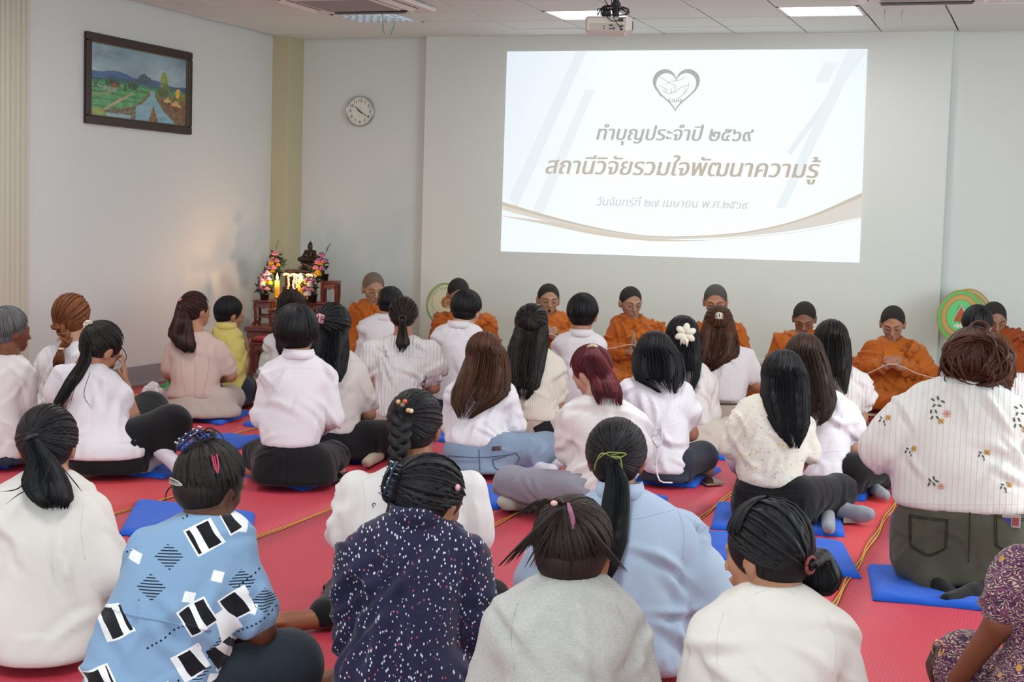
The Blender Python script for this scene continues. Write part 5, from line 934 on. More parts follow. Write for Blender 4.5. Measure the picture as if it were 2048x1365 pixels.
for x, z, col in ((-.022, .016, 'c8a070'), (.0, .018, 'c9542f'), (-.008, .006, '7f7466'), (.012, -.012, 'c8a070'), (.022, -.014, 'd8c6a4')): mk('hair_bead', ell(c + (x, -.008, z), (.0085,) * 3, 12, 8), plain('bead_' + col, col, .2), B.root)
yb = B.px(748, 1010, 0)
for dz, w_ in ((0, .006), (-.012, .0045), (-.022, .006)):
    p0 = CAM; h = B.bvh.ray_cast(Vector(B.loc(CAM)), Vector(B.px(748, 1010, 0) - B.loc(CAM)).normalized())
    if h[0]: c = np.array(h[0]) + (0, -.002, dz); mk('shirt_print', tube([c + np.array((w_ * math.cos(t), 0, w_ * .9 * math.sin(t))) for t in np.linspace(0, 6.28, 10)], .0013, 4), BLK, B.shirt)
B = person('woman with a dark claw clip in a navy shirt dotted with white', (820, 1450), (868, 912), (832, 1040), [(1022, 832, 46), (1044, 828, 98), (1085, 820, 128), (1160, 822, 132), (1250, 818, 132), (1340, 806, 138), (1410, 800, 142)], [(1380, 805, 105), (1448, 805, 112)], skin='b', yaw=38, pitch=18, roll=6, hs=1.04, lean=.14, shirt=DOT, pants=BLKP, sleeve='long', sr=.076, collar=True, kx=.0, thigh=.07, armpx=[[(718, 1120, 0), (712, 1270, .04), (760, 1340, .25)], [(934, 1120, 0), (948, 1260, .03), (930, 1340, .22)]], svox=.012, amp=.008, vox=.0105, face=True, bd=1.1)
B.H.cap(1.03, lo=1.05); B.H.pulled(130, (-.06, -.1, -.0)); H = B.H
for i in range(30): a = H.r.uniform(0, 6.28); c0_ = H.T((-.055, -.11, -.01)); H.lock([c0_ + H.R @ np.array((math.cos(a + t * 3) * .028, -.01 * math.sin(a), math.sin(a + t * 3) * .045)) for t in np.linspace(0, 1, 8)], .009, .25, .5)
H.build(B.root, hm('black')); claw(B, (-.52, -.8, -.0), CLAWM, .05, SILV); mk('hair_tie', ell(H.surf(np.array((.93, -.1, .3)), .01), (.008, .012, .01), 8, 6), PINK, B.root)
B = person('woman with a sleek ponytail and green ribbon in a light blue shirt', (1262, 1345), (1236, 838), (1240, 992), [(976, 1242, 42), (998, 1248, 92), (1040, 1256, 124), (1110, 1268, 126), (1200, 1278, 104), (1270, 1286, 98), (1335, 1290, 98)], [(1300, 1285, 78), (1345, 1285, 80)], skin='b', yaw=4, pitch=6, hs=1.02, shirt=LBLU, pants=NAVY, sleeve='wide', sr=.085, collar=True, kx=-.03, thigh=.07, armpx=[[(1138, 1070, 0), (1118, 1190, .05), (1160, 1270, .25)], [(1362, 1070, 0), (1392, 1240, .02), (1362, 1290, .22)]], svox=.012, amp=.009, vox=.0105)
pony_hair(B, 'black', (-.005, -.122, -.012), [(940, 1236, 17), (990, 1232, 22), (1050, 1225, 24), (1100, 1215, 16), (1128, 1210, 6)], 130, 70, b0=.024, w=.01)
c = B.H.T((-.005, -.135, -.005)); mk('ribbon_bow', [tube(bez([c + np.array(p) for p in ps], 14), .005, 6, .4) for ps in ([(0, -.01, 0), (-.03, -.015, .008), (-.045, -.005, -.02), (-.05, 0, -.045)], [(0, -.012, .004), (.03, -.015, .012), (.045, -.012, .008), (.02, -.018, -.004), (0, -.015, 0)], [(0, -.012, 0), (.025, -.02, .0), (.032, -.015, -.02), (.034, -.012, -.035)], [(-.04, -.01, -.01), (-.01, -.02, .012), (.04, -.015, .012)])], YBAND, B.root)
B = person('woman with a messy tufted ponytail and pink tie in a heather grey t-shirt', (1130, 1590), (1150, 996), (1150, 1160), [(1140, 1150, 50), (1162, 1146, 98), (1205, 1132, 136), (1280, 1122, 146), (1380, 1118, 144), (1480, 1118, 140), (1560, 1118, 140)], None, skin='b', yaw=8, pitch=12, hs=1.08, lean=.1, shirt=HEA, sleeve='half', sr=.075, armpx=[[(1018, 1255, 0), (985, 1400, .05), (1050, 1450, .25)], [(1240, 1255, 0), (1265, 1400, .05), (1200, 1450, .25)]], svox=.012, amp=.006, vox=.0105, bd=1.1)
B.H.cap(1.02, lo=1.1); B.H.pulled(120, (-.012, -.085, .075)); H = B.H; c0_ = H.T((-.012, -.095, .08))
for i in range(150):
    a = H.r.uniform(2.2, 7.2); L_ = H.r.uniform(.08, .17); d = np.array((math.cos(a) * .55, -.5, .35)); dn = np.array((math.cos(a) * .75, -.05, -1.)); H.lock([c0_ + d * L_ * t * .35 + dn * L_ * t * t + (0, -.01 * math.sin(t * 3.1), 0) for t in np.linspace(0, 1, 9)], .008, .1, .4)
for i in range(24): a = H.r.uniform(2.9, 3.8); L_ = H.r.uniform(.07, .125); H.lock([c0_ + np.array((math.cos(a) * L_ * t, -.03 * t, .03 * math.sin(t * 2.2) - .05 * t * t + H.r.uniform(-.004, .004))) for t in np.linspace(0, 1, 8)], .005, .1, .4)
H.build(B.root, hairmat('hair_cool_dark', '0a0706', '38221a')); mk('hair_tie', tube(bez([c0_ + np.array(p) for p in ((.008, -.055, .018), (.014, -.06, 0), (.02, -.055, -.02), (.022, -.05, -.045))], 10), [.004] * 2 + [.006] * 6 + [.003] * 2, 6), plain('mauve_tie', '9c5f7d', .5), B.root); mk('hair_bead', ell(c0_ + (-.026, -.03, .012), (.009, .007, .007), 10, 6), plain('rose_bead', 'd8a9a0', .3), B.root)
B = person('woman looking left, low bunch of hair with a red tie, plain white t-shirt', (1548, 1590), (1532, 1000), (1552, 1180), [(1162, 1552, 46), (1185, 1550, 98), (1228, 1548, 136), (1300, 1545, 146), (1400, 1545, 144), (1500, 1545, 140), (1565, 1545, 140)], None, skin='a', yaw=-58, pitch=8, hs=1.08, shirt=W3, sleeve='half', sr=.075, armpx=[[(1430, 1275, 0), (1405, 1420, .05), (1470, 1470, .25)], [(1660, 1275, 0), (1688, 1420, .05), (1630, 1470, .25)]], svox=.012, amp=.005, vox=.0095, face=True, bd=1.1)
B.H.cap(1.06, faceo=(0, .115, -.07), facer=(.08, .08, .095)); B.H.pulled(110, (.0, -.115, -.055)); H = B.H; H.scalp(50, (0, .0, 1), lambda a: 66, .012, .006, (-75, 75)); tp = H.T((0, -.122, -.045)); e = B.px(1642, 1178, B.o[1] - .02)
H.fall([(tp[0], tp[1], tp[2], .018, .018), (e[0] - .012, e[1] - .0, tp[2] + .0, .032, .035), (e[0] + .0, e[1], tp[2] - .05, .042, .038), (e[0] - .002, e[1], tp[2] - .085, .036, .034), (e[0] - .005, e[1], e[2] - .0, .014, .014)], 90, .009, .004, ragged=.12); H.build(B.root, hm('black'))
dd_ = H.R @ np.array((0, -1., 0)); a_ = unit(np.cross(dd_, (0, 0, 1))); mk('hair_tie', tube([tp + .02 * (math.cos(t) * a_ + math.sin(t) * np.array((0, 0, 1))) for t in np.linspace(0, 6.28, 16)], .005, 8), plain('red_tie', '7c2f2c', .5), B.root)
B = person('woman in a purple batik dress cut off by the right edge', (2110, 1560), (2160, 960), (2140, 1090), [(1075, 2140, 50), (1098, 2138, 88), (1150, 2135, 118), (1250, 2130, 128), (1350, 2125, 128), (1480, 2120, 128)], [(1400, 2110, 128), (1560, 2110, 140)], skin='c', yaw=-10, hs=1.0, shirt=BAT, pants=BAT, sleeve='short', sr=.07, armpx=[[(2042, 1140, 0), (2002, 1242, .0), (1915, 1360, .16), (1890, 1395, .2)], None], legs=[[(2060, 1480, .1), (1935, 1335, .3), (1990, 1480, .5), (2100, 1480, .5)], [(2150, 1480, .1), (2250, 1450, .4), (2100, 1480, .5), (2060, 1480, .5)]], svox=.012, vox=.0105, thigh=.1)
short_hair(B, 'black', 60)

# ================================================================ MONKS
ROBE = cloth('saffron_robe', 'b9661a', .75, wr=.3, tint='aa5513'); ROBE2 = cloth('dark_saffron_robe', '93400f', .75, wr=.3)
MB = plain('monk_brow', '1d1310', .7); MLIP = plain('monk_lip', '7a4238', .5); MOUTH = plain('mouth_inside', '1c0b0a', .6)
def monk(label, hx, crown, base, shw, yaw=0., pitch=18., roll=0., hs=1.06, skin='m', hair='241d19', robe=None, pray=False, mouth=0., elb=None, lap=True, sh_y=None, cx=None, handpx=None, Y=11.6, grey=None):
    """faces the camera: yaw 180 minus the turn"""
    NP[0] += 1; seed = NP[0] * 17; cx = hx if cx is None else cx; O = ony(cx, base, Y); O[2] = 0
    br = unit(O[:2] - CAM[:2]); X_ = np.array((br[1], -br[0])); rz = math.atan2(X_[1], X_[0]); dm = dep(O)
    def loc(p): q = p - O; return np.array((q[:2] @ X_, q[:2] @ br, q[2]))
    def px(x, y, dd=0.): return loc(P(x, y, dm + dd))
    root = empty('person', O, rz, label, 'person', 'monks seated along the wall'); B = Body(); B.root, B.px = root, px; z0 = .1; mm = dm / FPX
    o = px(hx, crown, -.06) - np.array((0, 0, .1 * hs)); R = rot(180 + yaw, pitch, roll); B.o, B.R, B.hs = o, R, hs; robe = robe or ROBE
    sy = sh_y or crown + 52; S_ = px(cx, sy, 0); sz = S_[2]
    S = SDF(); head_sdf(S, o, R, hs, True, mouth); nk = np.array((S_[0] * .4 + o[0] * .6, .0, sz + .01)); S.cap(o + R @ (np.array((0, -.035, -.065)) * hs), nk + (0, .02, -.03), .048 * hs, .05, .03)
    S.loft([(z0 + .02, 0, .02, .13, .1), (z0 + .3, 0, .02, .13, .09), (sz - .1, S_[0], .01, .11, .065), (sz - .02, S_[0], 0.01, .06, .05)], .03)
    hp_ = px(*(handpx or (cx, (sy + base) / 2 + 18)), -.3); el = []
    for q in (-1, 1):
        s = np.array((S_[0] + q * shw * mm * .74, .01, sz - .085)); e = np.array((S_[0] + q * (shw * mm + .02), -.05, max(hp_[2] - .07, z0 + .16))); wr = hp_ + np.array((q * .022, .03, -.06)) if pray else hp_ + np.array((q * .045, .04, -.03)); el.append((s, e, wr)); S.chain([s, e, wr], [.038, .034, .026], .02)
        if pray: hand(S, wr, (-q * .12, -.08, 1), (-q, 0, 0), -q, .03, 1.)
        else: hand(S, wr, (-q * .75, -.35, .55), (-q * .3, .8, -.2), -q, .5, .95)
    for q in (-1, 1): S.chain([np.array((q * .1, 0, z0 + .09)), np.array((q * .23, -.26, z0 + .08)), np.array((-q * .08, -.3, z0 + .05)), np.array((-q * .18, -.26, z0 + .05))], [.07, .055, .036, .03], .02)
    V, F = S.mesh(.0076); mk('body', (V, F), sm(skin), root)
    # cropped hair: thin shell following the skull
    H = Hair(o, R, hs, seed); H.S.ell(H.T((0, -.016, .003)), np.array((.0822, .0945, .0945)) * hs, R, .01); H.S.ell(H.T((0, -.05, -.045)), np.array((.055, .05, .05)) * hs, R, .03); H.S.ell(H.T((0, .112, -.048)), np.array((.076, .082, .09)) * hs, R, .01, True); H.S.ell(H.T((0, .115, -.1)), np.array((.1, .09, .085)) * hs, R, .01, True)
    for q in (-1, 1): H.S.ell(H.T((q * .08, .0, -.06)), np.array((.03, .045, .04)) * hs, R, .01, True)
    V, F = H.S.mesh(.0068); mk('cropped_hair', (V, F), plain('crop_' + hair, hair, .85, bump=.5, bs=400, var=.25), root)
    T = lambda *v: o + R @ (np.array(v, float) * hs)
    for q in (-1, 1):
        mk('eyebrow', tube([T(q * .014, .096, -.005), T(q * .032, .092, .003), T(q * .052, .074, -.002)], [.0035, .0042, .002], 6, .6), MB if not grey else plain('grey_brow', '4a423c', .8), root)
        mk('eyelid_line', tube([T(q * .017, .0905, -.026), T(q * .032, .0905, -.031), T(q * .047, .079, -.027)], [.0018, .0026, .0018], 5), MB, root)
    if mouth: mk('open_mouth', ell(T(0, .0905, -.088), np.array((.014, .006, .009)) * hs, 14, 8, R), MOUTH, root)
    mk('lips', [tube([T(-.021, .088, -.083), T(0, .0965, -.0795), T(.021, .088, -.083)], [.001, .0036, .001], 6), tube([T(-.019, .087, -.087 - mouth * .7), T(0, .096, -.091 - mouth), T(.019, .087, -.087 - mouth * .7)], [.001, .0042, .001], 6)], MLIP, root)
    # robe
    S = SDF(); W = shw * mm
    S.loft([(z0 + .02, 0, .0, W * .95, .17), (z0 + .18, S_[0] * .5, -.0, W * .8, .15), (hp_[2], S_[0], .0, W * .9, .13), (sz - .11, S_[0], .0, W * .93, .115), (sz - .05, S_[0], .005, W * .62, .1), (sz + .005, nk[0], .01, .085, .085)], .04)
    for s, e, wr in el: S.chain([s, e, e + (wr - e) * .72], [.062, .062, .05], .05); S.chain([e + (0, .03, -.02), np.array((e[0] * .9, -.06, z0 + .08))], [.07, .08], .06)
    if lap:
        for q in (-1, 1): S.chain([np.array((q * .08, 0, z0 + .1)), np.array((q * .235, -.24, z0 + .08)), np.array((q * .02, -.34, z0 + .055))], [.1, .078, .055], .06)
    S.cap(nk + (0, -.02, .06), nk + (0, -.05, .02), .056, .05, .015, True)
    # diagonal folded edge over the left shoulder and the roll round the neck
    rr_ = W * .95; f = lambda a, z: np.array((S_[0] + a * rr_, -.115 * math.sqrt(max(0, 1 - a * a * .9)) - .012, z))
    for j in range(5): S.chain([f(.78 - .06 * j, sz - .05 - .01 * j), f(.4 - .06 * j, sz - .075 - .025 * j), f(-.1 - .05 * j, sz - .15 - .035 * j), f(-.6, sz - .24 - .05 * j)], [.016, .014, .014, .012], .012)
    S.chain([nk + (-.075, .0, -.01), nk + (-.045, -.065, -.04), nk + (.02, -.085, -.07), nk + (.07, -.03, -.01), nk + (.04, .05, .02)], [.015] * 5, .012); S.chain([nk + (.075, .02, -.02), nk + (.13, .0, -.04), nk + (.17, .05, -.1)], [.022, .024, .02], .02)
    V, F = S.mesh(.0115); V = folds(V, F, .017, seed, 1.9, .35); V = folds(V, F, .012, seed + 3, 2.8, .2); V[:, 2] = np.maximum(V[:, 2], z0 + .004); mk('robe', (V, F), robe, root)
    B.hand = hp_ + (0, -.03, .0); B.wr = [e[2] for e in el]; B.O = O; B.X = X_; B.br = br; return B
def wpt(B, v): return np.array((B.O[0] + v[0] * B.X[0] + v[1] * B.br[0], B.O[1] + v[0] * B.X[1] + v[1] * B.br[1], v[2]))
M = []
M.append(monk('elderly monk with shaven head looking down beside the altar', 748, 545, 745, 48, yaw=-14, pitch=14, hs=1.1, skin='m', hair='6f5f52', sh_y=604, grey=1))
M.append(monk('monk partly hidden behind the man in front of the cream fan', 918, 557, 752, 60, yaw=-12, pitch=22, skin='m', cx=930, sh_y=622))
M.append(monk('young monk chanting with open mouth', 1098, 567, 770, 46, yaw=-8, pitch=6, roll=-2, skin='m', mouth=.009, sh_y=626, cx=1103, handpx=(1098, 668)))
M.append(monk('monk with palms pressed together, frowning, head turned left', 1263, 573, 795, 54, yaw=-20, pitch=12, skin='m', hs=1.04, pray=True, sh_y=634, cx=1277, handpx=(1267, 690), robe=ROBE))
M.append(monk('monk with grey cropped hair behind the wavy brown hair', 1432, 569, 790, 50, yaw=0, pitch=14, hs=1.08, skin='a', hair='4c4a47', sh_y=641, cx=1439))
M.append(monk('monk bowing low between the two grey-haired and spectacled monks', 1610, 604, 800, 50, yaw=2, pitch=26, hs=1.04, skin='n', sh_y=661, cx=1600))
B = monk('monk with rimless glasses holding the cord in clasped hands', 1787, 612, 815, 60, yaw=0, pitch=22, hs=1.08, skin='a', sh_y=677, cx=1790, handpx=(1785, 728)); M.append(B); B.H = None; glasses(B)
M.append(monk('monk at the right edge behind the messy bun, head turned left', 1990, 604, 815, 62, yaw=-16, pitch=16, hs=1.08, skin='n', robe=ROBE2, sh_y=656, cx=2008))
CORD = plain('white_cord', 'd9c9c0', .8); pts = []
for i, b in enumerate(M):
    h = wpt(b, b.hand)
    if i and i != 0:
        p = pts[-1]; mid = (p + h) / 2; mid[2] -= .07; pts += [p * .75 + h * .25 - (0, 0, .05), mid, p * .25 + h * .75 - (0, 0, .045)]
    pts.append(h)
pts.append(pts[-1] + (1.2, -.02, -.12))
tag(mk('cord', tube(bez(pts, 220), .0035, 5), CORD), 'long white cord running through the hands of the monks', 'cord')

# ================================================================ FANS BEHIND THE MONKS
def fan(label, x, y, d, hw, hh, rings, centre, tilt=.18, full=False):
    c = P(x, y, d); br = unit(c[:2] - CAM[:2]); r = empty('ceremonial_fan', (c[0], c[1], 0), math.atan2(-br[0], br[1]) + .0, label, 'fan'); cz = c[2]; mm = d / FPX; W, H_ = hw * mm, hh * mm
    def outline(s, k=28): return [(s * W * (math.cos(a) * (1 - .1 * math.sin(a))), s * H_ * math.sin(a) * (1. if math.sin(a) > 0 else 1.15)) for a in np.linspace(0, 2 * math.pi, k + 1)[:-1]]
    def disc(s0, s1, y0, y1, m, nm):
        a, b = outline(s0), outline(s1); n = len(a); T = lambda p, yy: (p[0], yy + p[1] * tilt, cz + p[1]); V = [T(p, y0) for p in a] + [T(p, y0) for p in b] + [T(p, y1) for p in a] + [T(p, y1) for p in b]; F = []
        for i in range(n): j = (i + 1) % n; F += [[i, n + i, n + j, j], [i, j, 2 * n + j, 2 * n + i], [n + i, 3 * n + i, 3 * n + j, n + j], [2 * n + i, 2 * n + j, 3 * n + j, 3 * n + i]]
        return mk(nm, (np.array(V), F), m, r, smooth=False)
    GOLD = plain('gold_braid', 'a98436', .4, .4, bump=.5, bs=180)
    s = 1.; yy = 0.
    for w_, col in rings:
        disc(s, max(.001, s - w_), yy, yy + .012, GOLD if col == 'gold' else plain('fan_' + col, col, .55, bump=.25, bs=120), 'fan_band'); s -= w_; yy -= .0015
    centre(r, cz, W, H_, tilt, yy)
    mk('handle', tube([(0, .008 - H_ * 1.1 * tilt, cz - H_ * 1.1), (0, .008 - H_ * tilt * 2.5, .02 if not full else .12)], .009, 8), plain('fan_handle', '6b4426', .4), r)
    return r
FC = plain('fan_thread', 'a9a274', .6); FO = plain('fan_orange', 'b5532c', .6); FWH = plain('fan_white', 'd8d6cc', .6); GOLD2 = plain('gold_thread', 'c29a3c', .4, .3)
def cen1(r, cz, W, H_, tl, yy):
    for i in range(16): a = i * math.pi / 8; mk('rosette_petal', ell((.03 + .052 * math.cos(a), yy - .004, cz - .0 + .052 * math.sin(a)), (.012, .003, .009), 8, 5, rot(0, 0, -math.degrees(a))), FO, r)
    for rad, m in ((.043, FO), (.033, FC), (.02, GOLD2), (.009, FO)): mk('rosette_ring', tube([(.03 + rad * math.cos(t), yy - .003 - (.05 - rad) * .05, cz + rad * math.sin(t)) for t in np.linspace(0, 6.283, 24)], .004, 5), m, r)
    mk('rosette_centre', ell((.03, yy, cz), (.045, .004, .045), 20, 6), plain('rosette_base', 'b98a6a', .6), r)
    for i in range(26): a = i * 6.283 / 26; x, z = .72 * W * math.cos(a), .76 * H_ * math.sin(a); mk('scroll_embroidery', tube([(x + .022 * math.cos(a * 3 + t) * (1 - t * .12), yy - .002 + z * tl, cz + z + .018 * math.sin(a * 2 + t) * (1 - t * .12)) for t in np.linspace(0, 5, 12)], .0016, 4), FC, r)
fan('cream embroidered ceremonial fan with an orange rosette behind the second monk', 890, 606, 13.2, 38, 40, ((.05, 'gold'), (.07, '5aa57a'), (.87, 'c6c19f')), cen1)
def cen2(r, cz, W, H_, tl, yy):
    oz = cz - .04; drop = lambda s, n=26: [(.0 + s * .075 * math.sin(t) * math.sin(t / 2) ** 1.3, oz + s * (-.105 * math.cos(t) * -1 - .0)) for t in np.linspace(0, 2 * math.pi, n + 1)[:-1]]
    def slab(s, y, m, nm): p = drop(s); n = len(p); V = [(a, y, b) for a, b in p] + [(a, y + .004, b) for a, b in p]; mk(nm, (np.array(V), [list(range(n)), list(range(n, 2 * n))[::-1]] + [[i, n + i, n + (i + 1) % n, (i + 1) % n] for i in range(n)]), m, r, smooth=False)
    slab(1.15, yy - .004, FWH, 'pearl_border'); slab(1., yy - .008, FO, 'drop_emblem')
    for i, (a, b) in enumerate(drop(1.1, 40)): mk('pearl_bead', ell((a, yy - .008, b), (.0038,) * 3, 6, 4), FWH, r)
    mk('wheel', [tube([(.012 + .026 * math.cos(t), yy - .012, oz + .0 + .026 * math.sin(t)) for t in np.linspace(0, 6.283, 20)], .004, 5)] + [tube([(.012, yy - .011, oz), (.012 + .026 * math.cos(t), yy - .011, oz + .026 * math.sin(t))], .0022, 4) for t in np.linspace(0, 6.283, 9)[:-1]], GOLD2, r)
    for a in (-60, -30, 0, 30, 60): mk('lotus_petal', ell((.0 + .035 * math.sin(math.radians(a)), yy - .013, oz - .06 + .014 * math.cos(math.radians(a))), (.01, .004, .026), 8, 6, rot(0, 0, a)), FWH, r)
fan('green ceremonial fan with a beaded orange drop emblem beside the wall corner', 1922, 630, 12.0, 47, 50, ((.05, 'gold'), (.12, '57b368'), (.05, 'gold'), (.16, 'b39a58'), (.04, 'gold'), (.58, '5fc276')), cen2)
fan('second green ceremonial fan, mostly hidden behind the first', 1937, 629, 12.12, 47, 51, ((.05, 'gold'), (.1, 'a8a884'), (.05, 'gold'), (.8, '8fa981')), lambda *a: None)
fan('orange and gold fan low behind the wavy brown hair', 1496, 752, 12.15, 36, 36, ((.1, 'gold'), (.1, 'c97f4a'), (.8, 'cfa070')), lambda *a: None, full=True)
fan('gold fan low behind the monk with pressed palms', 1222, 712, 12.2, 20, 26, ((.2, 'gold'), (.8, 'b59a52')), lambda *a: None, full=True)

# ================================================================ ALTAR
TW = plain('altar_wood', '5e2618', .3, bump=.15, bs=50, var=.25); TWd = plain('altar_wood_dark', '33130c', .35)
def table(label, x0, x1, yt, yb, d, dep_=.3, apron=.045, mat=TW, cushion_=False, board=None):
    a, b = P(x0, yt, d), P(x1, yt, d); w_ = (b - a)[0] / (math.cos(0)); c = (a + b) / 2; ang = .34; L = np.linalg.norm((b - a)[:2]) / 2; zt = c[2]; zb = P((x0 + x1) / 2, yb, d)[2]; zb = max(zb, .0)
    r = empty('altar_table', (c[0], c[1], zb), ang, label, 'table'); h = zt - zb; s = unit(np.array(CL[:2])); D = dep_
    mk('table_top', [bbox(-L, L, 0, D, h - .018, h, .004), bbox(-L + .008, L - .008, .006, D - .006, h - .03, h - .018, .003)], mat, r, smooth=False)
    ap = [(-L + .012, h - .03)] + [(-L + .012, h - .03 - apron)] + [(-L + .03 + (2 * L - .06) * t, h - .03 - apron * (.55 + .45 * abs(math.cos(t * math.pi * 2)))) for t in np.linspace(0, 1, 13)] + [(L - .012, h - .03 - apron), (L - .012, h - .03)]
    for y in (.01, D - .022): n = len(ap); V = [(p, y, q) for p, q in ap] + [(p, y + .012, q) for p, q in ap]; mk('apron', (np.array(V), [list(range(n)), list(range(n, 2 * n))[::-1]] + [[i, n + i, n + (i + 1) % n, (i + 1) % n] for i in range(n)]), mat, r, smooth=False)
    for y in (.0, D - .03):
        for q in (-1, 1):
            xx = q * (L - .022); prof = [(h - .03, 0, .018), (h * .75, q * .004, .015), (h * .45, -q * .004, .013), (h * .12, -q * .002, .013), (.02, q * .008, .017), (0, q * .01, .016)]
            mk('leg', tube([(xx + o_, y + .015, z) for z, o_, _ in prof], [k_ for _, _, k_ in prof], 4), mat, r, smooth=False)
    if board: mk('stretcher', [bbox(-L + .01, L - .01, .005, .02, h * board - .01, h * board + .01, .002), bbox(-L + .01, L - .01, D - .02, D - .005, h * board - .01, h * board + .01, .002)], mat, r, smooth=False)
    if cushion_: mk('red_pad', bbox(-L + .012, L - .012, .012, D - .012, h, h + .035, .012), plain('red_velvet', '7d1420', .7), r)
    r['h'] = h; return r, c, L
table('small carved altar table at the left carrying a flower pot', 505, 548, 601, 652, 13.15, .26, board=.35)
table('low carved altar table carrying the tall brass candlestick', 535, 580, 620, 668, 13.0, .26, board=.35)
table('tall red-lit altar table under the black statue', 569, 628, 541, 660, 13.55, .3, board=.3)
table('lower altar shelf table behind the garlands', 563, 615, 575, 660, 13.3, .26)
table('tall carved altar table at the right with a slim leg', 640, 677, 563, 668, 13.35, .24)
table('small carved altar table at the right carrying a flower pot', 618, 652, 605, 668, 13.15, .24, board=.5)
a = P(503, 654, 12.95); bt = empty('altar_platform', (a[0] + .42, a[1] + .28, 0), .34, 'long dark wooden base board under the altar tables', 'table')
mk('base_top', bbox(-.55, .36, -.14, .34, a[2] - .04, a[2], .006), TW, bt, smooth=False); mk('plinth', [bbox(-.53, .34, -.12, .32, a[2] - .12, a[2] - .04, .006)], TW, bt, smooth=False)
for x in (-.5, .31):
    for y in (-.1, .29): mk('leg', bbox(x - .025, x + .025, y - .02, y + .02, 0, a[2] - .12, .004), TW, bt, smooth=False)
table('red-cushioned wooden kneeling stool before the altar', 500, 550, 686, 754, 12.6, .3, cushion_=True)
# statue
BRZ = plain('dark_bronze', '2c1e18', .35, .4, var=.3, bs=60); d_ = 13.62
p = P(620, 540, d_); st = empty('seated_statue', p, -.25, 'dark bronze seated meditating statue on the tallest altar table', 'statue'); mm = d_ / FPX; s = .92
S = SDF(); S.loft([(.0, 0, 0, .115, .075), (.02, 0, 0, .112, .072), (.05, 0, 0, .085, .055), (.07, 0, 0, .095, .06), (.085, 0, 0, .09, .058)], .01)
mk('pedestal', S.mesh(.006), BRZ, st)
S = SDF(); S.chain([(-.02, 0, .115), (-.088, -.02, .105), (.0, -.055, .1)], [.026, .022, .017], .015).chain([(.02, 0, .115), (.088, -.02, .105), (.0, -.06, .108)], [.026, .022, .016], .015)
S.loft([(.09, 0, 0, .045, .035), (.14, 0, 0, .03, .025), (.19, 0, 0, .048, .03), (.205, 0, 0, .03, .022)], .015)
for q in (-1, 1): S.chain([(q * .045, 0, .19), (q * .062, -.01, .14), (q * .04 if q > 0 else -.07, -.04, .118 if q > 0 else .11)], [.015, .012, .009], .01)
S.cap((0, 0, .2), (0, -.002, .225), .013, .012).ell((0, -.004, .24), (.019, .021, .026)).ell((0, 0, .262), (.012, .012, .012)).cap((0, 0, .265), (0, 0, .305), .007, .0012)
for q in (-1, 1): S.cap((q * .02, 0, .245), (q * .021, 0, .222), .003, .003, .004)
V, F = S.mesh(.0042); mk('figure', (V, F), BRZ, st); st.scale = (1.08, 1.0, .86)
mk('white_thread', [tube([(x, -.078, z) for x, z in zip((-.09, -.05, -.03, -.035, -.05, -.045, 0, .05, .1), (.06, .06, .05, .01, .015, .055, .06, .04, .02))], .0018, 4)], CORD, st)
# candles, flames
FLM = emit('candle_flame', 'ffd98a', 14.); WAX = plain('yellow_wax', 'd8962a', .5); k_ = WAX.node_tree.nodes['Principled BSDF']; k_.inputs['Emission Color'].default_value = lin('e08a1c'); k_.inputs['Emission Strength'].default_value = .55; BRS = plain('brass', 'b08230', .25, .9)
for (x, yt, yb, yh, d), lb in zip(((553.5, 562, 594, 620, 13.0), (600, 562, 592, 612, 13.1)), ('tall lit yellow candle on a brass candlestick at the left of the altar', 'shorter lit yellow candle in front of the garlands')):
    t, b, h = P(x, yt, d), P(x, yb, d), P(x, yh, d); r = empty('candle', h, 0, lb, 'candle'); L1, L0 = (t - h)[2], (b - h)[2]
    mk('candlestick', lathe([(.045, 0), (.047, .008), (.02, .018), (.012, .03), (.022, .045), (.011, .06), (.018, L0 * .75), (.012, L0 * .85), (.026, L0 - .008), (.026, L0)], 18), BRS, r)
    mk('wax', lathe([(.02, L0), (.02, L1), (.016, L1 + .004), (.004, L1)], 14), WAX, r); mk('wick', tube([(0, 0, L1), (.001, 0, L1 + .012)], .0015, 4), BLK, r)
    mk('flame', lathe([(.002, L1 + .006), (.0095, L1 + .018), (.0105, L1 + .03), (.005, L1 + .05), (.0008, L1 + .068)], 12), FLM, r)
    l = bpy.data.lights.new('flame_light', 'POINT'); l.energy = 5.5; l.color = (1, .52, .26); l.shadow_soft_size = .02; lo = bpy.data.objects.new('flame_light', l); COL.objects.link(lo); lo.location = h + np.array((.0, -.035, L1 + .035))
# garland stand
GM = plain('jasmine_garland', 'e3dcc6', .7, bump=.4, bs=200); c = P(598, 590, 13.25); r = empty('garland_stand', c, .3, 'white jasmine garlands hung on a gold stand, glowing in candlelight', 'garland'); Z = (P(598, 552, 13.25) - c)[2]
mk('stand', [tube([(x, 0, 0), (x, 0, Z)], .005, 6) for x in (-.1, .0, .1)] + [tube([(-.13, 0, Z), (.13, 0, Z)], .006, 6)] + [bbox(-.12, .12, -.03, .03, -.01, .0, .002)], BRS, r)
gl = []
for x, L in ((-.09, .17), (-.045, .2), (.0, .21), (.05, .2), (.1, .14), (-.02, .12), (.025, .13)):
    for i in range(int(L / .016)): gl.append(ell((x + rnd.uniform(-.006, .006), -.012 + rnd.uniform(-.004, .004), Z - .016 * i), (.011, .011, .009), 6, 4))
for i in range(26): gl.append(ell((-.13 + .0104 * i, -.005, Z + .008 + .006 * math.sin(i)), (.014, .014, .012), 6, 4))
tag(mk('jasmine_strings', gl, GM, r), kind='stuff')
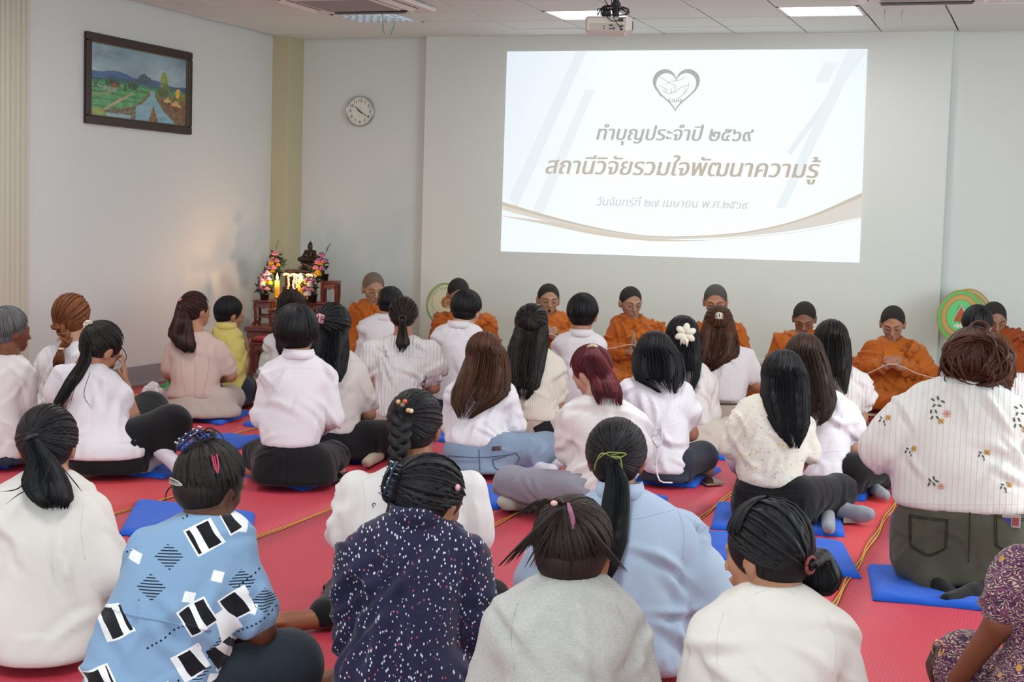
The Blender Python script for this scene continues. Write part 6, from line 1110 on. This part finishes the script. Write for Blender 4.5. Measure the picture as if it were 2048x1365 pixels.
# flower arrangements
PUR = plain('purple_petal', 'a2638f', .6, var=.25, bs=40); PUR2 = plain('pink_petal', 'b9788f', .6, var=.2, bs=40); YPE = plain('yellow_petal', 'c9a31c', .6); WPE = plain('white_petal', 'd9d5d0', .6); LEAF = plain('dark_leaf', '1c3a1c', .45, var=.3, bs=30); POT = plain('black_pot', '15120f', .4)
def zto(d):
    d = unit(d); a = unit(np.cross(d, (.31, .2, .93) if abs(d[2]) < .9 else (1, 0, 0))); return np.stack([a, np.cross(d, a), d], 1)
def rose(r, c, s, m):
    parts = [ell(c, (s * .42, s * .42, s * .5), 8, 6)]
    for k in range(3):
        for i in range(5 + k):
            a = 6.283 * (i + .5 * k) / (5 + k); o_ = np.array((math.cos(a), math.sin(a), 0)); d = o_ * (.25 + .45 * k) + np.array((0, -.25, .9)); b = np.cross((0, 0, 1), o_); d = unit(d); nn = unit(np.cross(b, d)); R = np.stack([b, -nn, d], 1)
            parts.append(ell(np.array(c) + o_ * s * (.26 + .2 * k) + np.array((0, 0, s * (.18 - .2 * k))), (s * .36, s * .1, s * .46), 7, 5, R))
    return mk('flower', parts, m, r)
def mum(r, c, s, m):
    parts = [ell(c, (s * .35,) * 3, 6, 5)]
    for b in (-.5, -.1, .3, .7, 1.1):
        for a in np.linspace(0, 6.283, 9)[:-1]: d = np.array((math.cos(a + b) * math.cos(b), math.sin(a + b) * math.cos(b), math.sin(b))); parts.append(ell(np.array(c) + s * .6 * d, (s * .13, s * .08, s * .36), 5, 4, zto(d)))
    return mk('flower', parts, m, r)
def leaf(r, c, d, L): d = unit(d); c = np.array(c); n = unit(np.cross(d, (.3, 1, .2))); V = [c, c + d * L * .4 + n * L * .24, c + d * L, c + d * L * .4 - n * L * .24, c + d * L * .45 + np.cross(d, n) * L * .06, c + d * L * .02 + np.cross(d, n) * .002]; return mk('leaf', (np.array(V), [[0, 1, 4], [1, 2, 4], [2, 3, 4], [3, 0, 4], [0, 5, 1], [0, 3, 5]]), LEAF, r, smooth=False)
def arrangement(label, potx, poty0, poty1, d, items, spike=None, seed=1):
    b = P(potx, poty1, d); t = P(potx, poty0, d); h = (t - b)[2]; r = empty('flower_arrangement', b, .3, label, 'flowers'); mk('pot', lathe([(.032, 0), (.04, h * .9), (.046, h * .92), (.046, h), (.036, h * .97)], 16), POT, r); q = random.Random(seed)
    mmx = d / FPX; Lc = lambda x, y, k=0.: np.array(((x - potx) * mmx, k, (poty1 - y) * mmx))
    for x, y, kind, s in items:
        c = Lc(x, y, q.uniform(-.06, -.01)); s = s * mmx; mk('stem', tube([(0, 0, h * .9), c * (.5, .5, .6) + (0, .02, 0), c + (0, .01, -.01)], .003, 4), LEAF, r)
        (mum if kind in 'yw' else rose)(r, c, s, {'p': PUR, 'k': PUR2, 'y': YPE, 'w': WPE}[kind])
    xs_, ys_ = [i[0] for i in items], [i[1] for i in items]
    for i in range(46): j = q.randrange(len(items)); c = Lc(xs_[j] + q.uniform(-4, 4), ys_[j] + q.uniform(-3, 6), q.uniform(0, .05)); leaf(r, c, (q.uniform(-1, 1), q.uniform(-.5, .2), q.uniform(-.5, .6)), q.uniform(.05, .085))
    if spike:
        pp = bez([Lc(*p_, .01) for p_ in spike], 12); mk('grass_spike', [tube(pp, .0035, 4)] + [ell(p_ + np.array((q.uniform(-.008, .008), 0, 0)), (.005, .004, .008), 5, 4) for p_ in pp[4:]], plain('pale_green', '5c7a3c', .6), r)
arrangement('low arrangement of purple and white flowers on the left altar table', 529, 588, 601, 13.05, [(520, 576, 'p', 7), (534, 578, 'k', 8), (527, 568, 'w', 7), (524, 560, 'p', 7), (537, 558, 'p', 7), (530, 564, 'y', 6), (534, 546, 'k', 9), (528, 549, 'p', 6), (541, 566, 'y', 6)], seed=2)
arrangement('tall arrangement of pink and yellow flowers at the upper left of the altar', 552, 545, 562, 13.3, [(550, 507, 'k', 8), (543, 519, 'p', 6), (554, 521, 'p', 8), (546, 518, 'y', 5), (543, 530, 'y', 8), (549, 535, 'k', 8), (539, 536, 'p', 6), (545, 546, 'y', 8), (558, 530, 'y', 5)], [(551, 500), (552, 492), (556, 482)], 3)
arrangement('tall arrangement of purple and yellow flowers at the upper right of the altar', 648, 548, 562, 13.3, [(644, 510, 'p', 8), (637, 522, 'p', 8), (648, 522, 'p', 8), (640, 528, 'y', 7), (632, 536, 'k', 8), (644, 538, 'p', 9), (638, 548, 'y', 9), (627, 550, 'p', 7), (634, 526, 'k', 6)], [(650, 506), (653, 498), (658, 488)], 5)
arrangement('low arrangement of purple and white flowers right of the candles', 625, 588, 606, 13.05, [(616, 560, 'p', 7), (628, 561, 'p', 7), (620, 570, 'w', 8), (611, 578, 'p', 7), (623, 580, 'k', 8), (617, 588, 'w', 8), (613, 565, 'y', 5)], seed=7)

# ================================================================ SMALL THINGS
def slabthing(name, label, cat, A, B_, C_, h, m, z=.008, b=.004):
    a, bb, c = onz(*A, z), onz(*B_, z), onz(*C_, z); O = bb.copy(); d1, d2 = a - bb, c - bb; cs = [np.zeros(3), d1, d1 + d2, d2]
    if np.cross(d1, d2)[2] < 0: cs = cs[::-1]
    r = empty(name, (O[0], O[1], z), 0, label, cat); lo = [np.array((p[0], p[1], 0)) for p in cs]; mk('body_shell', hexa(lo, [p + (0, 0, h) for p in lo]), m, r, smooth=False)
    ct = sum(lo) / 4; return r, [ct + (p - ct) * .9 + (0, 0, h) for p in lo], O
PHB = plain('phone_black', '0d0e10', .12); PHG = plain('phone_gold', 'a08a78', .3, .6)
r, q4, O = slabthing('mobile_phone', 'mobile phone with a champagne edge on the mat beside the dark jeans', 'phone', (1390, 960), (1413, 972), (1449, 970), .009, PHG, z=.012); mk('screen', hexa(q4, [p + (0, 0, .001) for p in q4]), PHB, r, smooth=False)
r, q4, O = slabthing('mobile_phone', 'dark patterned mobile phone on the blue cushion beside the black trousers', 'phone', (676, 949), (668, 962), (697, 960), .01, plain('phone_case', '2d2a2a', .3, bump=.5, bs=300), z=.04); mk('screen', hexa(q4, [p + (0, 0, .001) for p in q4]), PHB, r, smooth=False)
r, q4, O = slabthing('card_box', 'small printed card box on the mat beside the grey socks', 'box', (1682, 1030), (1687, 1047), (1722, 1047), .022, plain('card_box', 'b3aea6', .5), z=.012)
qq = [p for p in q4]; cc = sum(qq) / 4
for i, (u, v, cl) in enumerate(((-.5, 0, 'b3323a'), (0, .2, '3a4a44'), (.5, -.1, 'c06a3a'), (.2, -.4, '5a5a66'))): c = cc + (qq[0] - qq[1]) * u * .5 + (qq[1] - qq[2]) * v * .5; mk('printed_picture', bbox(c[0] - .012, c[0] + .012, c[1] - .01, c[1] + .01, c[2], c[2] + .0012, .0004), plain('print_' + cl, cl, .5), r, smooth=False)
# tissue pack, bowl, green bag near the left wall
c = onz(305, 815); t = empty('tissue_pack', c, .5, 'open white tissue pack on the red mat by the left wall', 'tissues'); mk('pack', bbox(-.09, .09, -.05, .06, .004, .1, .015), plain('tissue_wrap', 'c9c0ba', .4, bump=.6, bs=40), t); S = SDF(); S.chain([(-.03, 0, .1), (0, 0, .14), (.02, .01, .165)], [.045, .03, .008], .02).chain([(.03, 0, .1), (.07, .01, .125)], [.04, .012], .02); V, F = S.mesh(.008); mk('tissue', (folds(V, F, .004, 5, 1), F), W1, t)
c = onz(276, 815); t = empty('flower_bowl', c, 0, 'small red bowl of yellow petals beside the tissue pack', 'bowl'); mk('bowl', lathe([(.03, 0), (.035, .01), (.055, .06), (.06, .075), (.055, .072), (.02, .02)], 18), plain('red_bowl', 'a0322c', .4), t); tag(mk('petals', [ell((rnd.uniform(-.04, .04), rnd.uniform(-.04, .04), .072 + rnd.uniform(0, .012)), (.011, .011, .006), 6, 4) for _ in range(34)], YPE, t), kind='stuff')
c = onz(333, 790); t = mk('plastic_bag', None or (lambda s_: s_.mesh(.008))(SDF().ell((0, 0, .045), (.06, .04, .04)).cap((0, 0, .07), (.02, 0, .11), .02, .01)), plain('green_plastic', '2f9a52', .3, bump=.5, bs=60)); t.location = c; tag(t, 'small green plastic bag on the mat behind the tissue pack', 'bag')
c = onz(505, 768); t = mk('white_cloth', bbox(-.25, .25, -.28, .2, .008, .016, .003), plain('white_sheet', 'c9c2ca', .8), smooth=False); t.location = (c[0], c[1], 0); t.rotation_euler = (0, 0, .3); tag(t, 'white cloth spread on the floor before the red kneeling stool', 'cloth')
c = onz(497, 742); t = empty('straw_bundle', c, 0, 'bundle of pale dried straw standing between the yellow shirt and the stool', 'straw'); q_ = random.Random(9); parts = []
for i in range(60): a = q_.uniform(0, 6.28); s_ = q_.uniform(.01, .05); parts.append(tube([(s_ * .5 * math.cos(a), s_ * .5 * math.sin(a), 0), (s_ * math.cos(a), s_ * math.sin(a), .12), (s_ * 1.5 * math.cos(a), s_ * 1.5 * math.sin(a), q_.uniform(.18, .27))], [.003, .003, .001], 4))
tag(mk('straws', parts, plain('straw', 'a98d6c', .8), t), kind='stuff'); mk('binding', tube([(.042 * math.cos(a), .042 * math.sin(a), .1) for a in np.linspace(0, 6.283, 16)], .006, 5), CORD, t)
c = onz(1648, 1190); q_ = random.Random(5); tag(mk('thread_scrap', tube(bez([(c[0] + q_.uniform(-.03, .03), c[1] + q_.uniform(-.02, .02), .01 + q_.uniform(0, .012)) for _ in range(12)], 50), .0012, 4), CORD), 'small tangle of white thread on the end of the yellow seam', 'thread')
# shoulder bag of the woman in batik
c = P(1868, 1345, 3.75); t = empty('shoulder_bag', (c[0], c[1], 0), 0, 'brown leather bag strap with a copper buckle beside the batik dress', 'bag'); LTH = plain('brown_bag_leather', '3a2018', .4, bump=.2, bs=60); qx = lambda x, y, k=0.: P(x, y, 3.75 + k) - np.array((c[0], c[1], 0))
mk('strap', tube(bez([qx(1872, 1292), qx(1866, 1312), qx(1858, 1335), qx(1868, 1372, .03), qx(1890, 1392, .05)], 14), .016, 6, .22), LTH, t); mk('buckle', tube([qx(1876, 1296) + np.array((.014 * math.cos(a), -.006, .02 * math.sin(a))) for a in np.linspace(0, 6.283, 14)], .003, 6), plain('copper', 'b8876a', .2, .9), t)
zb_ = P(1890, 1400, 3.8)[2]; mk('bag_body', bbox(-.03, .17, .0, .1, .01, max(.08, zb_), .02), LTH, t)

# embroidery on the large blouse, pockets on the jeans, belt and card in the pocket
def hit(B, x, y):
    o = B.loc(CAM); d = unit(B.px(x, y, 0) - o); h = B.bvh.ray_cast(Vector(o), Vector(d)); return (np.array(h[0]), np.array(h[1])) if h[0] else None
EG = plain('leaf_thread', '4a5545', .8); EP = plain('pink_thread', 'd3a39c', .8); EO = plain('orange_thread', 'c08a44', .8); EY = plain('yellow_thread', 'c9b36a', .8)
def emb(B, x, y, kinds):
    mmx = B.dm / FPX
    for dx, dy, k_, s, a in kinds:
        h = hit(B, x + dx, y + dy)
        if not h: continue
        c, n = h; n = n if n[1] < 0 else -n; t = unit(np.cross((0, 0, 1), n)) * -1; u = np.cross(n, t); u = u if u[2] > 0 else -u; s *= mmx
        if k_ == 'l': d = t * math.cos(a) + u * math.sin(a); mk('embroidered_leaf', ell(c + n * .002, (s, s * .42, .002), 8, 5, np.stack([d, np.cross(n, d), n], 1)), EG, B.shirt)
        else:
            for i in range(8): b = i * .785 + a; d = t * math.cos(b) + u * math.sin(b); mk('embroidered_petal', ell(c + n * .002 + d * s * .6, (s * .5, s * .2, .0018), 6, 4, np.stack([d, np.cross(n, d), n], 1)), EP if k_ == 'p' else (EO if i % 2 else EY), B.shirt)
            mk('flower_centre', ell(c + n * .003, (s * .22, s * .22, s * .22), 6, 4), EO, B.shirt)
big = [(-14, -26, 'l', 5, .6), (-4, -29, 'l', 5, 1.3), (6, -22, 'l', 5, .5), (-12, -14, 'l', 5, 2.2), (-1, -14, 'l', 5, .3), (-18, -2, 'l', 5, 1.5), (-8, -2, 'l', 5, 1.2), (-16, 10, 'l', 5, 2.), (-5, 10, 'l', 5, .8), (14, 2, 'p', 9, 0), (2, 17, 'o', 7, 0)]
small = [(-9, 0, 'l', 4, .5), (-12, 6, 'l', 4, 2.), (-4, 8, 'l', 4, 1.2), (4, 0, 'o', 7, 0), (-2, 14, 'l', 3, 1.6)]
emb(GW, 1880, 826, big); emb(GW, 2046, 842, big); emb(GW, 1772, 836, small); emb(GW, 1824, 898, small); emb(GW, 1970, 906, small); emb(GW, 2014, 970, small)
emb(GW, 1868, 965, [(-8, -4, 'l', 5, .8), (0, -8, 'l', 5, 1.2), (6, -2, 'l', 5, .4), (-10, 4, 'l', 5, 2.), (0, 4, 'l', 5, .9), (14, 8, 'p', 7, 0)])
B = GW; Vt = np.array([v.co for v in B.trousers.data.vertices]); tb = BVHTree.FromPolygons([tuple(v) for v in Vt], [tuple(p.vertices) for p in B.trousers.data.polygons]); ST = plain('jean_stitch', '24251c', .8)
def path_on(pts, nm, rad=.0022, m=None):
    out = []
    for x, y in bez(pts, 6 * len(pts)):
        o = B.loc(CAM); d = unit(B.px(x, y, 0) - o); h = tb.ray_cast(Vector(o), Vector(d))
        if h[0]: out.append(np.array(h[0]) - d * .002)
    if len(out) > 3: mk(nm, tube(out, rad, 4), m or ST, B.trousers)
for x0 in (1818, 1990):
    for e_ in (0, 4): path_on([(x0 + e_, 1030 + e_), (x0 + e_, 1060), (x0 + e_ + 1, 1092)], 'pocket_seam'); path_on([(x0 + e_ + 1, 1092), (x0 + 38, 1113 - e_), (x0 + 74 - e_, 1098)], 'pocket_seam'); path_on([(x0 + 75 - e_, 1098), (x0 + 77 - e_, 1065), (x0 + 78 - e_, 1040)], 'pocket_seam'); path_on([(x0, 1030 + e_), (x0 + 40, 1036 + e_), (x0 + 78, 1040 + e_)], 'pocket_seam')
path_on([(1940, 1025), (1939, 1080), (1937, 1125)], 'centre_seam', .003)
c = B.px(2022, 1036, -.02); h = tb.ray_cast(Vector(B.loc(CAM)), Vector(unit(B.px(2022, 1040, 0) - B.loc(CAM))))
if h[0]:
    w0 = B.root.matrix_world; cw = np.array(h[0]); rz_ = B.root.rotation_euler[2]; wx = np.array((B.O[0] + cw[0] * math.cos(rz_) - cw[1] * math.sin(rz_), B.O[1] + cw[0] * math.sin(rz_) + cw[1] * math.cos(rz_), cw[2]))
    pk = empty('card_packet', wx, rz_, 'small printed packet tucked in the green jeans back pocket', 'packet'); mk('packet', bbox(-.035, .035, -.012, -.002, -.03, .02, .002), plain('packet_pink', 'a79a98', .4), pk, smooth=False); mk('printed_label', bbox(-.028, .0, -.0135, -.012, -.02, .008, .0005), plain('packet_blue', '2f3f8a', .4), pk, smooth=False); mk('printed_label', bbox(.004, .028, -.0135, -.012, -.02, .01, .0005), plain('packet_red', '8f4a4a', .4), pk, smooth=False)
# seams, yokes, pockets
def tree_of(o): return BVHTree.FromPolygons([tuple(v.co) for v in o.data.vertices], [tuple(p.vertices) for p in o.data.polygons])
def seam(i, on, pts, name='seam', rad=.0022, m=None, off=.0008):
    B = PL[i]; ob = getattr(B, on); tr_ = tree_of(ob); out = []; o = B.loc(CAM)
    for x, y in bez(pts, 8 * len(pts)):
        d = unit(B.px(x, y, 0) - o); h = tr_.ray_cast(Vector(o), Vector(d))
        if h[0]: out.append(np.array(h[0]) - d * off)
    if len(out) > 3 and max(np.linalg.norm(np.diff(out, axis=0), axis=1)) < .05: mk(name, tube(out, rad, 5), m or ob.data.materials[0], ob)
def patch(i, on, quad, name, m, n=9, th=.004, bow=0.):
    B = PL[i]; ob = getattr(B, on); tr_ = tree_of(ob); o = B.loc(CAM); G_ = []
    a, b, c, d_ = [np.array(p, float) for p in quad]
    for j in range(n):
        for k in range(n):
            u, v = k / (n - 1), j / (n - 1); p = (a * (1 - u) + b * u) * (1 - v) + (d_ * (1 - u) + c * u) * v + np.array((0, bow * 4 * u * (1 - u) * v)); d = unit(B.px(p[0], p[1], 0) - o); h = tr_.ray_cast(Vector(o), Vector(d))
            if not h[0]: return
            G_.append(np.array(h[0]) - d * th)
    G_ = np.array(G_); ix = np.arange(n * n).reshape(n, n); F = np.stack([ix[:-1, :-1], ix[1:, :-1], ix[1:, 1:], ix[:-1, 1:]], -1).reshape(-1, 4); rim = list(ix[0]) + list(ix[1:, -1]) + list(ix[-1, ::-1][1:]) + list(ix[::-1, 0][1:-1]); N = n * n; back = G_ + unit(B.px(*a, 0) - o) * th * 2
    mk(name, (np.vstack([G_, back]), F.tolist() + [[rim[q_], rim[(q_ + 1) % len(rim)], rim[(q_ + 1) % len(rim)] + N, rim[q_] + N] for q_ in range(len(rim))]), m, ob)
SHD = plain('seam_grey', 'aaa6ab', .9); BST = plain('black_seam', '050506', .9); JST = plain('denim_seam', '4d5d70', .9)
for i, pts in ((7, [(528, 748), (560, 739), (598, 736), (638, 740), (668, 750)]), (6, [(716, 650), (765, 646), (800, 648)]), (10, [(862, 676), (912, 669), (962, 674)]), (10, [(912, 672), (913, 690), (920, 715)]), (12, [(1105, 692), (1160, 688), (1212, 693)]), (8, [(702, 722), (716, 722), (732, 728)]), (9, [(760, 716), (800, 712), (850, 716)]),
    (16, [(1276, 868), (1318, 858), (1362, 846)]), (16, [(1364, 778), (1360, 805), (1356, 830)]), (21, [(1612, 915), (1650, 905), (1688, 902)]), (21, [(1690, 800), (1684, 830), (1680, 860)]), (22, [(1500, 810), (1490, 850), (1488, 890)]), (22, [(1598, 820), (1602, 850), (1600, 890)]), (14, [(1412, 745), (1418, 780), (1416, 815)]),
    (23, [(1822, 780), (1812, 830), (1812, 885)]), (23, [(1800, 1006), (1922, 1010), (2040, 1008)]), (24, [(168, 1010), (162, 1060), (170, 1120)]), (24, [(48, 958), (98, 950), (140, 960)]), (26, [(722, 960), (730, 1000), (728, 1050)]), (28, [(1352, 1010), (1368, 1060), (1366, 1120)]), (28, [(1150, 1020), (1250, 1040), (1350, 1020)]),
    (29, [(1036, 1205), (1022, 1260), (1028, 1340)]), (29, [(1232, 1205), (1250, 1260), (1248, 1340)]), (29, [(1105, 1168), (1150, 1158), (1195, 1168)]), (30, [(1448, 1225), (1434, 1280), (1438, 1350)]), (30, [(1650, 1225), (1668, 1280), (1664, 1350)]), (30, [(1510, 1188), (1550, 1178), (1592, 1188)]), (13, [(905, 790), (900, 830), (912, 865)]), (13, [(1020, 790), (1022, 830), (1012, 865)]), (17, [(1150, 838), (1142, 880), (1150, 920)]), (17, [(1262, 838), (1270, 880), (1262, 920)])): seam(i, 'shirt', pts, rad=.0013, off=.0003)
for pts in ([(412, 690), (418, 730), (406, 792)], [(366, 690), (362, 730), (372, 792)], [(390, 680), (391, 740), (391, 795)]): seam(3, 'shirt', pts)
for pts in ([(214, 1214), (262, 1230), (330, 1243), (420, 1262)],): seam(25, 'shirt', pts, 'waist_tie', .005)
for pts in ([(576, 905), (577, 935), (577, 966)],): seam(7, 'trousers', pts, m=BST)
for pts in ([(958, 900), (959, 925), (960, 942)], [(896, 912), (958, 916), (1020, 910)], [(985, 920), (1005, 915), (1032, 906)], [(985, 920), (990, 936), (1004, 942)], [(1032, 906), (1038, 918), (1030, 930)]): seam(13, 'trousers', pts, 'jean_seam', .003, JST)
seam(22, 'trousers', [(1480, 984), (1545, 988), (1600, 984)], m=BST); seam(22, 'trousers', [(1545, 990), (1546, 1015), (1547, 1038)], m=BST)
patch(11, 'trousers', ((1066, 856), (1098, 838), (1110, 864), (1078, 884)), 'back_pocket', plain('black_pocket', '0b0b0c', .9)); patch(16, 'trousers', ((1318, 950), (1345, 948), (1344, 962), (1320, 964)), 'back_pocket', NAVY)
patch(13, 'trousers', ((984, 894), (1002, 892), (1002, 900), (984, 902)), 'leather_patch', plain('brown_leather', '4a332c', .4), 4)
import sys; sys.stderr.write('BUILD %.1f tris %d\n' % (time.time() - T0, sum(sum(len(p.vertices) - 2 for p in m.polygons) for m in bpy.data.meshes)))
